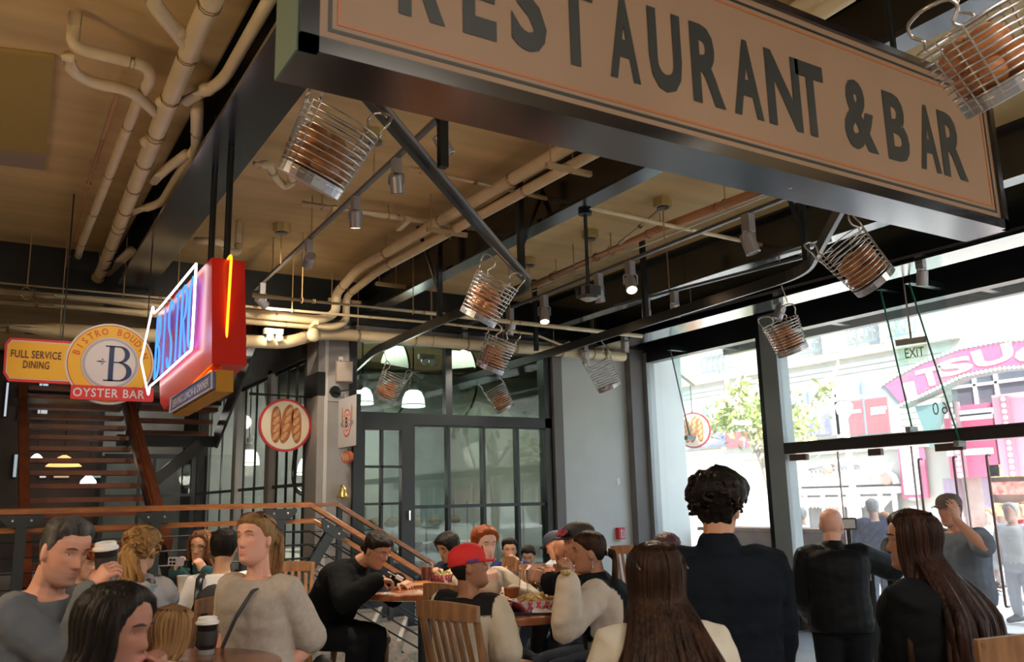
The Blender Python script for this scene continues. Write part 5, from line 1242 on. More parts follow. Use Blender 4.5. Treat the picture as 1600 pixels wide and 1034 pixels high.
# ---- round baguette sign on a bar from the column
def bag_sign(name, label, c, R, ux, n, arm):
    """n = facing direction, ux = reading direction"""
    n, ux = Vector(n), Vector(ux); t = thing(name, label, 'sign', c)
    D = lambda r, a, b: MB().cyl(c+n*a, c+n*b, r, n=48)
    obj('rim', D(R, -0.03, 0.0), mat('rim_red', (0.48, 0.02, 0.03), 0.45), t); obj('face', D(R*0.91, 0.0, 0.004), mat('face_cream', (0.66, 0.60, 0.48), 0.6), t)
    Mb = mat('baguette_brown', (0.36, 0.13, 0.045), 0.6, var=0.3, scale=20); Ml = mat('baguette_light', (0.55, 0.30, 0.15), 0.6, var=0.25, scale=30)
    for (x, z, h, w_, tl) in ((-0.36, 0.01, 0.69, 0.20, 0.0), (0.04, 0.05, 0.74, 0.22, 0.16), (0.42, 0.0, 0.68, 0.19, -0.03)):
        g = obj('painted_baguette', MB().prism([(x*R+w_*R*cos(a)*(1 if abs(sin(a)) < 0.8 else 0.95)+tl*R*sin(a)*0.8, z*R+h*R*math.copysign(abs(sin(a))**0.7, sin(a))) for a in [2*pi*i/24 for i in range(24)]], c+n*0.004+n*(0.003 if x == 0.02 else 0.0), ux, Vector((0,0,1)), n, 0.004), Mb, t)
        for k in range(4):
            zz_ = z+h*(0.64-k*0.42); xx_ = x+tl*(zz_-z)/h*0.8
            obj('painted_score', MB().prism([((xx_+0.115*cos(a)+0.10*sin(a)*0.55)*R, (zz_+0.155*sin(a)+0.06*cos(a))*R) for a in [2*pi*i/12 for i in range(12)]], c+n*(0.0095+(0.003 if x == 0.02 else 0)), ux, Vector((0,0,1)), n, 0.002), Ml, g)
    return t
yb_ = 10.72
cS = onY(446, 664, yb_); RS = (onY(487, 664, yb_).x-onY(405, 664, yb_).x)/2
t = bag_sign('baguette_sign', 'round red rimmed sign of three baguettes hanging from a black bar', cS, RS, (1,0,0), (0,-1,0), None)
a, b = onY(390, 615, yb_), onY(505, 620, yb_)
obj('hanging_bar', MB().cyl((a.x, yb_, a.z), (b.x, yb_, a.z-0.01), 0.022, n=10), M_black, t)
for px in (420, 470): q = onY(px, 640, yb_); obj('chain', MB().cyl((q.x, yb_+0.02, q.z-0.02), (q.x, yb_+0.02, a.z), 0.006, n=6), M_black, t)
c2 = onX(1083, 672, 11.2); 
t = bag_sign('baguette_sign', 'pale round baguette sign hanging outside beyond the tall window', c2, 0.33, (0.45,-0.89,0), (-0.89,-0.45,0), None)
a = onX(1014, 572, 9.7); 
obj('hanging_bar', MB().cyl((9.72, 10.62, c2.z+0.85), (c2.x+0.08, c2.y, c2.z+0.85), 0.03, n=8), mat('bar_brown', (0.2,0.14,0.08), 0.5), t)
obj('chain', MB().cyl(c2+Vector((0,0,0.3)), (c2.x, c2.y, c2.z+0.85), 0.008, n=6), M_black, t)

# ---- white crest board on an arm, loaf plaque, bell, speaker on the column
bx_ = onY(557, 655, 9.75).x; yF = bx_/(ray(529, 660).x/ray(529, 660).y)
z1_, z0_ = onY(557, 615, 9.75).z, onY(556, 696, 9.75).z
cb = thing('crest_board', 'white projecting board with a red and grey crest on the column', 'sign', (bx_, (9.75+yF)/2, (z0_+z1_)/2))
obj('board', MB().box(bx_, bx_+0.055, 9.75, yF, z0_, z1_), M_black, cb); obj('face', MB().box(bx_-0.004, bx_, 9.755, yF-0.005, z0_+0.005, z1_-0.005), mat('board_white', (0.62, 0.62, 0.66), 0.5), cb)
ym, zm = (9.75+yF)/2, (z0_+z1_)/2; hw, hh = (yF-9.75)/2, (z1_-z0_)/2
def ellp(ry, rz, cy, cz, m, k, nm, a0=0, a1=2*pi, n=22):
    pts = [(cy*hw+ry*hw*cos(a0+(a1-a0)*i/n), cz*hh+rz*hh*sin(a0+(a1-a0)*i/n)) for i in range(n+1)]
    obj(nm, MB().prism(pts, (bx_-0.004-0.001*k, ym, zm), YV, ZV, (-1,0,0), 0.001), m, cb)
Mp1 = mat('crest_red', (0.62, 0.10, 0.08), 0.5); Mp2 = mat('crest_pink', (0.75, 0.42, 0.44), 0.5); Mp3 = mat('crest_gold', (0.60, 0.30, 0.08), 0.5); Mp4 = mat('crest_grey', (0.30, 0.28, 0.38), 0.5); Mp5 = mat('crest_black', (0.02,0.02,0.02), 0.5)
ellp(0.46, 0.56, 0, -0.05, Mp1, 1, 'crest_shield'); ellp(0.40, 0.50, 0, -0.05, Mp2, 2, 'crest_band'); ellp(0.28, 0.34, 0, -0.03, Mp1, 3, 'crest_oval'); ellp(0.24, 0.30, 0, -0.03, mat('board_white2', (0.7,0.68,0.66), 0.5), 4, 'crest_centre')
for s in (-1, 1):
    ellp(0.07, 0.30, s*0.52, 0.34, Mp3, 1, 'crest_wheat'); ellp(0.22, 0.10, s*0.48, -0.06, Mp4, 4, 'crest_ribbon')
lettering('letter', 'B', (bx_-0.010, ym, zm-0.02*hh), (0,-1,0), ZV, hh*0.42, Mp5, cb, 0.9, 0.03, 0.0)
for k in range(12):
    a = 2*pi*k/12; ellp(0.05, 0.045, 0.34*cos(a), -0.05+0.43*sin(a), M_whitep, 5, 'crest_mark', n=8)
arm0 = onY(523, 612, 10.48); arm1 = Vector((bx_+0.03, 9.7, z1_+0.06))
obj('arm', MB().tube([arm0, arm1], 0.018, 8), M_black, cb); obj('wall_flange', MB().cyl((arm0.x, 10.46, arm0.z), (arm0.x, 10.5, arm0.z), 0.075, n=18), M_black, cb)
obj('finial', MB().ell(arm1+Vector((0,-0.01,0.02)), 0.03, 0.03, 0.03, 10, 6), M_black, cb)
for y in (9.85, yF-0.1): obj('link', MB().cyl((bx_+0.027, y, z1_), (bx_+0.027, y, z1_+0.07), 0.005, n=6), M_black, cb)
lc = onX(541, 714, bx_)
lq = thing('loaf_plaque', 'small loaf shaped plaque hanging under the white crest board', 'sign', (bx_, lc.y, lc.z))
lp_ = MB().prism([(0.135*cos(a)*1.0, 0.072*math.copysign(abs(sin(a))**0.7, sin(a))) for a in [2*pi*i/24 for i in range(24)]], (bx_-0.01, lc.y, lc.z), YV, ZV, XV, 0.05)
obj('loaf', lp_, mat('loaf_red', (0.50, 0.12, 0.06), 0.5), lq)
for k in (-1, 0, 1): obj('score', MB().prism([(k*0.075+0.025*cos(a)+0.03*sin(a), 0.052*sin(a)) for a in [2*pi*i/14 for i in range(14)]], (bx_-0.011, lc.y, lc.z), YV, ZV, (-1,0,0), 0.003), mat('loaf_score', (0.70, 0.45, 0.28), 0.5), lq)
obj('wire', MB().cyl((bx_+0.02, lc.y, lc.z+0.06), (bx_+0.02, lc.y, z0_), 0.003, n=5), M_black, lq)
bc = onY(536, 777, 10.40)
bl = thing('brass_bell', 'small brass bell mounted on the grey column', 'bell', bc)
M_brass = mat('brass', (0.62, 0.46, 0.18), 0.3, 0.9)
obj('bell_body', MB().lathe(bc, [(0.082,0),(0.085,0.01),(0.06,0.03),(0.05,0.09),(0.035,0.12),(0.012,0.13),(0.012,0.15)], 20), M_brass, bl, smooth=True)
obj('clapper', MB().ell(bc+Vector((0,0,-0.012)), 0.014, 0.014, 0.014, 8, 6), M_brass, bl); obj('bracket', MB().tube([bc+Vector((0,0,0.14)), bc+Vector((0,0.05,0.16)), bc+Vector((0,0.1,0.12))], 0.009, 6), M_brass, bl)
sp = onY(537, 582, 10.33)
ws = thing('wall_speaker', 'beige wall speaker on a white plate on the column', 'speaker', sp)
M_beige = mat('speaker_beige', (0.42, 0.35, 0.31), 0.5)
sx_ = Vector((0.97,-0.25,0)); sy_ = Vector((0.25,0.97,0))
obj('cabinet', MB().loft([[sp+sx_*a*w_+sy_*d+Vector((a*0.01,0,b*h_)) for a, b in ((-1,-1),(1,-1),(1,1),(-1,1))] for d, w_, h_ in ((-0.10,0.085,0.125),(-0.06,0.10,0.14),(0.08,0.075,0.13))]), M_beige, ws, angle=40)
obj('grille', MB().obox(sp-sy_*0.102, sx_*0.075, sy_*0.003, Vector((0,0,0.115))), mat('grille_beige', (0.46, 0.39, 0.35), 0.8, bump=0.4, bscale=200), ws)
q = onY(532, 563, 10.5); obj('wall_plate', MB().box(q.x-0.03, q.x+0.03, 10.485, 10.5, q.z-0.045, q.z+0.05), M_whitep, ws); obj('bracket', MB().bar((q.x, 10.49, q.z), sp+Vector((0,0.06,0.05)), 0.03), M_beige, ws)

# ---- fire pull station and switch on the grey wall
fc = onY(969.5, 833, 10.46)
fa = thing('fire_alarm', 'red fire alarm pull box on the grey wall', 'fire alarm', fc)
obj('box', MB().box(fc.x-0.06, fc.x+0.06, 10.42, 10.5, fc.z-0.085, fc.z+0.085), mat('alarm_red', (0.62, 0.03, 0.05), 0.4), fa)
obj('label_plate', MB().box(fc.x-0.025, fc.x+0.045, 10.415, 10.42, fc.z-0.065, fc.z+0.06), M_swh, fa)
lettering('lettering', 'FIRE', (fc.x+0.01, 10.414, fc.z), (0,0,-1), XV, 0.045, mat('alarm_ink', (0.45,0.03,0.05), 0.5), fa, 1, 0.02, 0.001, width=0.11)
q = onY(966, 752, 10.49); lsw = thing('light_switch', 'small white switch plate on the grey wall', 'switch', q)
obj('plate', MB().box(q.x-0.03, q.x+0.03, 10.485, 10.5, q.z-0.045, q.z+0.045), M_whitep, lsw); obj('rocker', MB().box(q.x-0.012, q.x+0.012, 10.478, 10.485, q.z-0.02, q.z+0.02), M_whitep, lsw)

# ---- emergency lights
for (x, y, Y, lab) in ((427, 521, 9.8, 'white twin head emergency light on the fat cream pipe'), (666, 560, 12.0, 'white twin head emergency light inside the glazed shop')):
    c = onY(x, y, Y); s = Y/11.0
    t = thing('emergency_light', lab, 'emergency light', c)
    obj('housing', MB().box(c.x-0.12*s, c.x+0.12*s, Y-0.04, Y+0.04, c.z-0.01, c.z+0.06*s), mat('emerg_white', (0.62,0.56,0.47), 0.5), t)
    for d in (-0.06, 0.06): obj('lamp_head', MB().lathe((c.x+d*s, Y-0.05, c.z-0.05*s), [(0.02*s,-0.05*s),(0.045*s,0.0),(0.05*s,0.03*s)], 12, (0,-0.6,-0.4)), mat('emerg_lens', (0.75,0.72,0.66), 0.2), t)

# ---- exit sign on a drop rod and the tapered glass fins at the street wall
ex = onX(1424, 533, 8.45)
es = thing('exit_sign', 'edge lit exit sign hanging from a rod before the street window', 'exit sign', ex)
ed = Vector((0.25,-0.97,0)); en = Vector((-0.97,-0.25,0))
obj('housing', MB().obox(ex, ed*0.16, en*0.025, Vector((0,0,0.032))), mat('housing_tan', (0.42, 0.41, 0.36), 0.4, 0.3), es)
obj('rod', MB().cyl(ex, (ex.x-0.02, ex.y, 4.05), 0.012, n=8), mat('rod_brown', (0.30,0.27,0.24), 0.4), es)
obj('clear_plate', MB().obox(ex+Vector((0,0,-0.13)), ed*0.15, en*0.004, Vector((0,0,0.10))), glass_mat('plate_glass', (0.9,0.97,0.9)), es)
lettering('lettering', 'EXIT', ex+Vector((0,0,-0.125))+en*0.006+ed*0.02, ed, ZV, 0.105, mat('exit_green', (0.35, 0.62, 0.20), 0.5), es, 1, 0.01, 0.0, width=0.20)
M_fin = glass_mat('fin_glass', (0.86, 0.95, 0.93), 1.0); M_fe = mat('fin_edge_green', (0.02, 0.16, 0.11), 0.2)
for k, (t_px, b_px, lab) in enumerate((((1375,450),(1425,668),'tapered green edged glass fin behind the tilted basket'), ((1420,440),(1500,690),'tapered green edged glass fin beside the exit sign'), ((1047,545),(1078,682),'thin glass fin on the tall pane by the grey wall'))):
    Y = onX(*b_px, 8.80).y; top = onY(*t_px, Y); bot = onX(*b_px, 8.80)
    t = thing('glass_fin', lab, 'glass fin', bot)
    pol = [(top.x, top.z), (8.86, top.z), (8.86, bot.z), (bot.x, bot.z)]
    obj('fin_pane', MB().prism(pol, (0, Y-0.006, 0), XV, ZV, YV, 0.012), M_fin, t)
    obj('polished_edge', MB().bar((top.x, Y, top.z), (bot.x, Y, bot.z), 0.012, 0.016, (0,1,0)), M_fe if k < 2 else mat('fin_edge_dark', (0.10,0.13,0.13), 0.3), t)
    obj('clamp', MB().box(8.72, 8.86, Y-0.03, Y+0.03, bot.z-0.05, bot.z+0.01), M_alu, t)
    obj('head_clamp', MB().box(top.x-0.03, 8.86, Y-0.04, Y+0.04, top.z-0.02, top.z+0.05), M_black, t)
# house number read from behind on the glass
q = onX(1474, 637, XW); hn = thing('house_number', 'street number on the glass over the doors read from behind', 'number', q)
lettering('numerals', '160', (XW+0.006, q.y, q.z), (0,1,0), ZV, onX(1474,630,XW).z-onX(1474,650,XW).z, mat('numeral_taupe', (0.40,0.38,0.33), 0.5), hn, 0.9, -0.004, 0.0, width=onX(1456,640,XW).y-onX(1490,640,XW).y, track=1.25)
hn_l = [o for o in COL.objects if o.parent == hn and o.name.startswith('numerals')][0]
for v in hn_l.data.vertices: v.co.x = -0.002
# ================================================================== figures: one continuous body grown from closed volumes, clothes and hair as parts
def remesh(mb, vox, smooth=2, name='body'):
    me = mb.mesh(name, [], False, (0,0,0), fix=True)
    ob = bpy.data.objects.new('tmp', me); COL.objects.link(ob)
    m = ob.modifiers.new('r', 'REMESH'); m.mode = 'VOXEL'; m.voxel_size = vox; m.adaptivity = 0.0
    if smooth:
        s = ob.modifiers.new('s', 'SMOOTH'); s.factor = 0.5; s.iterations = smooth
    dg = bpy.context.evaluated_depsgraph_get(); out = bpy.data.meshes.new_from_object(ob.evaluated_get(dg))
    bpy.data.objects.remove(ob); bpy.data.meshes.remove(me)
    out.name = name
    return out
def finish(me, name, parent, material, colf=None, disp=None, label=None):
    o = ORG[parent]
    import array
    n = len(me.vertices); co = array.array('f', [0.0])*(3*n); me.vertices.foreach_get('co', co)
    P = [Vector(co[3*i:3*i+3]) for i in range(n)]
    if disp:
        nr = array.array('f', [0.0])*(3*n); me.vertices.foreach_get('normal', nr)
        for i, p in enumerate(P): P[i] = p+Vector(nr[3*i:3*i+3])*disp(p)
    if colf:
        ca = me.color_attributes.new('Col', 'FLOAT_COLOR', 'POINT')
        ca.data.foreach_set('color', [x for p in P for x in (*colf(p), 1.0)])
    me.vertices.foreach_set('co', [x for p in P for x in (p-o)]); me.update()
    me.materials.clear(); me.materials.append(material)
    me.polygons.foreach_set('use_smooth', [True]*len(me.polygons))
    ob = put(me, name, parent, o)
    if label: ob['label'] = label
    return ob
def sst(a, b, x):
    t = max(0, min(1, (x-a)/(b-a))); return t*t*(3-2*t)
def g2(x, s): return math.exp(-(x/s)**2)
HZ = [-.122,-.112,-.10,-.08,-.05,-.02,0,.03,.06,.085,.103,.115]
HA = [.018,.036,.047,.056,.063,.068,.071,.0745,.074,.063,.042,.006]
HF = [.062,.078,.087,.088,.086,.086,.087,.091,.089,.076,.050,.004]
HB = [.0,.012,.028,.046,.068,.086,.094,.100,.099,.086,.060,.010]
def interp(X, Y, x):
    if x <= X[0]: return Y[0]
    for i in range(len(X)-1):
        if x <= X[i+1]:
            t = (x-X[i])/(X[i+1]-X[i]); return Y[i]*(1-t)+Y[i+1]*t
    return Y[-1]
def head_r(th, z, face=True, kn=1.0):
    """local head point for angle th (0 = nose) and height z"""
    a, f, b = interp(HZ, HA, z), interp(HZ, HF, z), interp(HZ, HB, z)
    c, s = cos(th), sin(th)
    y = (f if c > 0 else b)*math.copysign(abs(c)**0.88, c); x = a*math.copysign(abs(s)**0.92, s)
    if face and c > 0.15:
        ax = abs(x)
        nz = sst(.024, -.026, z)*0.023*kn*(1-sst(-.030, -.044, z)); y += nz*g2(x, .0085+.006*sst(.02, -.03, z))
        y -= 0.010*g2(ax-.031, .016)*g2(z-.012, .012)
        y += 0.005*g2(ax-.028, .022)*g2(z-.032, .009)
        y += 0.007*g2(x, .021)*(g2(z+.056, .0055)+1.1*g2(z+.069, .006)) - 0.004*g2(x, .022)*g2(z+.0625, .003)
        y += 0.007*g2(x, .02)*g2(z+.098, .013)
        y += 0.004*g2(ax-.046, .016)*g2(z+.012, .016)
        y -= 0.003*g2(ax-.050, .016)*g2(z+.055, .02)
    return Vector((x, y, z))
def limb(mb, pts, rs, n=12):
    P = [Vector(p) for p in pts]; out, rr = [], []
    for i in range(len(P)-1):
        m = 4
        for k in range(m):
            t = k/m; out.append(P[i].lerp(P[i+1], t)); rr.append(rs[i]*(1-t)+rs[i+1]*t)
    out.append(P[-1]); rr.append(rs[-1])
    # rounded ends
    d0 = (out[0]-out[1]).normalized(); d1 = (out[-1]-out[-2]).normalized()
    out = [out[0]+d0*rr[0]*0.85, out[0]+d0*rr[0]*0.5]+out+[out[-1]+d1*rr[-1]*0.5, out[-1]+d1*rr[-1]*0.85]
    rr = [rr[0]*0.45, rr[0]*0.85]+rr+[rr[-1]*0.85, rr[-1]*0.45]
    mb.tube(out, rr, n)
def hand_geo(mb, w, d, nrm, side, curl=0.35, k=1.0, spread=1.0):
    d = Vector(d).normalized(); nrm = Vector(nrm); nrm = (nrm-d*nrm.dot(d)).normalized(); t = d.cross(nrm)*side   # t points to the thumb side
    pw = [(-0.005,.026,.019),(0.02,.034,.017),(0.05,.041,.016),(0.082,.042,.014),(0.092,.038,.011)]
    mb.loft([[w+d*y*k+t*cos(a)*x*k+nrm*sin(a)*z*k for a in [2*pi*i/12 for i in range(12)]] for y, x, z in pw])
    for i, (off, ln) in enumerate(((.030,.070),(.010,.079),(-.0105,.073),(-.030,.057))):
        p = w+d*0.080*k+t*off*k*1.02*spread; dd = (d+t*off*(3.2)).normalized(); pts = [w+d*0.05*k+t*off*k*0.9, p]; ang = curl*0.9
        for s_, fr in enumerate((.45, .32, .23)):
            axd = dd*cos(ang)+nrm*sin(ang); pts.append(pts[-1]+axd*ln*fr*k*1.05); ang += curl*(1.0+0.15*i)
        limb(mb, pts, [.0085*k, .0088*k, .0080*k, .0072*k, .0062*k], 8)
    b = w+d*0.018*k+t*0.024*k
    pts = [b, b+(d*.55+t*.75+nrm*.25).normalized()*0.042*k, None, None]
    pts[2] = pts[1]+(d*.8+t*.35+nrm*(.25+curl*.5)).normalized()*0.034*k; pts[3] = pts[2]+(d*.9+t*.0+nrm*(.3+curl*.6)).normalized()*0.026*k
    limb(mb, pts, [.014*k, .0115*k, .0095*k, .0075*k], 8)
def ik(S_, W, l1, l2, hint):
    d = W-S_; L = d.length
    if L > (l1+l2)*0.995: W = S_+d*((l1+l2)*0.995/L); d = W-S_; L = d.length
    L = max(L, abs(l1-l2)+0.02)
    a = (l1*l1-l2*l2+L*L)/(2*L); h = math.sqrt(max(l1*l1-a*a, 0)); dn = d.normalized()
    hv = Vector(hint); hv = hv-dn*hv.dot(dn)
    if hv.length < 1e-4: hv = frame(dn)[0]
    return S_+dn*a+hv.normalized()*h, W
MALE = dict(t=[-.17,-.10,0,.2,.4,.6,.75,.86,.93,.985], w=[.10,.158,.17,.162,.155,.168,.182,.186,.155,.085], d=[.085,.115,.12,.112,.108,.116,.122,.108,.088,.068], sx=.178, sr=.054)
FEM = dict(t=[-.17,-.10,0,.2,.4,.6,.75,.86,.93,.985], w=[.10,.160,.172,.148,.132,.142,.152,.158,.128,.070], d=[.085,.118,.122,.104,.096,.112,.118,.098,.078,.058], sx=.150, sr=.046)
M_skin = vmat('skin', 0.5, 0.35, bump=0.03, bscale=300)
M_cloth = vmat('cloth', 0.9, 0.05, bump=0.22, bscale=180)
M_leather = vmat('nylon_jacket', 0.5, 0.09, bump=0.05, bscale=60)
def hair_material(name, c1, c2, rough=0.45):
    if name in MATS: return MATS[name]
    m = mat(name, c1, max(rough, .5), var=0.5, scale=22, bump=0.5, bscale=70, stretch=(1, 1, 0.12), col2=c2, spec=0.14)
    return m
GUY = []
def person(label, H, yaw, cyaw=None, pitch=0, roll=0, stature=1.72, fem=False, seated=False, lean=6, lat=0, R=None, L=None, skin=(.62,.38,.27), top=(.3,.3,.3), topf=None,
           sleeve=1.0, loose=0.016, hem=-0.14, pants=(.03,.035,.05), pantsm=None, shoes=(.05,.05,.05), hair=None, hairm=None, vox=0.0075, face=True, brow=(.05,.03,.02), iris=(.06,.04,.03), lips=(.42,.15,.13),
           stubble=None, cloth=None, wr=1.0, collar=None, kid=False, gaze=0.0, nose=1.0, curlR=0.35, curlL=0.35, build=1.0, group='people in the bistro', shorts=False, neck=True, knee=None, neckf=0.0):
    k = stature/1.72; hk = (0.235/0.237)*(0.93 if fem else 1.0)*(1.0 if not kid else 1.02)*(0.5+0.5*k)
    H = Vector(H); cyaw = yaw if cyaw is None else cyaw
    f = Vector((sin(radians(cyaw)), cos(radians(cyaw)), 0)); r = Vector((cos(radians(cyaw)), -sin(radians(cyaw)), 0)); up = Vector((0,0,1))
    hfl = Vector((sin(radians(yaw)), cos(radians(yaw)), 0)); hr = Vector((cos(radians(yaw)), -sin(radians(yaw)), 0)); pr = radians(pitch)
    hf = hfl*cos(pr)-up*sin(pr); hu = up*cos(pr)+hfl*sin(pr); rr = radians(roll); hr, hu = hr*cos(rr)+hu*sin(rr), hu*cos(rr)-hr*sin(rr)
    hp = lambda v: H+(hr*v.x+hf*v.y+hu*v.z)*hk
    ln = radians(lean); lt = radians(lat); sp = (up*cos(ln)+f*sin(ln)); sp = (sp*cos(lt)+r*sin(lt)).normalized()
    Nk = H-hu*0.155*k-hf*0.028*k-f*neckf; TL = 0.50*k
    P = Nk-sp*TL
    if not seated:
        P.z = max(P.z, 0.3)
    B = FEM if fem else MALE
    tf = (f*sp.z-up*f.dot(sp)*0+f*0); tf = (f-sp*f.dot(sp)).normalized(); tr = r-sp*r.dot(sp)-tf*r.dot(tf); tr.normalize()
    base = Vector((P.x, P.y, 0))
    e = thing('person', label, 'person', base, group)
    def torso(mb, g, t0, t1, n=20, wk=1.0):
        rings = []
        for i in range(26):
            t = t0+(t1-t0)*i/25
            w_, d_ = interp(B['t'], B['w'], t)*k*build*wk+g, interp(B['t'], B['d'], t)*k*build*wk+g
            c = P+sp*(TL*t)-tf*0.014*k*sin(pi*max(0, min(1, t)))
            rings.append([c+tr*w_*math.copysign(abs(cos(a))**0.85, cos(a))+tf*d_*math.copysign(abs(sin(a))**0.85, sin(a)) for a in [2*pi*j/n for j in range(n)]])
        mb.loft(rings)
    sh, el, wr_ = {}, {}, {}
    for s, T in ((1, R), (-1, L)):
        S_ = P+sp*(TL*0.885)+tr*s*B['sx']*k*build
        T = T or {}
        W = Vector(T['w']) if 'w' in T else S_-up*0.50*k+tr*s*0.07*k+f*0.08*k
        hint = Vector(T.get('hint', (0,0,0))) if 'hint' in T else (-f*0.6-up*0.6+tr*s*0.5)
        E_, W = ik(S_, W, 0.285*k, 0.25*k, hint); sh[s], el[s], wr_[s] = S_, E_, W
    hips, knees, ankles, toes = {}, {}, {}, {}
    for s in (1, -1):
        hips[s] = P-sp*0.04*k+tr*s*0.088*k
        if seated:
            kn = hips[s]+f*0.40*k+r*s*0.05*k-up*0.03
            if knee: kn = hips[s]+f*knee[0]*k+r*s*knee[1]*k-up*knee[2]
            fz = 0.36 if kn.z > 0.62 else 0.08
            fz = min(fz, max(0.07, kn.z-0.44*k))
            an = Vector((kn.x, kn.y, fz))-f*0.06
        else:
            an = Vector((P.x, P.y, 0.08))+r*s*0.11*k-f*0.02; kn = hips[s].lerp(an, 0.5)+f*0.03*k
        knees[s], ankles[s] = kn, an
        toes[s] = Vector((an.x, an.y, an.z-0.045))+f*0.15*k
    # ---- body
    mb = MB(); rows = []
    nz_, nt_ = (52, 56) if vox < 0.0075 else (34, 36)
    for i in range(nz_+1):
        z = -.122+.237*i/nz_
        rows.append([hp(head_r(2*pi*j/nt_, z, face, nose)) for j in range(nt_)])
    mb.loft(rows)
    for s in (1, -1): mb.ell(hp(Vector((s*.074,-.012,-.006))), .010*hk, .020*hk, .034*hk, 10, 8, Matrix((hr, hf, hu)).transposed() @ Matrix.Rotation(-s*0.35, 3, 'Z') @ Matrix.Rotation(0.2, 3, 'X'))
    nr_ = (.050 if fem else .058)*k
    limb(mb, [P+sp*TL*0.93, Nk+hu*0.03, H-hu*0.055*hk-hf*0.022*hk], [nr_*1.25, nr_, nr_*0.95])
    torso(mb, 0, -.17, .985)
    for s in (1, -1):
        br = B['sr']*k
        limb(mb, [P+sp*TL*0.87+tr*s*0.08*k, sh[s], sh[s].lerp(el[s], .5), el[s], el[s].lerp(wr_[s], .35), wr_[s]], [br*0.9, br, br*.84, br*.70, br*.74, br*.50])
        T = (R if s > 0 else L) or {}
        d = Vector(T['d']) if 'd' in T else (wr_[s]-el[s]).normalized()
        nn = Vector(T['n']) if 'n' in T else (tf*0.2-tr*s)
        hand_geo(mb, wr_[s], d, nn, T.get('thumb', s), curlR if s > 0 else curlL, k*(0.92 if fem else 1.0), 1.06)
        limb(mb, [hips[s], hips[s].lerp(knees[s], .5), knees[s], knees[s].lerp(ankles[s], .35), ankles[s]], [.085*k, .072*k, .052*k, .054*k, .036*k])
        limb(mb, [ankles[s]+Vector((0,0,-.03)), toes[s]], [.040*k, .030*k], 8)
    sk = Vector(skin); lp_ = Vector(lips); inv = Matrix((hr, hf, hu))
    def scol(p):
        q = (inv @ (p-H))/hk
        c = sk
        if abs(q.z) < .13 and abs(q.x) < .1 and face:
            if q.y > .03:
                m = g2(q.x, .021)*max(g2(q.z+.056, .006), g2(q.z+.069, .007)); c = c.lerp(lp_, min(1, m*1.1))
                m = g2(abs(q.x)-.042, .02)*g2(q.z+.02, .022)*0.25+g2(q.x, .014)*g2(q.z+.028, .014)*0.2; c = c.lerp(Vector((sk.x*1.05, sk.y*.72, sk.z*.68)), m)
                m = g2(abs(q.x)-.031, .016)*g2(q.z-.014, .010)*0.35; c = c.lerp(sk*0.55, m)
            if stubble:
                m = sst(-.035, -.06, q.z)*(0.55 if q.y > -.01 else 0)*(1-0.9*g2(q.x, .016)*g2(q.z+.06, .01)); c = c.lerp(Vector(stubble), m)
        v = 1+0.10*noise.noise(p*9)
        return (c.x*v, c.y*v, c.z*v)
    me = remesh(mb, vox, 1 if vox < 0.0075 else 1)
    finish(me, 'body', e, M_skin, scol)
    # ---- face details
    if face:
        for s in (1, -1):
            ey = head_r(0.36, .012).y
            c = Vector((s*.031, head_r(math.asin(.031/.072)*1.0, .012).y-.0085, .012))
            ob = obj('eye', MB().ell(hp(c), .0125*hk, .0115*hk, .0085*hk, 12, 8, Matrix((hr, hf, hu)).transposed()), mat('eye_white', (.70,.66,.62), .25), e, smooth=True)
            obj('iris', MB().ell(hp(c+Vector((gaze*.006, .0092, -.0005))), .0052*hk, .0032*hk, .0052*hk, 10, 6, Matrix((hr, hf, hu)).transposed()), mat('iris_%d' % int(iris[0]*1000), iris, .2), ob, smooth=True)
            lid = [hp(c+Vector((dx*s, .0105-abs(dx)*0.32, .0075-abs(dx)*.22))) for dx in (-.014, -.007, 0, .007, .014)]
            obj('eyelid', MB().tube(lid, [.0018*hk, .003*hk, .0032*hk, .003*hk, .0018*hk], 5), mat('lash', (.04,.025,.02), .6), e)
            bw = []
            for dx in (-.017, -.008, .0, .010, .019):
                x = .031+dx; z = .0335+.004*(1-abs(dx)/.019)-0.002*(dx > .01); y = head_r(math.asin(min(.99, x/.0775)), z).y
                bw.append(hp(Vector((s*x, y+.0015, z))))
            obj('eyebrow', MB().tube(bw, [.0022*hk, .0036*hk, .0040*hk, .0034*hk, .0016*hk], 6), mat('brow_%d' % int(brow[0]*1000), brow, .8), e)
    # ---- clothes
    wn = lambda p: 0.005+wr*(0.007*noise.noise(Vector((p.x*7+H.x*3, p.y*7, p.z*13)))+0.0045*noise.noise(Vector((p.x*19, p.y*19, p.z*24+H.y))))
    tcol = topf and (lambda p: topf(dict(p=p, t=(p-P).dot(sp)/TL, x=(p-P).dot(tr)/k, y=(p-P).dot(tf)/k, z=p.z, sh=sh, el=el, wr=wr_)))
    tc = Vector(top); base_c = lambda p: tuple(tc*(1+0.10*noise.noise(p*5)))
    mb = MB(); torso(mb, loose, hem, 0.965)
    for s in (1, -1):
        br = B['sr']*k+max(loose*0.8, .018); E2 = el[s]; W2 = wr_[s]
        pts = [P+sp*TL*0.86+tr*s*0.09*k, sh[s]-tr*s*0.006, sh[s].lerp(E2, .5), E2]; rs = [br*1.0, br*1.03, br*.98, br*.92]
        if sleeve >= 0.99: pts += [E2.lerp(W2, .5), W2-(W2-E2).normalized()*0.01]; rs += [br*.86, br*.70]
        else: pts = pts[:2]+[sh[s].lerp(E2, min(1, sleeve*1.0)*0.6), sh[s].lerp(E2, min(1, sleeve))]; rs = rs[:2]+[br*1.02, br*1.06]
        limb(mb, pts, rs)
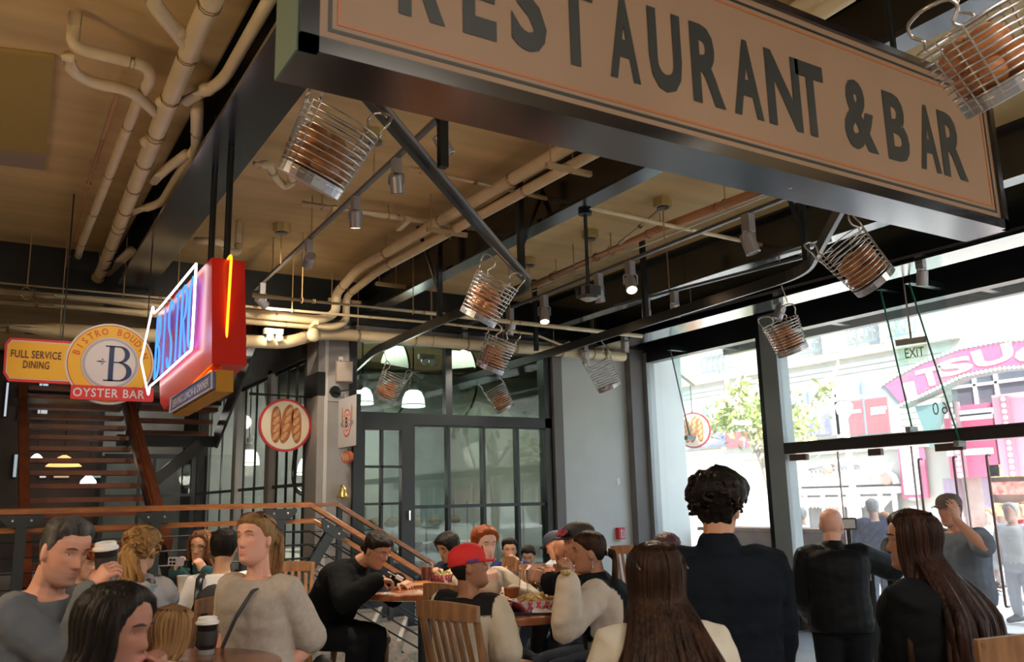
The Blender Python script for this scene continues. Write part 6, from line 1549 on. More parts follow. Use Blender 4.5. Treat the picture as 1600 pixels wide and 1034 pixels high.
    if collar:
        c0 = P+sp*TL*0.93; c1 = P+sp*TL*(0.93+collar)+hf*0.004
        limb(mb, [c0, c1], [nr_*1.25+.030, nr_+.022])
    me = remesh(mb, max(0.010, vox*1.4), 2, 'top')
    finish(me, 'top', e, cloth or M_cloth, tcol or base_c, wn)
    pc = Vector(pants); mb = MB(); torso(mb, 0.016, -.17, 0.12)
    for s in (1, -1):
        if shorts: limb(mb, [hips[s], hips[s].lerp(knees[s], .5), hips[s].lerp(knees[s], .92)], [.100*k, .092*k, .086*k])
        else: limb(mb, [hips[s], hips[s].lerp(knees[s], .5), knees[s], knees[s].lerp(ankles[s], .5), ankles[s]+Vector((0,0,.02))], [.106*k, .092*k, .074*k, .070*k, .060*k])
    finish(remesh(mb, 0.013, 2, 'trousers'), 'trousers', e, pantsm or M_cloth, lambda p: tuple(pc), wn)
    for s in (1, -1):
        mb = MB(); limb(mb, [ankles[s]+Vector((0,0,-.035))-f*0.04, ankles[s].lerp(toes[s], .6)+Vector((0,0,-.005)), toes[s]+f*0.06], [.048*k, .044*k, .036*k], 10)
        for i, p in enumerate(mb.v): mb.v[i] = Vector((p.x, p.y, max(p.z, ankles[s].z-0.078)))
        obj('shoe', mb, mat('shoe_%d' % int(shoes[0]*1000), shoes, .5), e, smooth=True)
    G = dict(e=e, H=H, hp=hp, hr=hr, hf=hf, hu=hu, hk=hk, P=P, sp=sp, tr=tr, tf=tf, TL=TL, sh=sh, el=el, wr=wr_, k=k, N=Nk, f=f, r=r, up=up, B=B)
    GUY.append(G)
    return G
def hair_shell(G, m, thk, line=None, seed=0.0, strands=0.003, name='hair', fq=9.0, lumps=0.0, nt=72, nz=44, ztop=None):
    """closed shell that dips under the skin where no hair grows; thk(th, z) -> metres, line(th) -> hairline height"""
    line = line or (lambda a: interp([0, 35, 55, 72, 84, 100, 125, 180], [.078, .080, .066, .03, .0, -.015, -.072, -.080], a))
    rows = []
    for i in range(nz+1):
        z = -.105+.2195*i/nz; row = []
        for j in range(nt):
            th = 2*pi*j/nt; a = math.degrees(min(th, 2*pi-th)); q = head_r(th, z, False)
            mk = sst(-.008, .012, z-line(a)); n_ = Vector((q.x/.0055, q.y/.0085, max(z, 0)/.013)).normalized() if q.length > 0 else Vector((0,0,1))
            if ztop: mk *= 1-sst(ztop-.012, ztop, z)
            d = -0.010+mk*(0.012+sst(0, .030, z-line(a)+.004)*thk(th, z)+strands*noise.noise(Vector((cos(th)*fq+seed, sin(th)*fq, z*14)))+lumps*noise.noise(Vector((q.x*38+seed, q.y*38, z*38))))
            row.append(G['hp'](q+n_*d))
        rows.append(row)
    return obj(name, MB().loft(rows), m, G['e'], smooth=True)
def locks(G, m, n, length, th0=62, th1=298, rad=.012, seed=1, flare=0.0, wave=0.0, name='long_hair', front=0.0, back=.125, width=.15, z_tie=None, vol=0.012):
    r_ = random.Random(seed); mb = MB(); hp, N, k = G['hp'], G['N'], G['k']
    for i in range(n):
        a = th0+(th1-th0)*(i+r_.uniform(0,1))/n; th = radians(a); off = vol*r_.uniform(.4, 1.2)
        pts = []
        for z in (.098, .06, .01, -.045):
            q = head_r(th, z, False); nn = Vector((q.x, q.y, z*.6)).normalized(); pts.append(hp(q+nn*(off+.004)))
        s_, c_ = sin(th), cos(th)
        p3 = pts[-1]
        side = s_*width*(0.85+.3*r_.random()); bk = -(back*k)*(0.75+.35*r_.random()) if c_ < 0.1 else front
        pt = N-G['sp']*0.05*k+G['tr']*side*.75+G['tf']*(bk*.75 if c_ < .1 else front*.7)
        pts.append(p3.lerp(pt, .5)+G['up']*0.005); pts.append(pt)
        Lk = length*(.80+.25*r_.random()); m_ = 5; ph = r_.uniform(0, 6)
        for j in range(1, m_+1):
            t = j/m_; w_ = wave*sin(ph+t*7)
            q = N-G['sp']*(0.05*k+Lk*t)+G['tr']*(side*(1+flare*t)+w_)+G['tf']*((bk if c_ < .1 else front)*(1-.06*t)+w_*.4)
            pts.append(q)
        P_2 = bend(pts, .05, 2); L_2 = len(P_2)
        rs = [rad*(.55+.6*min(1, 3*u/L_2))*(1 if u < L_2*.75 else 1-.8*(u/L_2-.75)*4*.9) for u in range(L_2)]
        mb.tube(P_2, rs, 5)
    return obj(name, mb, m, G['e'], smooth=True)
def tail(G, m, z, length, rad=.03, seed=1, n=14, name='ponytail', curl=0.0, spread=.5, tie=None):
    r_ = random.Random(seed); mb = MB(); b = G['hp'](Vector((0, -.098, z)))
    for i in range(n):
        a = r_.uniform(0, 6.28); o_ = (G['hr']*cos(a)+G['hu']*sin(a))*rad*math.sqrt(r_.random()); o_2 = o_*(1+spread*r_.random()*2)
        pts = [b+G['hf']*0.03+o_*.3, b+o_*.35-G['hf']*.015, b-G['hf']*.05+o_*.9-G['up']*.02]
        for j in range(1, 6):
            t = j/5; w_ = curl*sin(r_.uniform(0,6)+t*9)
            pts.append(b-G['hf']*(.055-.03*t)-G['up']*(.03+length*t)+o_2*(1+.2*t)*(1 if j < 5 else .6)+G['hr']*w_)
        P_2 = bend(pts, .04, 2); L_2 = len(P_2); mb.tube(P_2, [rad*.36*(1 if u < L_2*.7 else max(.12, 1-(u/L_2-.7)*3)) for u in range(L_2)], 5)
    o = obj(name, mb, m, G['e'], smooth=True)
    if tie: obj('hair_tie', MB().tube([b-G['hf']*.012+(G['hr']*cos(x)+G['hu']*sin(x))*rad*.55 for x in [2*pi*i/14 for i in range(14)]], .007, 6, closed=True, caps=False), tie, G['e'], smooth=True)
    return o
def curls(G, m, n, seed=1, thk=.03, z0=-.06, name='curls', rad=.014, back_only=True, drop=0.0):
    r_ = random.Random(seed); mb = MB()
    for i in range(n):
        th = r_.uniform(radians(65), radians(295)) if back_only else r_.uniform(0, 6.28); z = r_.uniform(z0, .105)
        if not back_only and z < .06 and abs(math.degrees(th)-180) > 112: z = r_.uniform(.065, .11)
        q = head_r(th, z, False); nn = Vector((q.x, q.y, z*.7)).normalized(); c = G['hp'](q+nn*thk*r_.uniform(.3, 1.0))-G['up']*drop*r_.random()
        u, v = frame(Vector((r_.gauss(0,1), r_.gauss(0,1), r_.gauss(0,.6)))); R_2 = rad*r_.uniform(.7, 1.3)
        mb.tube([c+(u*cos(x)+v*sin(x))*R_2+u.cross(v)*x*.003 for x in [.9*i2 for i2 in range(7)]], [R_2*.5]*7, 5)
    return obj(name, mb, m, G['e'], smooth=True)
def cap(G, m, visor_yaw=0, name='cap', vm=None, base=.040):
    rows = []
    for i in range(15):
        z = base+(.130-base)*i/14; row = []
        for j in range(40):
            q = head_r(2*pi*j/40, min(z, .066), False); s = 1.0 if z < .066 else math.sqrt(max(.0009, 1-((z-.066)/.0645)**2))
            row.append(G['hp'](Vector((q.x*1.14*s, q.y*1.13*s, z+.004))))
        rows.append(row)
    o = obj(name, MB().loft(rows), m, G['e'], smooth=True)
    ca, sa = cos(radians(visor_yaw)), sin(radians(visor_yaw)); top, bot = [], []
    mb = MB(); rings = []
    for i in range(8):
        y = .072+.085*i/7; w_ = .074*math.sqrt(max(0.02, 1-(i/7.4)**3)); ring = []
        for (u_, dz) in [(-1,0),(-.5,.010),(0,.014),(.5,.010),(1,0),(.5,.006),(0,.010),(-.5,.006)]:
            x = u_*w_; yy = y-.03*(u_*u_)*(1-i/9); z = .046+dz-.012*(i/7)
            ring.append(G['hp'](Vector((x*ca+yy*sa, -x*sa+yy*ca, z+base-.040))))
        rings.append(ring)
    obj('visor', mb.loft(rings), vm or m, o, smooth=True)
    obj('button', MB().ell(G['hp'](Vector((0,0,.134))), .006, .006, .003, 8, 6), m, o)
    return o
def glasses(G, m, z=.012, up=0.0, lensm=None, name='glasses', w=.027, h=.021, y=.012):
    mb = MB(); hp = G['hp']
    for s in (1, -1):
        yc = head_r(.4, z).y+y
        mb.tube([hp(Vector((s*.031+w*cos(a)*1.0, yc-.25*abs((s*.031+w*cos(a)))*.35, z-.003+up+h*math.copysign(abs(sin(a))**.7, sin(a))))) for a in [2*pi*i/20 for i in range(20)]], .0019, 5, closed=True, caps=False)
        mb.tube([hp(Vector((s*(.031+w), yc-.012, z+up+.006))), hp(Vector((s*.078, .03, z+up+.008))), hp(Vector((s*.079, -.02, z+up+.0)))], .002, 5)
    mb.tube([hp(Vector((-.006, yc, z+up))), hp(Vector((0, yc+.003, z+up+.003))), hp(Vector((.006, yc, z+up)))], .0019, 5)
    o = obj(name, mb, m, G['e'], smooth=True)
    for s in (1, -1):
        obj('lens', MB().prism([(w*.95*cos(a), h*.95*math.copysign(abs(sin(a))**.7, sin(a))) for a in [2*pi*i/18 for i in range(18)]], hp(Vector((s*.031, yc-.003, z-.003+up))), G['hr'], G['hu'], G['hf'], .0015), lensm or glass_mat('spectacle_glass', (.95,.95,.95), 1.0), o)
    return o
def shades_on_head(G, m, lensm, z=.10, y=.045, name='sunglasses', w=.03, h=.02):
    mb = MB(); hp = G['hp']; c = Vector((0, y, z)); n = Vector((0, .75, .66)).normalized(); v = Vector((0, -.66, .75))
    for s in (1, -1):
        cc_ = c+Vector((s*.034, 0, 0))
        mb.tube([hp(cc_+Vector((w*cos(a), 0, 0))+v*h*sin(a)) for a in [2*pi*i/18 for i in range(18)]], .0035, 5, closed=True, caps=False)
        mb.tube([hp(c+Vector((s*.066, 0, 0))), hp(Vector((s*.082, y-.06, z-.035))), hp(Vector((s*.084, y-.12, z-.07)))], .004, 5)
    mb.tube([hp(c+Vector((-.008,0,.004))), hp(c+Vector((.008,0,.004)))], .004, 5)
    o = obj(name, mb, m, G['e'], smooth=True)
    for s in (1, -1): obj('lens', MB().prism([(w*.95*cos(a), h*.95*sin(a)) for a in [2*pi*i/16 for i in range(16)]], hp(c+Vector((s*.034,0,0))), G['hr'], (G['hf']*v.y+G['hu']*v.z), (G['hf']*n.y+G['hu']*n.z), .003), lensm, o)
    return o
# ================================================================== furniture in place
def zc(x, y, z=TZ): return onZ(x, y, z)
T1, T2, T3, T4, T5 = zc(664, 917), zc(792, 951), zc(262, 1040), zc(272, 931), zc(838, 886)
table('round wooden table the diner in black eats at', T1, .50); table('round wooden table behind the boy in the red cap', T2, .40)
table('round wooden table carrying the tall black coffee cup', T3, .42); table('round wooden table with the wine bottle', T4, .40); table('round wooden table far back under the shop window', T5, .45)
c1 = at(697, 946, 4.1); a1 = radians(75)
chair('slat back wooden chair the boy in the red cap sits on', c1.x+sin(a1)*.27, c1.y+cos(a1)*.27, -75)
def chair_at(label, px, py, d, az):
    c = at(px, py, d); a = radians(az); chair(label, c.x+sin(a)*.27, c.y+cos(a)*.27, -az)
chair_at('wooden chair beside the red haired woman, its back to the camera', 696, 930, 5.0, 80)
chair_at('wooden chair under the diner in black', 505, 905, 6.3, 110)
chair_at('wooden chair behind the child with fair hair', 356, 940, 4.7, 330)
chair_at('dark chair at the foot of the railing post', 452, 880, 7.3, 200)
chair_at('curved wooden chair back between the two tables', 822, 905, 6.2, -60)
chair_at('wooden chair nearest the shop window table', 799, 885, 7.2, -75)
chair_at('wooden chair by the glass doors at the edge of the frame', 1618, 1016, 2.8, 20)
chair_at('wooden chair against the grey corner pilaster', 985, 855, 8.6, 60)

# ================================================================== people
PSI = 31.7
AWAY, CAMW, RIGHT, LEFT = PSI, PSI+180, PSI+90, PSI-90
H_black = hair_material('hair_black', (.014,.011,.010), (.004,.003,.003), .35)
H_dark = hair_material('hair_dark_brown', (.040,.018,.010), (.010,.005,.004), .4)
H_brown = hair_material('hair_brown', (.19,.09,.042), (.06,.026,.012))
H_blond = hair_material('hair_blond', (.42,.25,.10), (.20,.10,.04)); H_fair = hair_material('hair_fair', (.34,.20,.09), (.15,.08,.035))
H_red = hair_material('hair_red', (.30,.075,.022), (.13,.03,.010)); H_grey = hair_material('hair_grey', (.12,.115,.115), (.025,.022,.022)); H_white = hair_material('hair_white', (.5,.48,.46), (.3,.28,.27))
LIGHT, TAN, BROWN_, DEEP = (.60,.34,.25), (.48,.26,.16), (.30,.15,.085), (.19,.085,.05)
M_frm = mat('frame_black', (.01,.01,.01), .25)
def arm(px, py, dep_, **k): return dict(w=at(px, py, dep_), **k)
xr = lambda *v: RT*v[0]+UP*v[1]+FW*v[2]       # direction given as right, up, away

# 1 man in grey sweatshirt, sipping coffee
cupb = at(167, 906, 3.28)
G = person('man with short grey hair in a grey sweatshirt raising a coffee cup', at(100, 862, 3.3), RIGHT+28, RIGHT+12, 16, 4, 1.80, lean=14, skin=(.60,.30,.22), top=(.135,.15,.175), stubble=(.34,.22,.19), brow=(.10,.07,.06),
           R=arm(141, 922, 3.2, d=xr(.55,.75,.2), n=xr(.6,-.2,.75), hint=xr(-.5,-.9,-.2)), L=arm(150, 960, 3.6), vox=.005, curlR=.75, wr=1.2, nose=1.25, pants=(.03,.035,.05))
hair_shell(G, H_grey, lambda th, z: .003+.016*sst(.05, .1, z)*(1+.5*cos(th)), strands=.005, seed=1, lumps=.004)
cup_coffee('paper coffee cup with white lid raised before the man in grey', cupb, xr(-.06,1,.05))
# 2 dark haired woman near the lens
G = person('blurred woman with long dark hair resting her chin on her hand', at(180, 986, 2.12), RIGHT+6, RIGHT+5, 10, 0, 1.56, True, lean=10, skin=(.27,.12,.085), top=(.012,.012,.014), R=arm(256, 1072, 2.14, d=xr(-.12,.98,.05), n=xr(-.95,.1,-.1), hint=xr(.4,-1,-.3)), L=arm(250, 1100, 2.3), vox=.006, curlR=.9, brow=(.02,.015,.01))
hair_shell(G, H_black, lambda th, z: .022, lambda a: interp([0,30,50,66,100,180], [.088,.080,.050,-.02,-.09,-.10], a), seed=2)
locks(G, H_black, 90, .34, 66, 294, .014, 2, width=.11, back=.10, vol=.016)
# 3 red curls behind the man
G = person('person with curly auburn hair sitting behind the man in grey', at(133, 880, 6.2), RIGHT+20, None, 12, 0, 1.62, True, True, skin=LIGHT, top=(.03,.04,.06), face=True)
hair_shell(G, H_red, lambda th, z: .022, seed=3, lumps=.012); curls(G, H_red, 90, 3, .035, back_only=False)
# 4 curly ponytail from behind
def vest(q):
    y, x, t = q['y'], q['x'], q['t']
    if abs(x) < .155 and t < .93 and not (abs(x) < .07 and t > .78): return (.17,.27,.36) if abs(math.sin(x*40)) > .12 else (.22,.33,.42)
    return (.42,.42,.47)
G = person('woman with curly blond ponytail in a denim vest over a hooded sweatshirt', at(222, 858, 4.6), AWAY+10, AWAY+6, 2, 0, 1.68, True, True, lean=8, skin=LIGHT, topf=vest, loose=.028, face=False, R=arm(268, 940, 5.2), L=arm(230, 945, 5.3), vox=.008)
hair_shell(G, H_blond, lambda th, z: .016+.008*sst(.0,.1,z), lambda a: interp([0,40,62,78,100,125,180],[.066,.060,.045,.012,-.012,-.06,-.06],a), lumps=.006, seed=4); tail(G, H_blond, .0, .14, .045, 4, 22, 'ponytail', .018, .8, mat('tie_brown', (.12,.06,.03), .7)); curls(G, H_blond, 60, 5, .02, -.02)
obj('hood', MB().tube([G['N']-G['sp']*.03+(G['tr']*cos(a)*.105-G['tf']*(.055+.05*sin(a))-G['sp']*(.03*sin(a))) for a in [2*pi*i/20 for i in range(20)]], .034, 8, closed=True, caps=False), mat('hood_grey', (.40,.40,.45), .9, bump=.2), G['e'], smooth=True)
# 5 woman photographing
G = person('woman with glasses and wavy brown hair photographing with her phone', at(315, 855, 6.1), CAMW+8, CAMW+6, 6, 5, 1.62, True, True, lean=8, skin=(.52,.28,.19), top=(.025,.065,.075), R=arm(264, 888, 5.3, d=xr(.1,.9,0), n=xr(1,.1,.2), hint=xr(-.4,-1,0)), L=arm(299, 892, 5.35, d=xr(-.3,.9,0), n=xr(-.9,0,.3), hint=xr(.5,-1,0)), vox=.0065, curlR=.8, curlL=.8, collar=.06)
hair_shell(G, H_brown, lambda th, z: .020, lambda a: interp([0,30,52,68,100,180],[.086,.080,.05,-.02,-.09,-.10],a), lumps=.012, seed=5); curls(G, H_brown, 90, 55, .030, -.10)
locks(G, H_brown, 60, .10, 62, 298, .014, 5, .3, .016, width=.12, back=.09, vol=.02); glasses(G, M_frm)
pc_ = at(275, 877, 5.25); ph = thing('phone', 'pale phone with camera lenses held up by the woman in glasses', 'phone', pc_)
obj('phone_body', MB().obox(pc_, xr(1,-.06,.25).normalized()*.046, xr(.06,1,0).normalized()*.026, xr(-.25,0,1).normalized()*.004), mat('phone_lilac', (.42,.38,.45), .3), ph)
for a_, b_ in ((-.03,.012),(-.03,-.010),(-.010,.012),(-.010,-.010)): q = pc_+xr(1,-.06,.25).normalized()*a_+xr(.06,1,0)*b_; obj('camera_lens', MB().cyl(q, q-xr(-.25,0,1).normalized()*.007, .008, n=12), M_frm, ph)
# 6 white top from behind
G = person('person in a white long sleeved top with a black backpack strap seen from behind', at(351, 856, 5.4), AWAY-6, AWAY-8, 12, 0, 1.70, True, True, lean=6, skin=TAN, top=(.66,.66,.72), R=arm(390, 935, 5.9), L=arm(325, 960, 5.4), vox=.009, face=False, wr=.8)
hair_shell(G, H_black, lambda th, z: .020, seed=6)
for s in (-1, 1):
    mb = MB(); P_, sp_, tf_, tr_ = G['P'], G['sp'], G['tf'], G['tr']; TLx = G['TL']
    mb.tube([P_+sp_*TLx*t+tr_*s*.10+tf_*y for t, y in ((.5,-.15),(.75,-.16),(.92,-.13),(.985,-.04),(.93,.08),(.7,.13))], [(.022,.006)]*6, 8); obj('backpack_strap', mb, M_black, G['e'], smooth=True)
bpk = MB().ell(P_+sp_*TLx*.45-tf_*.20, .13, .09, .20, 14, 10, Matrix((tr_, tf_, sp_)).transposed()); obj('backpack', bpk, mat('backpack_black', (.012,.012,.014), .7), G['e'], smooth=True)
# 7 woman standing in beige top
def sweat(q):
    v = 1+.12*noise.noise(q['p']*60); return (.44*v,.39*v,.355*v)
G = person('woman standing in a beige top with ponytail and sunglasses on her hair', at(399, 843, 3.8), CAMW+24, CAMW+22, -4, -3, 1.70, True, lean=2, skin=(.66,.34,.26), topf=sweat, sleeve=.88, loose=.026, R=arm(342, 1030, 3.75), L=arm(416, 1066, 3.65, hint=xr(.5,-.4,.3)), vox=.005, iris=(.10,.14,.18), brow=(.22,.11,.05), lips=(.50,.17,.16), pants=(.05,.06,.09), gaze=1, wr=.9, curlR=.8)
hair_shell(G, H_fair, lambda th, z: .009+.006*sst(.02,.1,z), lambda a: interp([0,40,62,80,100,125,180],[.070,.064,.045,.008,-.012,-.06,-.062],a), seed=7)
tail(G, H_fair, .03, .15, .030, 7, 16); shades_on_head(G, mat('shell_frame', (.10,.035,.02), .25), mat('shade_lens', (.05,.03,.03), .1), .112, .03, w=.034, h=.024)
P_, sp_, tf_, tr_, TLx = G['P'], G['sp'], G['tf'], G['tr'], G['TL']
obj('bag_strap', MB().tube([P_+sp_*TLx*t+tr_*x+tf_*y for t, x, y in ((.90,-.10,-.05),(.97,-.085,.02),(.90,-.065,.118),(.70,-.015,.158),(.45,.06,.150),(.2,.13,.120),(.0,.185,.03))], [(.014,.004)]*7, 8), mat('strap_navy', (.02,.025,.05), .6), G['e'], smooth=True)
bb = P_-sp_*TLx*.02-tr_*.22-tf_*.16; obj('shoulder_bag', MB().ell(bb, .055, .10, .15, 12, 10, Matrix((tr_, tf_, sp_)).transposed()), mat('bag_black', (.005,.005,.006), .6), G['e'], smooth=True)
# 8 child with fair hair
G = person('small child with straight fair hair seen from behind', at(268, 988, 3.35), AWAY+55, None, 5, 0, 1.12, True, True, lean=4, skin=LIGHT, top=(.55,.36,.35), kid=True, vox=.008, face=False)
hair_shell(G, H_fair, lambda th, z: .020, lambda a: interp([0,35,55,70,100,180],[.060,.055,.03,-.03,-.10,-.11],a), seed=8); locks(G, H_fair, 80, .12, 60, 300, .011, 8, width=.10, back=.10, vol=.02)
cup_coffee('tall black coffee cup with white lid standing on the near table', zc(322, 1021), (0,0,1), 1.0)
cup_clear('white foam cup beside the wine bottle', zc(286, 937), (.7,.7,.7), .98, 1.05, .15)
b_ = bottle('dark green wine bottle on the table of the woman taking a photo', zc(291, 926))
plate = zc(300, 940); t = thing('paper_plate', 'pale plate of food scraps next to the wine bottle', 'plate', plate)
obj('plate_dish', MB().lathe(plate, [(.05,0),(.09,.006),(.10,.018),(.098,.018),(.088,.010),(.05,.005)], 24), M_pap, t, smooth=True); obj('food', MB().ell(plate+ZV*.02, .05, .04, .018, 10, 6).ell(plate+ZV*.02+XV*.03, .03, .03, .02, 8, 5), mat('food_brown', (.35,.2,.09), .7, var=.5, scale=40), t, smooth=True)
# 9 diner in black
G = person('diner in a black sweater and glasses bent over the table', at(589, 859, 5.95), RIGHT+30, RIGHT+18, 30, 0, 1.68, False, True, lean=34, neckf=.07, skin=(.36,.18,.12), top=(.007,.008,.009), loose=.038, build=1.12, R=arm(590, 906, 5.62, d=xr(.9,-.15,.3), n=xr(.1,-.9,-.3), hint=xr(-1,-.55,-.1)), L=arm(622, 907, 5.95, d=xr(.6,-.1,-.3), n=xr(-.2,-.9,.2), hint=xr(.2,-.8,.5)), vox=.006, curlR=.7, curlL=.5, pants=(.012,.013,.016), shoes=(.35,.25,.25), collar=.07)
hair_shell(G, H_black, lambda th, z: .010+.008*sst(.0,.1,z), lambda a: interp([0,40,62,80,100,125,180],[.066,.06,.045,.012,-.012,-.065,-.07],a), seed=9, lumps=.005); glasses(G, mat('frame_silver', (.45,.45,.48), .25, .8))
obj('hair_bun', MB().ell(G['hp'](Vector((0,-.10,-.03))), .04, .035, .04, 12, 8), H_black, G['e'], smooth=True)
f0 = at(606, 893, 5.65); t = thing('plastic_fork', 'white plastic fork in the hand of the diner in black', 'fork', f0)
obj('fork_handle', MB().tube([f0, f0+xr(.05,-.03,0.01)*1.2], .005, 6), M_pap, t); obj('fork_head', MB().obox(f0+xr(.075,-.045,.012), xr(.022,-.012,0), xr(.006,.012,0), xr(0,0,.003)), M_pap, t)
# 10 dark haired diner with glasses
G = person('woman with black bob and glasses eating behind the red cap', at(700, 855, 6.75), CAMW+48, CAMW+25, 22, 0, 1.60, True, True, lean=20, skin=TAN, top=(.015,.017,.03), R=arm(684, 893, 6.45, d=xr(-.2,.3,-.5), n=xr(.3,-.8,0), hint=xr(-.7,-.5,0)), L=arm(722, 905, 6.5), vox=.007, curlR=.8)
hair_shell(G, H_black, lambda th, z: .024, lambda a: interp([0,30,50,68,100,180],[.060,.056,.03,-.04,-.09,-.10],a), seed=10); glasses(G, M_frm)
f0 = at(688, 889, 6.3); t = thing('plastic_fork', 'white plastic fork held over the salad', 'fork', f0); obj('fork_handle', MB().tube([f0, f0+xr(.035,-.09,0)], .005, 6), M_pap, t); obj('fork_head', MB().obox(f0+xr(.045,-.11,0), xr(.008,-.018,0), xr(.011,.004,0), xr(0,0,.003)), M_pap, t)
# 11 red haired woman
G = person('woman with red hair in a cream cardigan raising her hand to her mouth', at(757, 852, 5.55), CAMW-30, CAMW-38, 6, 0, 1.70, True, True, lean=10, skin=(.70,.44,.36), top=(.50,.43,.35), R=arm(772, 917, 5.0, d=xr(-.15,.98,.1), n=xr(-.3,.1,.9), hint=xr(-.1,-1,-.3)), L=arm(800, 925, 5.35, hint=xr(.8,-.5,.2)), vox=.0055, curlR=.8, loose=.026, brow=(.20,.08,.04), lips=(.45,.16,.14), iris=(.12,.07,.04))
hair_shell(G, H_red, lambda th, z: .014+.012*sst(.02,.1,z), lambda a: interp([0,30,55,72,90,125,180],[.082,.078,.055,.01,-.03,-.09,-.09],a), seed=11, lumps=.006, strands=.005)
# 12 boy in red cap
def jersey(q):
    if q['t'] > .74 and abs(q['x']) < .15: return (.014,.015,.018)
    if q['t'] > .80 and abs(q['x']) < .21 and q['y'] < .02: return (.014,.015,.018)
    return (.50,.44,.36)
G = person('boy in a red cap and black and cream jersey sitting on the slat chair', at(733, 886, 4.5), RIGHT-10, RIGHT-60, -9, 6, 1.56, False, True, lean=3, skin=(.33,.15,.09), topf=jersey, loose=.035, sleeve=.85, R=arm(792, 1010, 4.45, hint=xr(.2,-.6,-.6)), L=arm(800, 960, 4.9), vox=.006, pants=(.016,.02,.035), face=True, knee=(.42,.06,.02))
hair_shell(G, H_black, lambda th, z: .006, seed=12, ztop=.02)
M_rcap = mat('cap_red', (.62,.018,.022), .75, bump=.1, bscale=120); cp = cap(G, M_rcap, 0, base=.012)
obj('cap_patch', MB().obox(G['hp'](Vector((0,.098,.085))), G['hr']*.028, G['hu']*.018, G['hf']*.004), mat('patch_orange', (.75,.42,.28), .6), cp)
lg = MB()
for k in range(5): lg.obox(G['hp'](Vector((.092+.0-.001*k, -.01+.014*k, .028))), G['hf']*.005, G['hu']*.007, G['hr']*.003)
obj('cap_lettering', lg, mat('cap_ink', (.05,.04,.25), .6), cp)
ws_ = G['sh'][1].lerp(G['el'][1], .72)+xr(0,0,-.075); obj('sleeve_badge', MB().cyl(ws_, ws_+xr(0,0,.03), .036, n=18), mat('badge_red', (.55,.06,.09), .6), G['e']); obj('badge_centre', MB().cyl(ws_+xr(0,0,-.003), ws_, .022, n=16), mat('badge_navy', (.05,.05,.16), .6), G['e'])
# 13 boy in blue polo
G = person('boy in a navy polo shirt with his hand on his mouth', at(796, 860, 8.9), CAMW-6, CAMW+10, 6, 0, 1.45, False, True, lean=12, skin=(.45,.24,.15), top=(.02,.035,.13), sleeve=.8, R=arm(800, 884, 8.6, d=xr(0,.9,.2), n=xr(0,0,1), hint=xr(-.6,-1,-.2)), L=arm(835, 893, 8.5, hint=xr(1,-.5,.2)), vox=.0085)
hair_shell(G, H_black, lambda th, z: .010+.020*sst(.04,.1,z), seed=13)
# 14 man in grey shirt
G = person('man in a pale grey t-shirt and dark cap leaning at the far table', at(868, 852, 7.9), LEFT+20, LEFT-20, 25, 0, 1.74, False, True, lean=-14, skin=TAN, top=(.50,.53,.60), sleeve=.8, R=arm(812, 893, 7.7), L=arm(812, 893, 7.5, hint=xr(.3,-.8,-.5)), vox=.0085, wr=1.3)
cap(G, mat('cap_navy', (.02,.025,.05), .7))
# 14b person from behind
G = person('bald man in dark clothes seen from behind beside the capped man', at(881, 862, 6.6), AWAY-25, None, 4, 0, 1.66, False, True, lean=10, skin=(.28,.12,.07), top=(.012,.012,.014), vox=.009, face=False)
# 15 low child
G = person('child with black hair bowing behind the far table', at(826, 868, 9.4), CAMW+10, None, 30, 0, 1.3, False, True, lean=14, skin=TAN, top=(.05,.06,.08), vox=.009); hair_shell(G, H_black, lambda th, z: .018, seed=15)
# 16 man with cap and red sunglasses
G = person('man in a black cap with red mirrored sunglasses on its front', at(904, 849, 5.25), LEFT-18, LEFT-10, 4, 0, 1.76, False, True, lean=14, skin=(.42,.20,.13), top=(.012,.013,.016), L=arm(857, 905, 5.0, d=xr(-.9,.3,0), n=xr(.2,-.6,.6), hint=xr(.3,-1,-.2)), R=arm(862, 915, 5.5), vox=.006, curlL=1.25, stubble=(.20,.10,.07))
cap(G, mat('cap_black', (.014,.010,.013), .7)); hair_shell(G, H_black, lambda th, z: .005, seed=16, ztop=.045)
shades_on_head(G, M_frm, mat('mirror_red', (.62,.03,.06), .08, .7), .075, .100, w=.042, h=.028)
# 17 ponytail woman
def yoke(q):
    if q['t'] > .42 and abs(q['x']) < .165: return (.010,.014,.018)
    return (.56,.49,.43)
G = person('woman with long ponytail in a black and cream jacket eating', at(920, 863, 4.65), LEFT+2, LEFT+12, 4, 0, 1.66, True, True, lean=14, skin=(.36,.18,.12), topf=yoke, loose=.045, L=arm(889, 905, 4.35, d=xr(-.15,.95,.1), n=xr(-.6,.1,.7), hint=xr(.0,-1,-.15)), R=arm(878, 905, 4.8, d=xr(-.1,.95,0), n=xr(-.3,0,-.9), hint=xr(-.3,-1,.3)), vox=.0055, curlL=.7, curlR=.7, collar=.05, wr=1.3, pants=(.010,.012,.016))
hair_shell(G, H_dark, lambda th, z: .008+.005*sst(0,.1,z), lambda a: interp([0,40,62,82,100,125,180],[.070,.064,.048,.015,-.005,-.05,-.06],a), seed=17)
tail(G, H_dark, -.005, .38, .034, 17, 22, spread=.6, tie=mat('tie_white', (.75,.73,.72), .7))
obj('earring', MB().tube([G['hp'](Vector((-.08,-.012,-.045))), G['hp'](Vector((-.081,-.012,-.085)))], .003, 5), M_silver, G['e'])
snack = at(884, 893, 4.3); t = thing('sandwich_piece', 'piece of sandwich in the hand of the ponytailed woman', 'food', snack); obj('bread', MB().ell(snack, .03, .022, .02, 10, 6), mat('sandwich_tan', (.52,.34,.15), .7, var=.5, scale=50), t, smooth=True); obj('filling', MB().ell(snack+ZV*.012, .026, .018, .012, 8, 5), mat('filling_dark', (.12,.09,.05), .6), t)
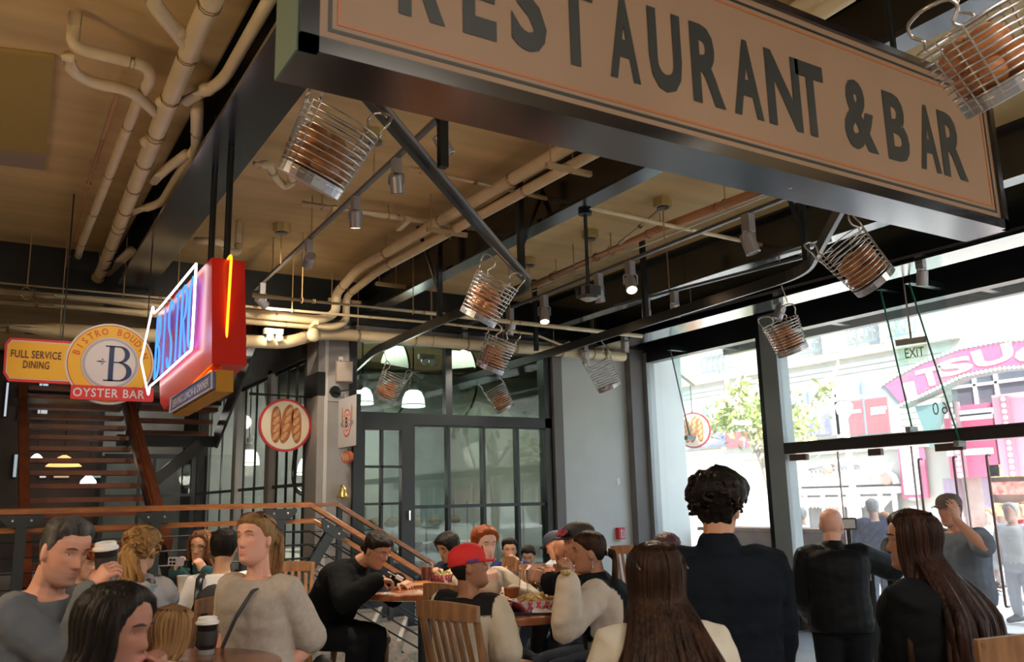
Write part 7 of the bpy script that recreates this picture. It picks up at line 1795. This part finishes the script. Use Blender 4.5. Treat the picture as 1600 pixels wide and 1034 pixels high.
# 18 long hair, centre
G = person('woman with very long dark hair and sunglasses on her head seen from behind', at(1025, 905, 2.72), AWAY-4, AWAY-2, 0, 0, 1.60, True, lean=3, skin=TAN, top=(.50,.46,.40), loose=.04, vox=.009, face=False, build=1.05, wr=1.2)
hair_shell(G, H_dark, lambda th, z: .020, lambda a: interp([0,35,55,70,100,180],[.072,.062,.04,-.02,-.10,-.105],a), seed=18)
locks(G, H_dark, 230, .52, 64, 296, .0105, 18, .22, .010, width=.145, back=.205, vol=.020); shades_on_head(G, M_frm, mat('shade_black', (.01,.01,.012), .1), .112, -.005)
# 19 bun behind
G = person('person with a dark purple hair band half hidden behind the long haired woman', at(1043, 862, 5.4), AWAY+30, None, 0, 0, 1.62, True, True, skin=TAN, top=(.03,.03,.03), vox=.009, face=False); hair_shell(G, hair_material('hair_plum', (.10,.045,.05), (.04,.02,.025)), lambda th, z: .022, seed=19, lumps=.008)
# 20 young man
G = person('tall young man with thick curly dark hair in a black overshirt seen from behind', at(1122, 796, 3.45), AWAY+28, AWAY+4, 0, 0, 1.80, False, lean=0, skin=(.46,.24,.16), top=(.008,.011,.017), loose=.04, build=1.02, vox=.0065, wr=1.4, collar=.10, R=dict(w=at(1206,1100,3.45)), L=dict(w=at(1062,1100,3.45)), hem=-.30)
hair_shell(G, H_black, lambda th, z: .004+.046*sst(-.04,.075,z)*(1+.25*cos(th)), lambda a: interp([0,40,62,78,100,125,180],[.062,.056,.045,.012,-.012,-.060,-.070],a), seed=20, lumps=.010, strands=.006); curls(G, hair_material('hair_cocoa', (.026,.014,.010), (.006,.004,.003)), 130, 20, .040, .0, 'curls', .014, False)
# 21 bald man
G = person('bald man in a black jacket stretching his arm over the host stand', at(1299, 820, 6.1), AWAY+30, AWAY+8, -2, 0, 1.74, False, lean=4, skin=(.60,.33,.26), top=(.006,.007,.009), loose=.045, build=1.0, cloth=M_leather, R=arm(1392, 852, 6.3, d=xr(.9,-.05,.3), n=xr(0,-1,0), hint=xr(.2,-.6,-.6)), L=arm(1268, 962, 6.2), vox=.006, pants=(.010,.011,.014), wr=.7, hem=-.10, collar=.07, stubble=(.50,.32,.27), brow=(.25,.17,.13))
hair_shell(G, H_grey, lambda th, z: .001, lambda a: interp([0,85,100,130,180],[.2,.2,.02,.0,-.01],a), seed=21, strands=.001) if False else None
# 22 long haired woman by the door
G = person('woman with long wavy brown hair in a black top looking to the doors', at(1424, 846, 3.45), LEFT+14, LEFT+48, 2, 0, 1.70, True, lean=1, skin=(.55,.31,.23), top=(.009,.010,.012), loose=.05, vox=.0055, build=1.12, hem=-.45, wr=1.2, R=dict(w=at(1470,1120,3.8)), L=dict(w=at(1385,1120,3.6)))
hair_shell(G, H_dark, lambda th, z: .028, lambda a: interp([0,30,50,64,95,180],[.086,.078,.045,-.03,-.10,-.105],a), seed=22, lumps=.006)
locks(G, hair_material('hair_auburn', (.034,.013,.009), (.009,.004,.003), .5), 260, .46, 60, 300, .012, 22, .10, .026, width=.165, back=.19, vol=.024)
# 23 man shading his face
G = person('man in a grey blue sweater and cap holding a hand to his face', at(1484, 797, 6.9), LEFT-20, LEFT-25, 6, 0, 1.80, False, lean=4, skin=(.50,.26,.19), top=(.15,.18,.23), loose=.03, L=arm(1494, 812, 6.55, d=xr(-.15,.98,0), n=xr(-.4,0,.9), hint=xr(.8,-.8,-.2)), R=arm(1535, 905, 7.1), vox=.007, pants=(.07,.10,.19), sleeve=.82, build=1.08)
cap(G, mat('cap_taupe', (.10,.075,.065), .75)); hair_shell(G, H_brown, lambda th, z: .005, seed=23, ztop=.045)
# 24 quilted vest outside
def quilt(q): return (.035,.035,.07) if math.sin(q['z']*60)+1.0*math.sin(q['x']*45) > -1.55 else (.02,.02,.04)
G = person('man in a navy quilted vest standing outside seen from behind', at(1363, 793, 11.4), AWAY+10, AWAY+4, 0, 0, 1.76, False, lean=0, skin=LIGHT, topf=quilt, loose=.05, vox=.011, face=False, pants=(.08,.09,.12), build=1.1); hair_shell(G, H_white, lambda th, z: .008, seed=24); G['e'].location.z += 0
# 25.. passers outside
def passer(label, x, y, d, yaw, top, pants, hm, skin=LIGHT, shorts=False):
    g = person(label, at(x, y, d), yaw, None, 0, 0, 1.72, False, lean=3, skin=skin, top=top, pants=pants, vox=.013, face=False, shorts=shorts, group='passers-by in the street')
    hair_shell(g, hm, lambda th, z: .012, seed=x); return g
passer('passer-by in white cap and white shirt outside beyond the dark window post', 1250, 805, 13.4, LEFT+20, (.72,.70,.70), (.62,.30,.28), H_white)
passer('passer-by in a white shirt at the frame edge outside the doors', 1578, 800, 11.0, LEFT-30, (.75,.73,.73), (.55,.55,.6), H_white)
passer('passer-by in pale clothes walking far across the pavement', 1548, 806, 15.0, LEFT, (.70,.66,.66), (.5,.5,.55), H_fair)
passer('passer-by in a red top at the edge of the doorway', 1603, 796, 12.5, LEFT-10, (.60,.05,.06), (.3,.3,.35), H_brown)
passer('passer-by in pink beyond the host stand', 1382, 812, 13.0, AWAY, (.75,.10,.18), (.15,.15,.2), H_brown)

# ---- food and drink on the tables
boat('checked paper boat of salad in front of the diner in black', zc(596, 918), 15, 'roll', 1.1, 1); boat('checked paper boat of salad by the woman with black bob', zc(690, 908), 30, 'salad', 1.15, 2)
tr_b = zc(640, 917); t = thing('serving_tray', 'thin wooden tray on the table of the diner in black', 'tray', tr_b); obj('tray_base', MB().obox(tr_b+ZV*.008, XV*.20, YV*.13, ZV*.008), mat('tray_wood', (.34,.14,.05), .35), t); obj('tray_rim', MB().tube([tr_b+XV*a*.2+YV*b*.13+ZV*.018 for a, b in ((-1,-1),(1,-1),(1,1),(-1,1))], .008, 6, closed=True, caps=False), MATS['tray_wood'], t)
t2b = zc(592, 924); t = thing('phone', 'dark phone lying on the table before the diner in black', 'phone', t2b); obj('phone_body', MB().obox(t2b+ZV*.005, xr(1,0,.2)*.07, xr(-.2,0,1)*.035, ZV*.005), M_tray, t); obj('screen', MB().obox(t2b+ZV*.0105, xr(1,0,.2)*.066, xr(-.2,0,1)*.032, ZV*.0006), mat('screen_dark', (.01,.012,.02), .1), t)
cup_clear('clear cup of dark cola on the table of the diner in black', zc(667, 911), (.10,.02,.03), .75, 1.15)
boat('large checked paper boat of fries on the table behind the red cap', zc(838, 955), -10, 'fries', 1.25, 3); boat('checked paper boat half hidden by the boy in the red cap', zc(782, 956), 20, 'fries', 1.1, 4)
cup_clear('clear cup of iced tea, the one closer to the boy in the red cap', zc(800, 944), (.28,.08,.03), .5, 1.25, .15); cup_clear('nearly empty clear cup behind the large boat of fries', zc(836, 941), (.35,.25,.15), .2, 1.25, .15)
tp_ = zc(806, 958); t = thing('serving_tray', 'dark serving tray under the two paper boats', 'tray', tp_); obj('tray_base', MB().obox(tp_+ZV*.004, RT*.19, Vector((-RT.y,RT.x,0))*.10, ZV*.004), M_tray, t); obj('tray_rim', MB().tube([tp_+RT*a*.19+Vector((-RT.y,RT.x,0))*b*.10+ZV*.012 for a, b in ((-1,-1),(1,-1),(1,1),(-1,1))], .006, 6, closed=True, caps=False), M_tray, t)
np_ = zc(858, 958); t = thing('paper_liner', 'crumpled white paper hanging over the table edge beside the fries', 'paper', np_)
mb = MB(); r_ = random.Random(5); gx = 7
gr = [[np_+xr(1,0,0)*(-.09+.18*i/gx)+xr(0,0,1)*(-.07+.14*j/gx)+ZV*(.008+r_.uniform(0,.02)) for i in range(gx+1)] for j in range(gx+1)]
mb.add([p for row in gr for p in row]+[p-ZV*.002 for row in gr for p in row], [(j*(gx+1)+i, j*(gx+1)+i+1, (j+1)*(gx+1)+i+1, (j+1)*(gx+1)+i) for j in range(gx) for i in range(gx)]); obj('sheet', mb, M_pap, t, fix=False)

# ---- host stand with sloping boards by the doors
hs = at(1385, 880, 6.9); hz = hs.z
h = thing('host_stand', 'grey host stand with sloping top and a brown arched menu holder', 'stand', (hs.x, hs.y, 0))
ur, ua = Vector((RT.x,RT.y,0)).normalized(), Vector((FW.x,FW.y,0)).normalized()
M_hs = mat('stand_grey', (.30,.33,.34), .5); z_ = lambda y, d: at(1385, y, d).z
def hpt(x, y, d): return at(x, y, d)
def slab(pts, th, m, nm):
    n = (pts[1]-pts[0]).cross(pts[3]-pts[0]).normalized()*th
    obj(nm, MB().add(pts+[p-n for p in pts], [(0,1,2,3),(7,6,5,4),(0,4,5,1),(1,5,6,2),(2,6,7,3),(3,7,4,0)]), m, h)
slab([hpt(1342,868,7.0), hpt(1372,868,7.2), hpt(1382,897,6.9), hpt(1352,897,6.7)], .02, M_hs, 'sloping_board')
slab([hpt(1376,868,7.2), hpt(1420,868,7.4), hpt(1412,888,7.0), hpt(1386,888,6.9)], .02, M_hs, 'sloping_board')
obj('strut', MB().bar(hpt(1370,866,7.1), hpt(1392,890,6.9), .03), M_black, h)
q = hpt(1392,890,6.9); obj('leg', MB().bar(q, (q.x,q.y,0), .05), M_black, h); q2 = hpt(1358,895,6.9); obj('leg', MB().bar(q2, (q2.x,q2.y,0), .05), M_black, h)
obj('foot', MB().lathe((q.x,q.y,0), [(.22,0),(.22,.02),(.05,.05)], 20), M_black, h)
aq = hpt(1345,886,6.6); A_ = [aq+ur*(.075*cos(a))+ZV*(.075*sin(a)) for a in [pi*i/10 for i in range(11)]]+[aq-ur*.075-ZV*.10, aq+ur*.075-ZV*.10]
mb = MB(); mb.add(A_+[p+ua*.22 for p in A_], [tuple(range(len(A_))), tuple(range(2*len(A_)-1, len(A_)-1, -1))]+[(i, (i+1) % len(A_), len(A_)+(i+1) % len(A_), len(A_)+i) for i in range(len(A_))]); obj('arched_holder', mb, mat('holder_tan', (.42,.33,.22), .6, var=.4, scale=20), h)
sc_ = hpt(1325, 818, 7.2); t = thing('order_screen', 'small framed order screen beyond the bald man', 'screen', (sc_.x, sc_.y, sc_.z))
obj('frame', MB().obox(sc_, ur*.065, ua*.02, ZV*.05), mat('screen_frame', (.05,.035,.03), .4), t); obj('display', MB().obox(sc_-ua*.021, ur*.052, ua*.001, ZV*.036), mat('display_pale', (.45,.48,.50), .3), t); obj('support', MB().cyl(sc_, (sc_.x, sc_.y, 0.0), .02, n=8), M_black, t); obj('foot', MB().cyl((sc_.x, sc_.y, 0), (sc_.x, sc_.y, .02), .14, n=18), M_black, t)
if CHN[0] == 0: bpy.data.objects.remove(chair0)
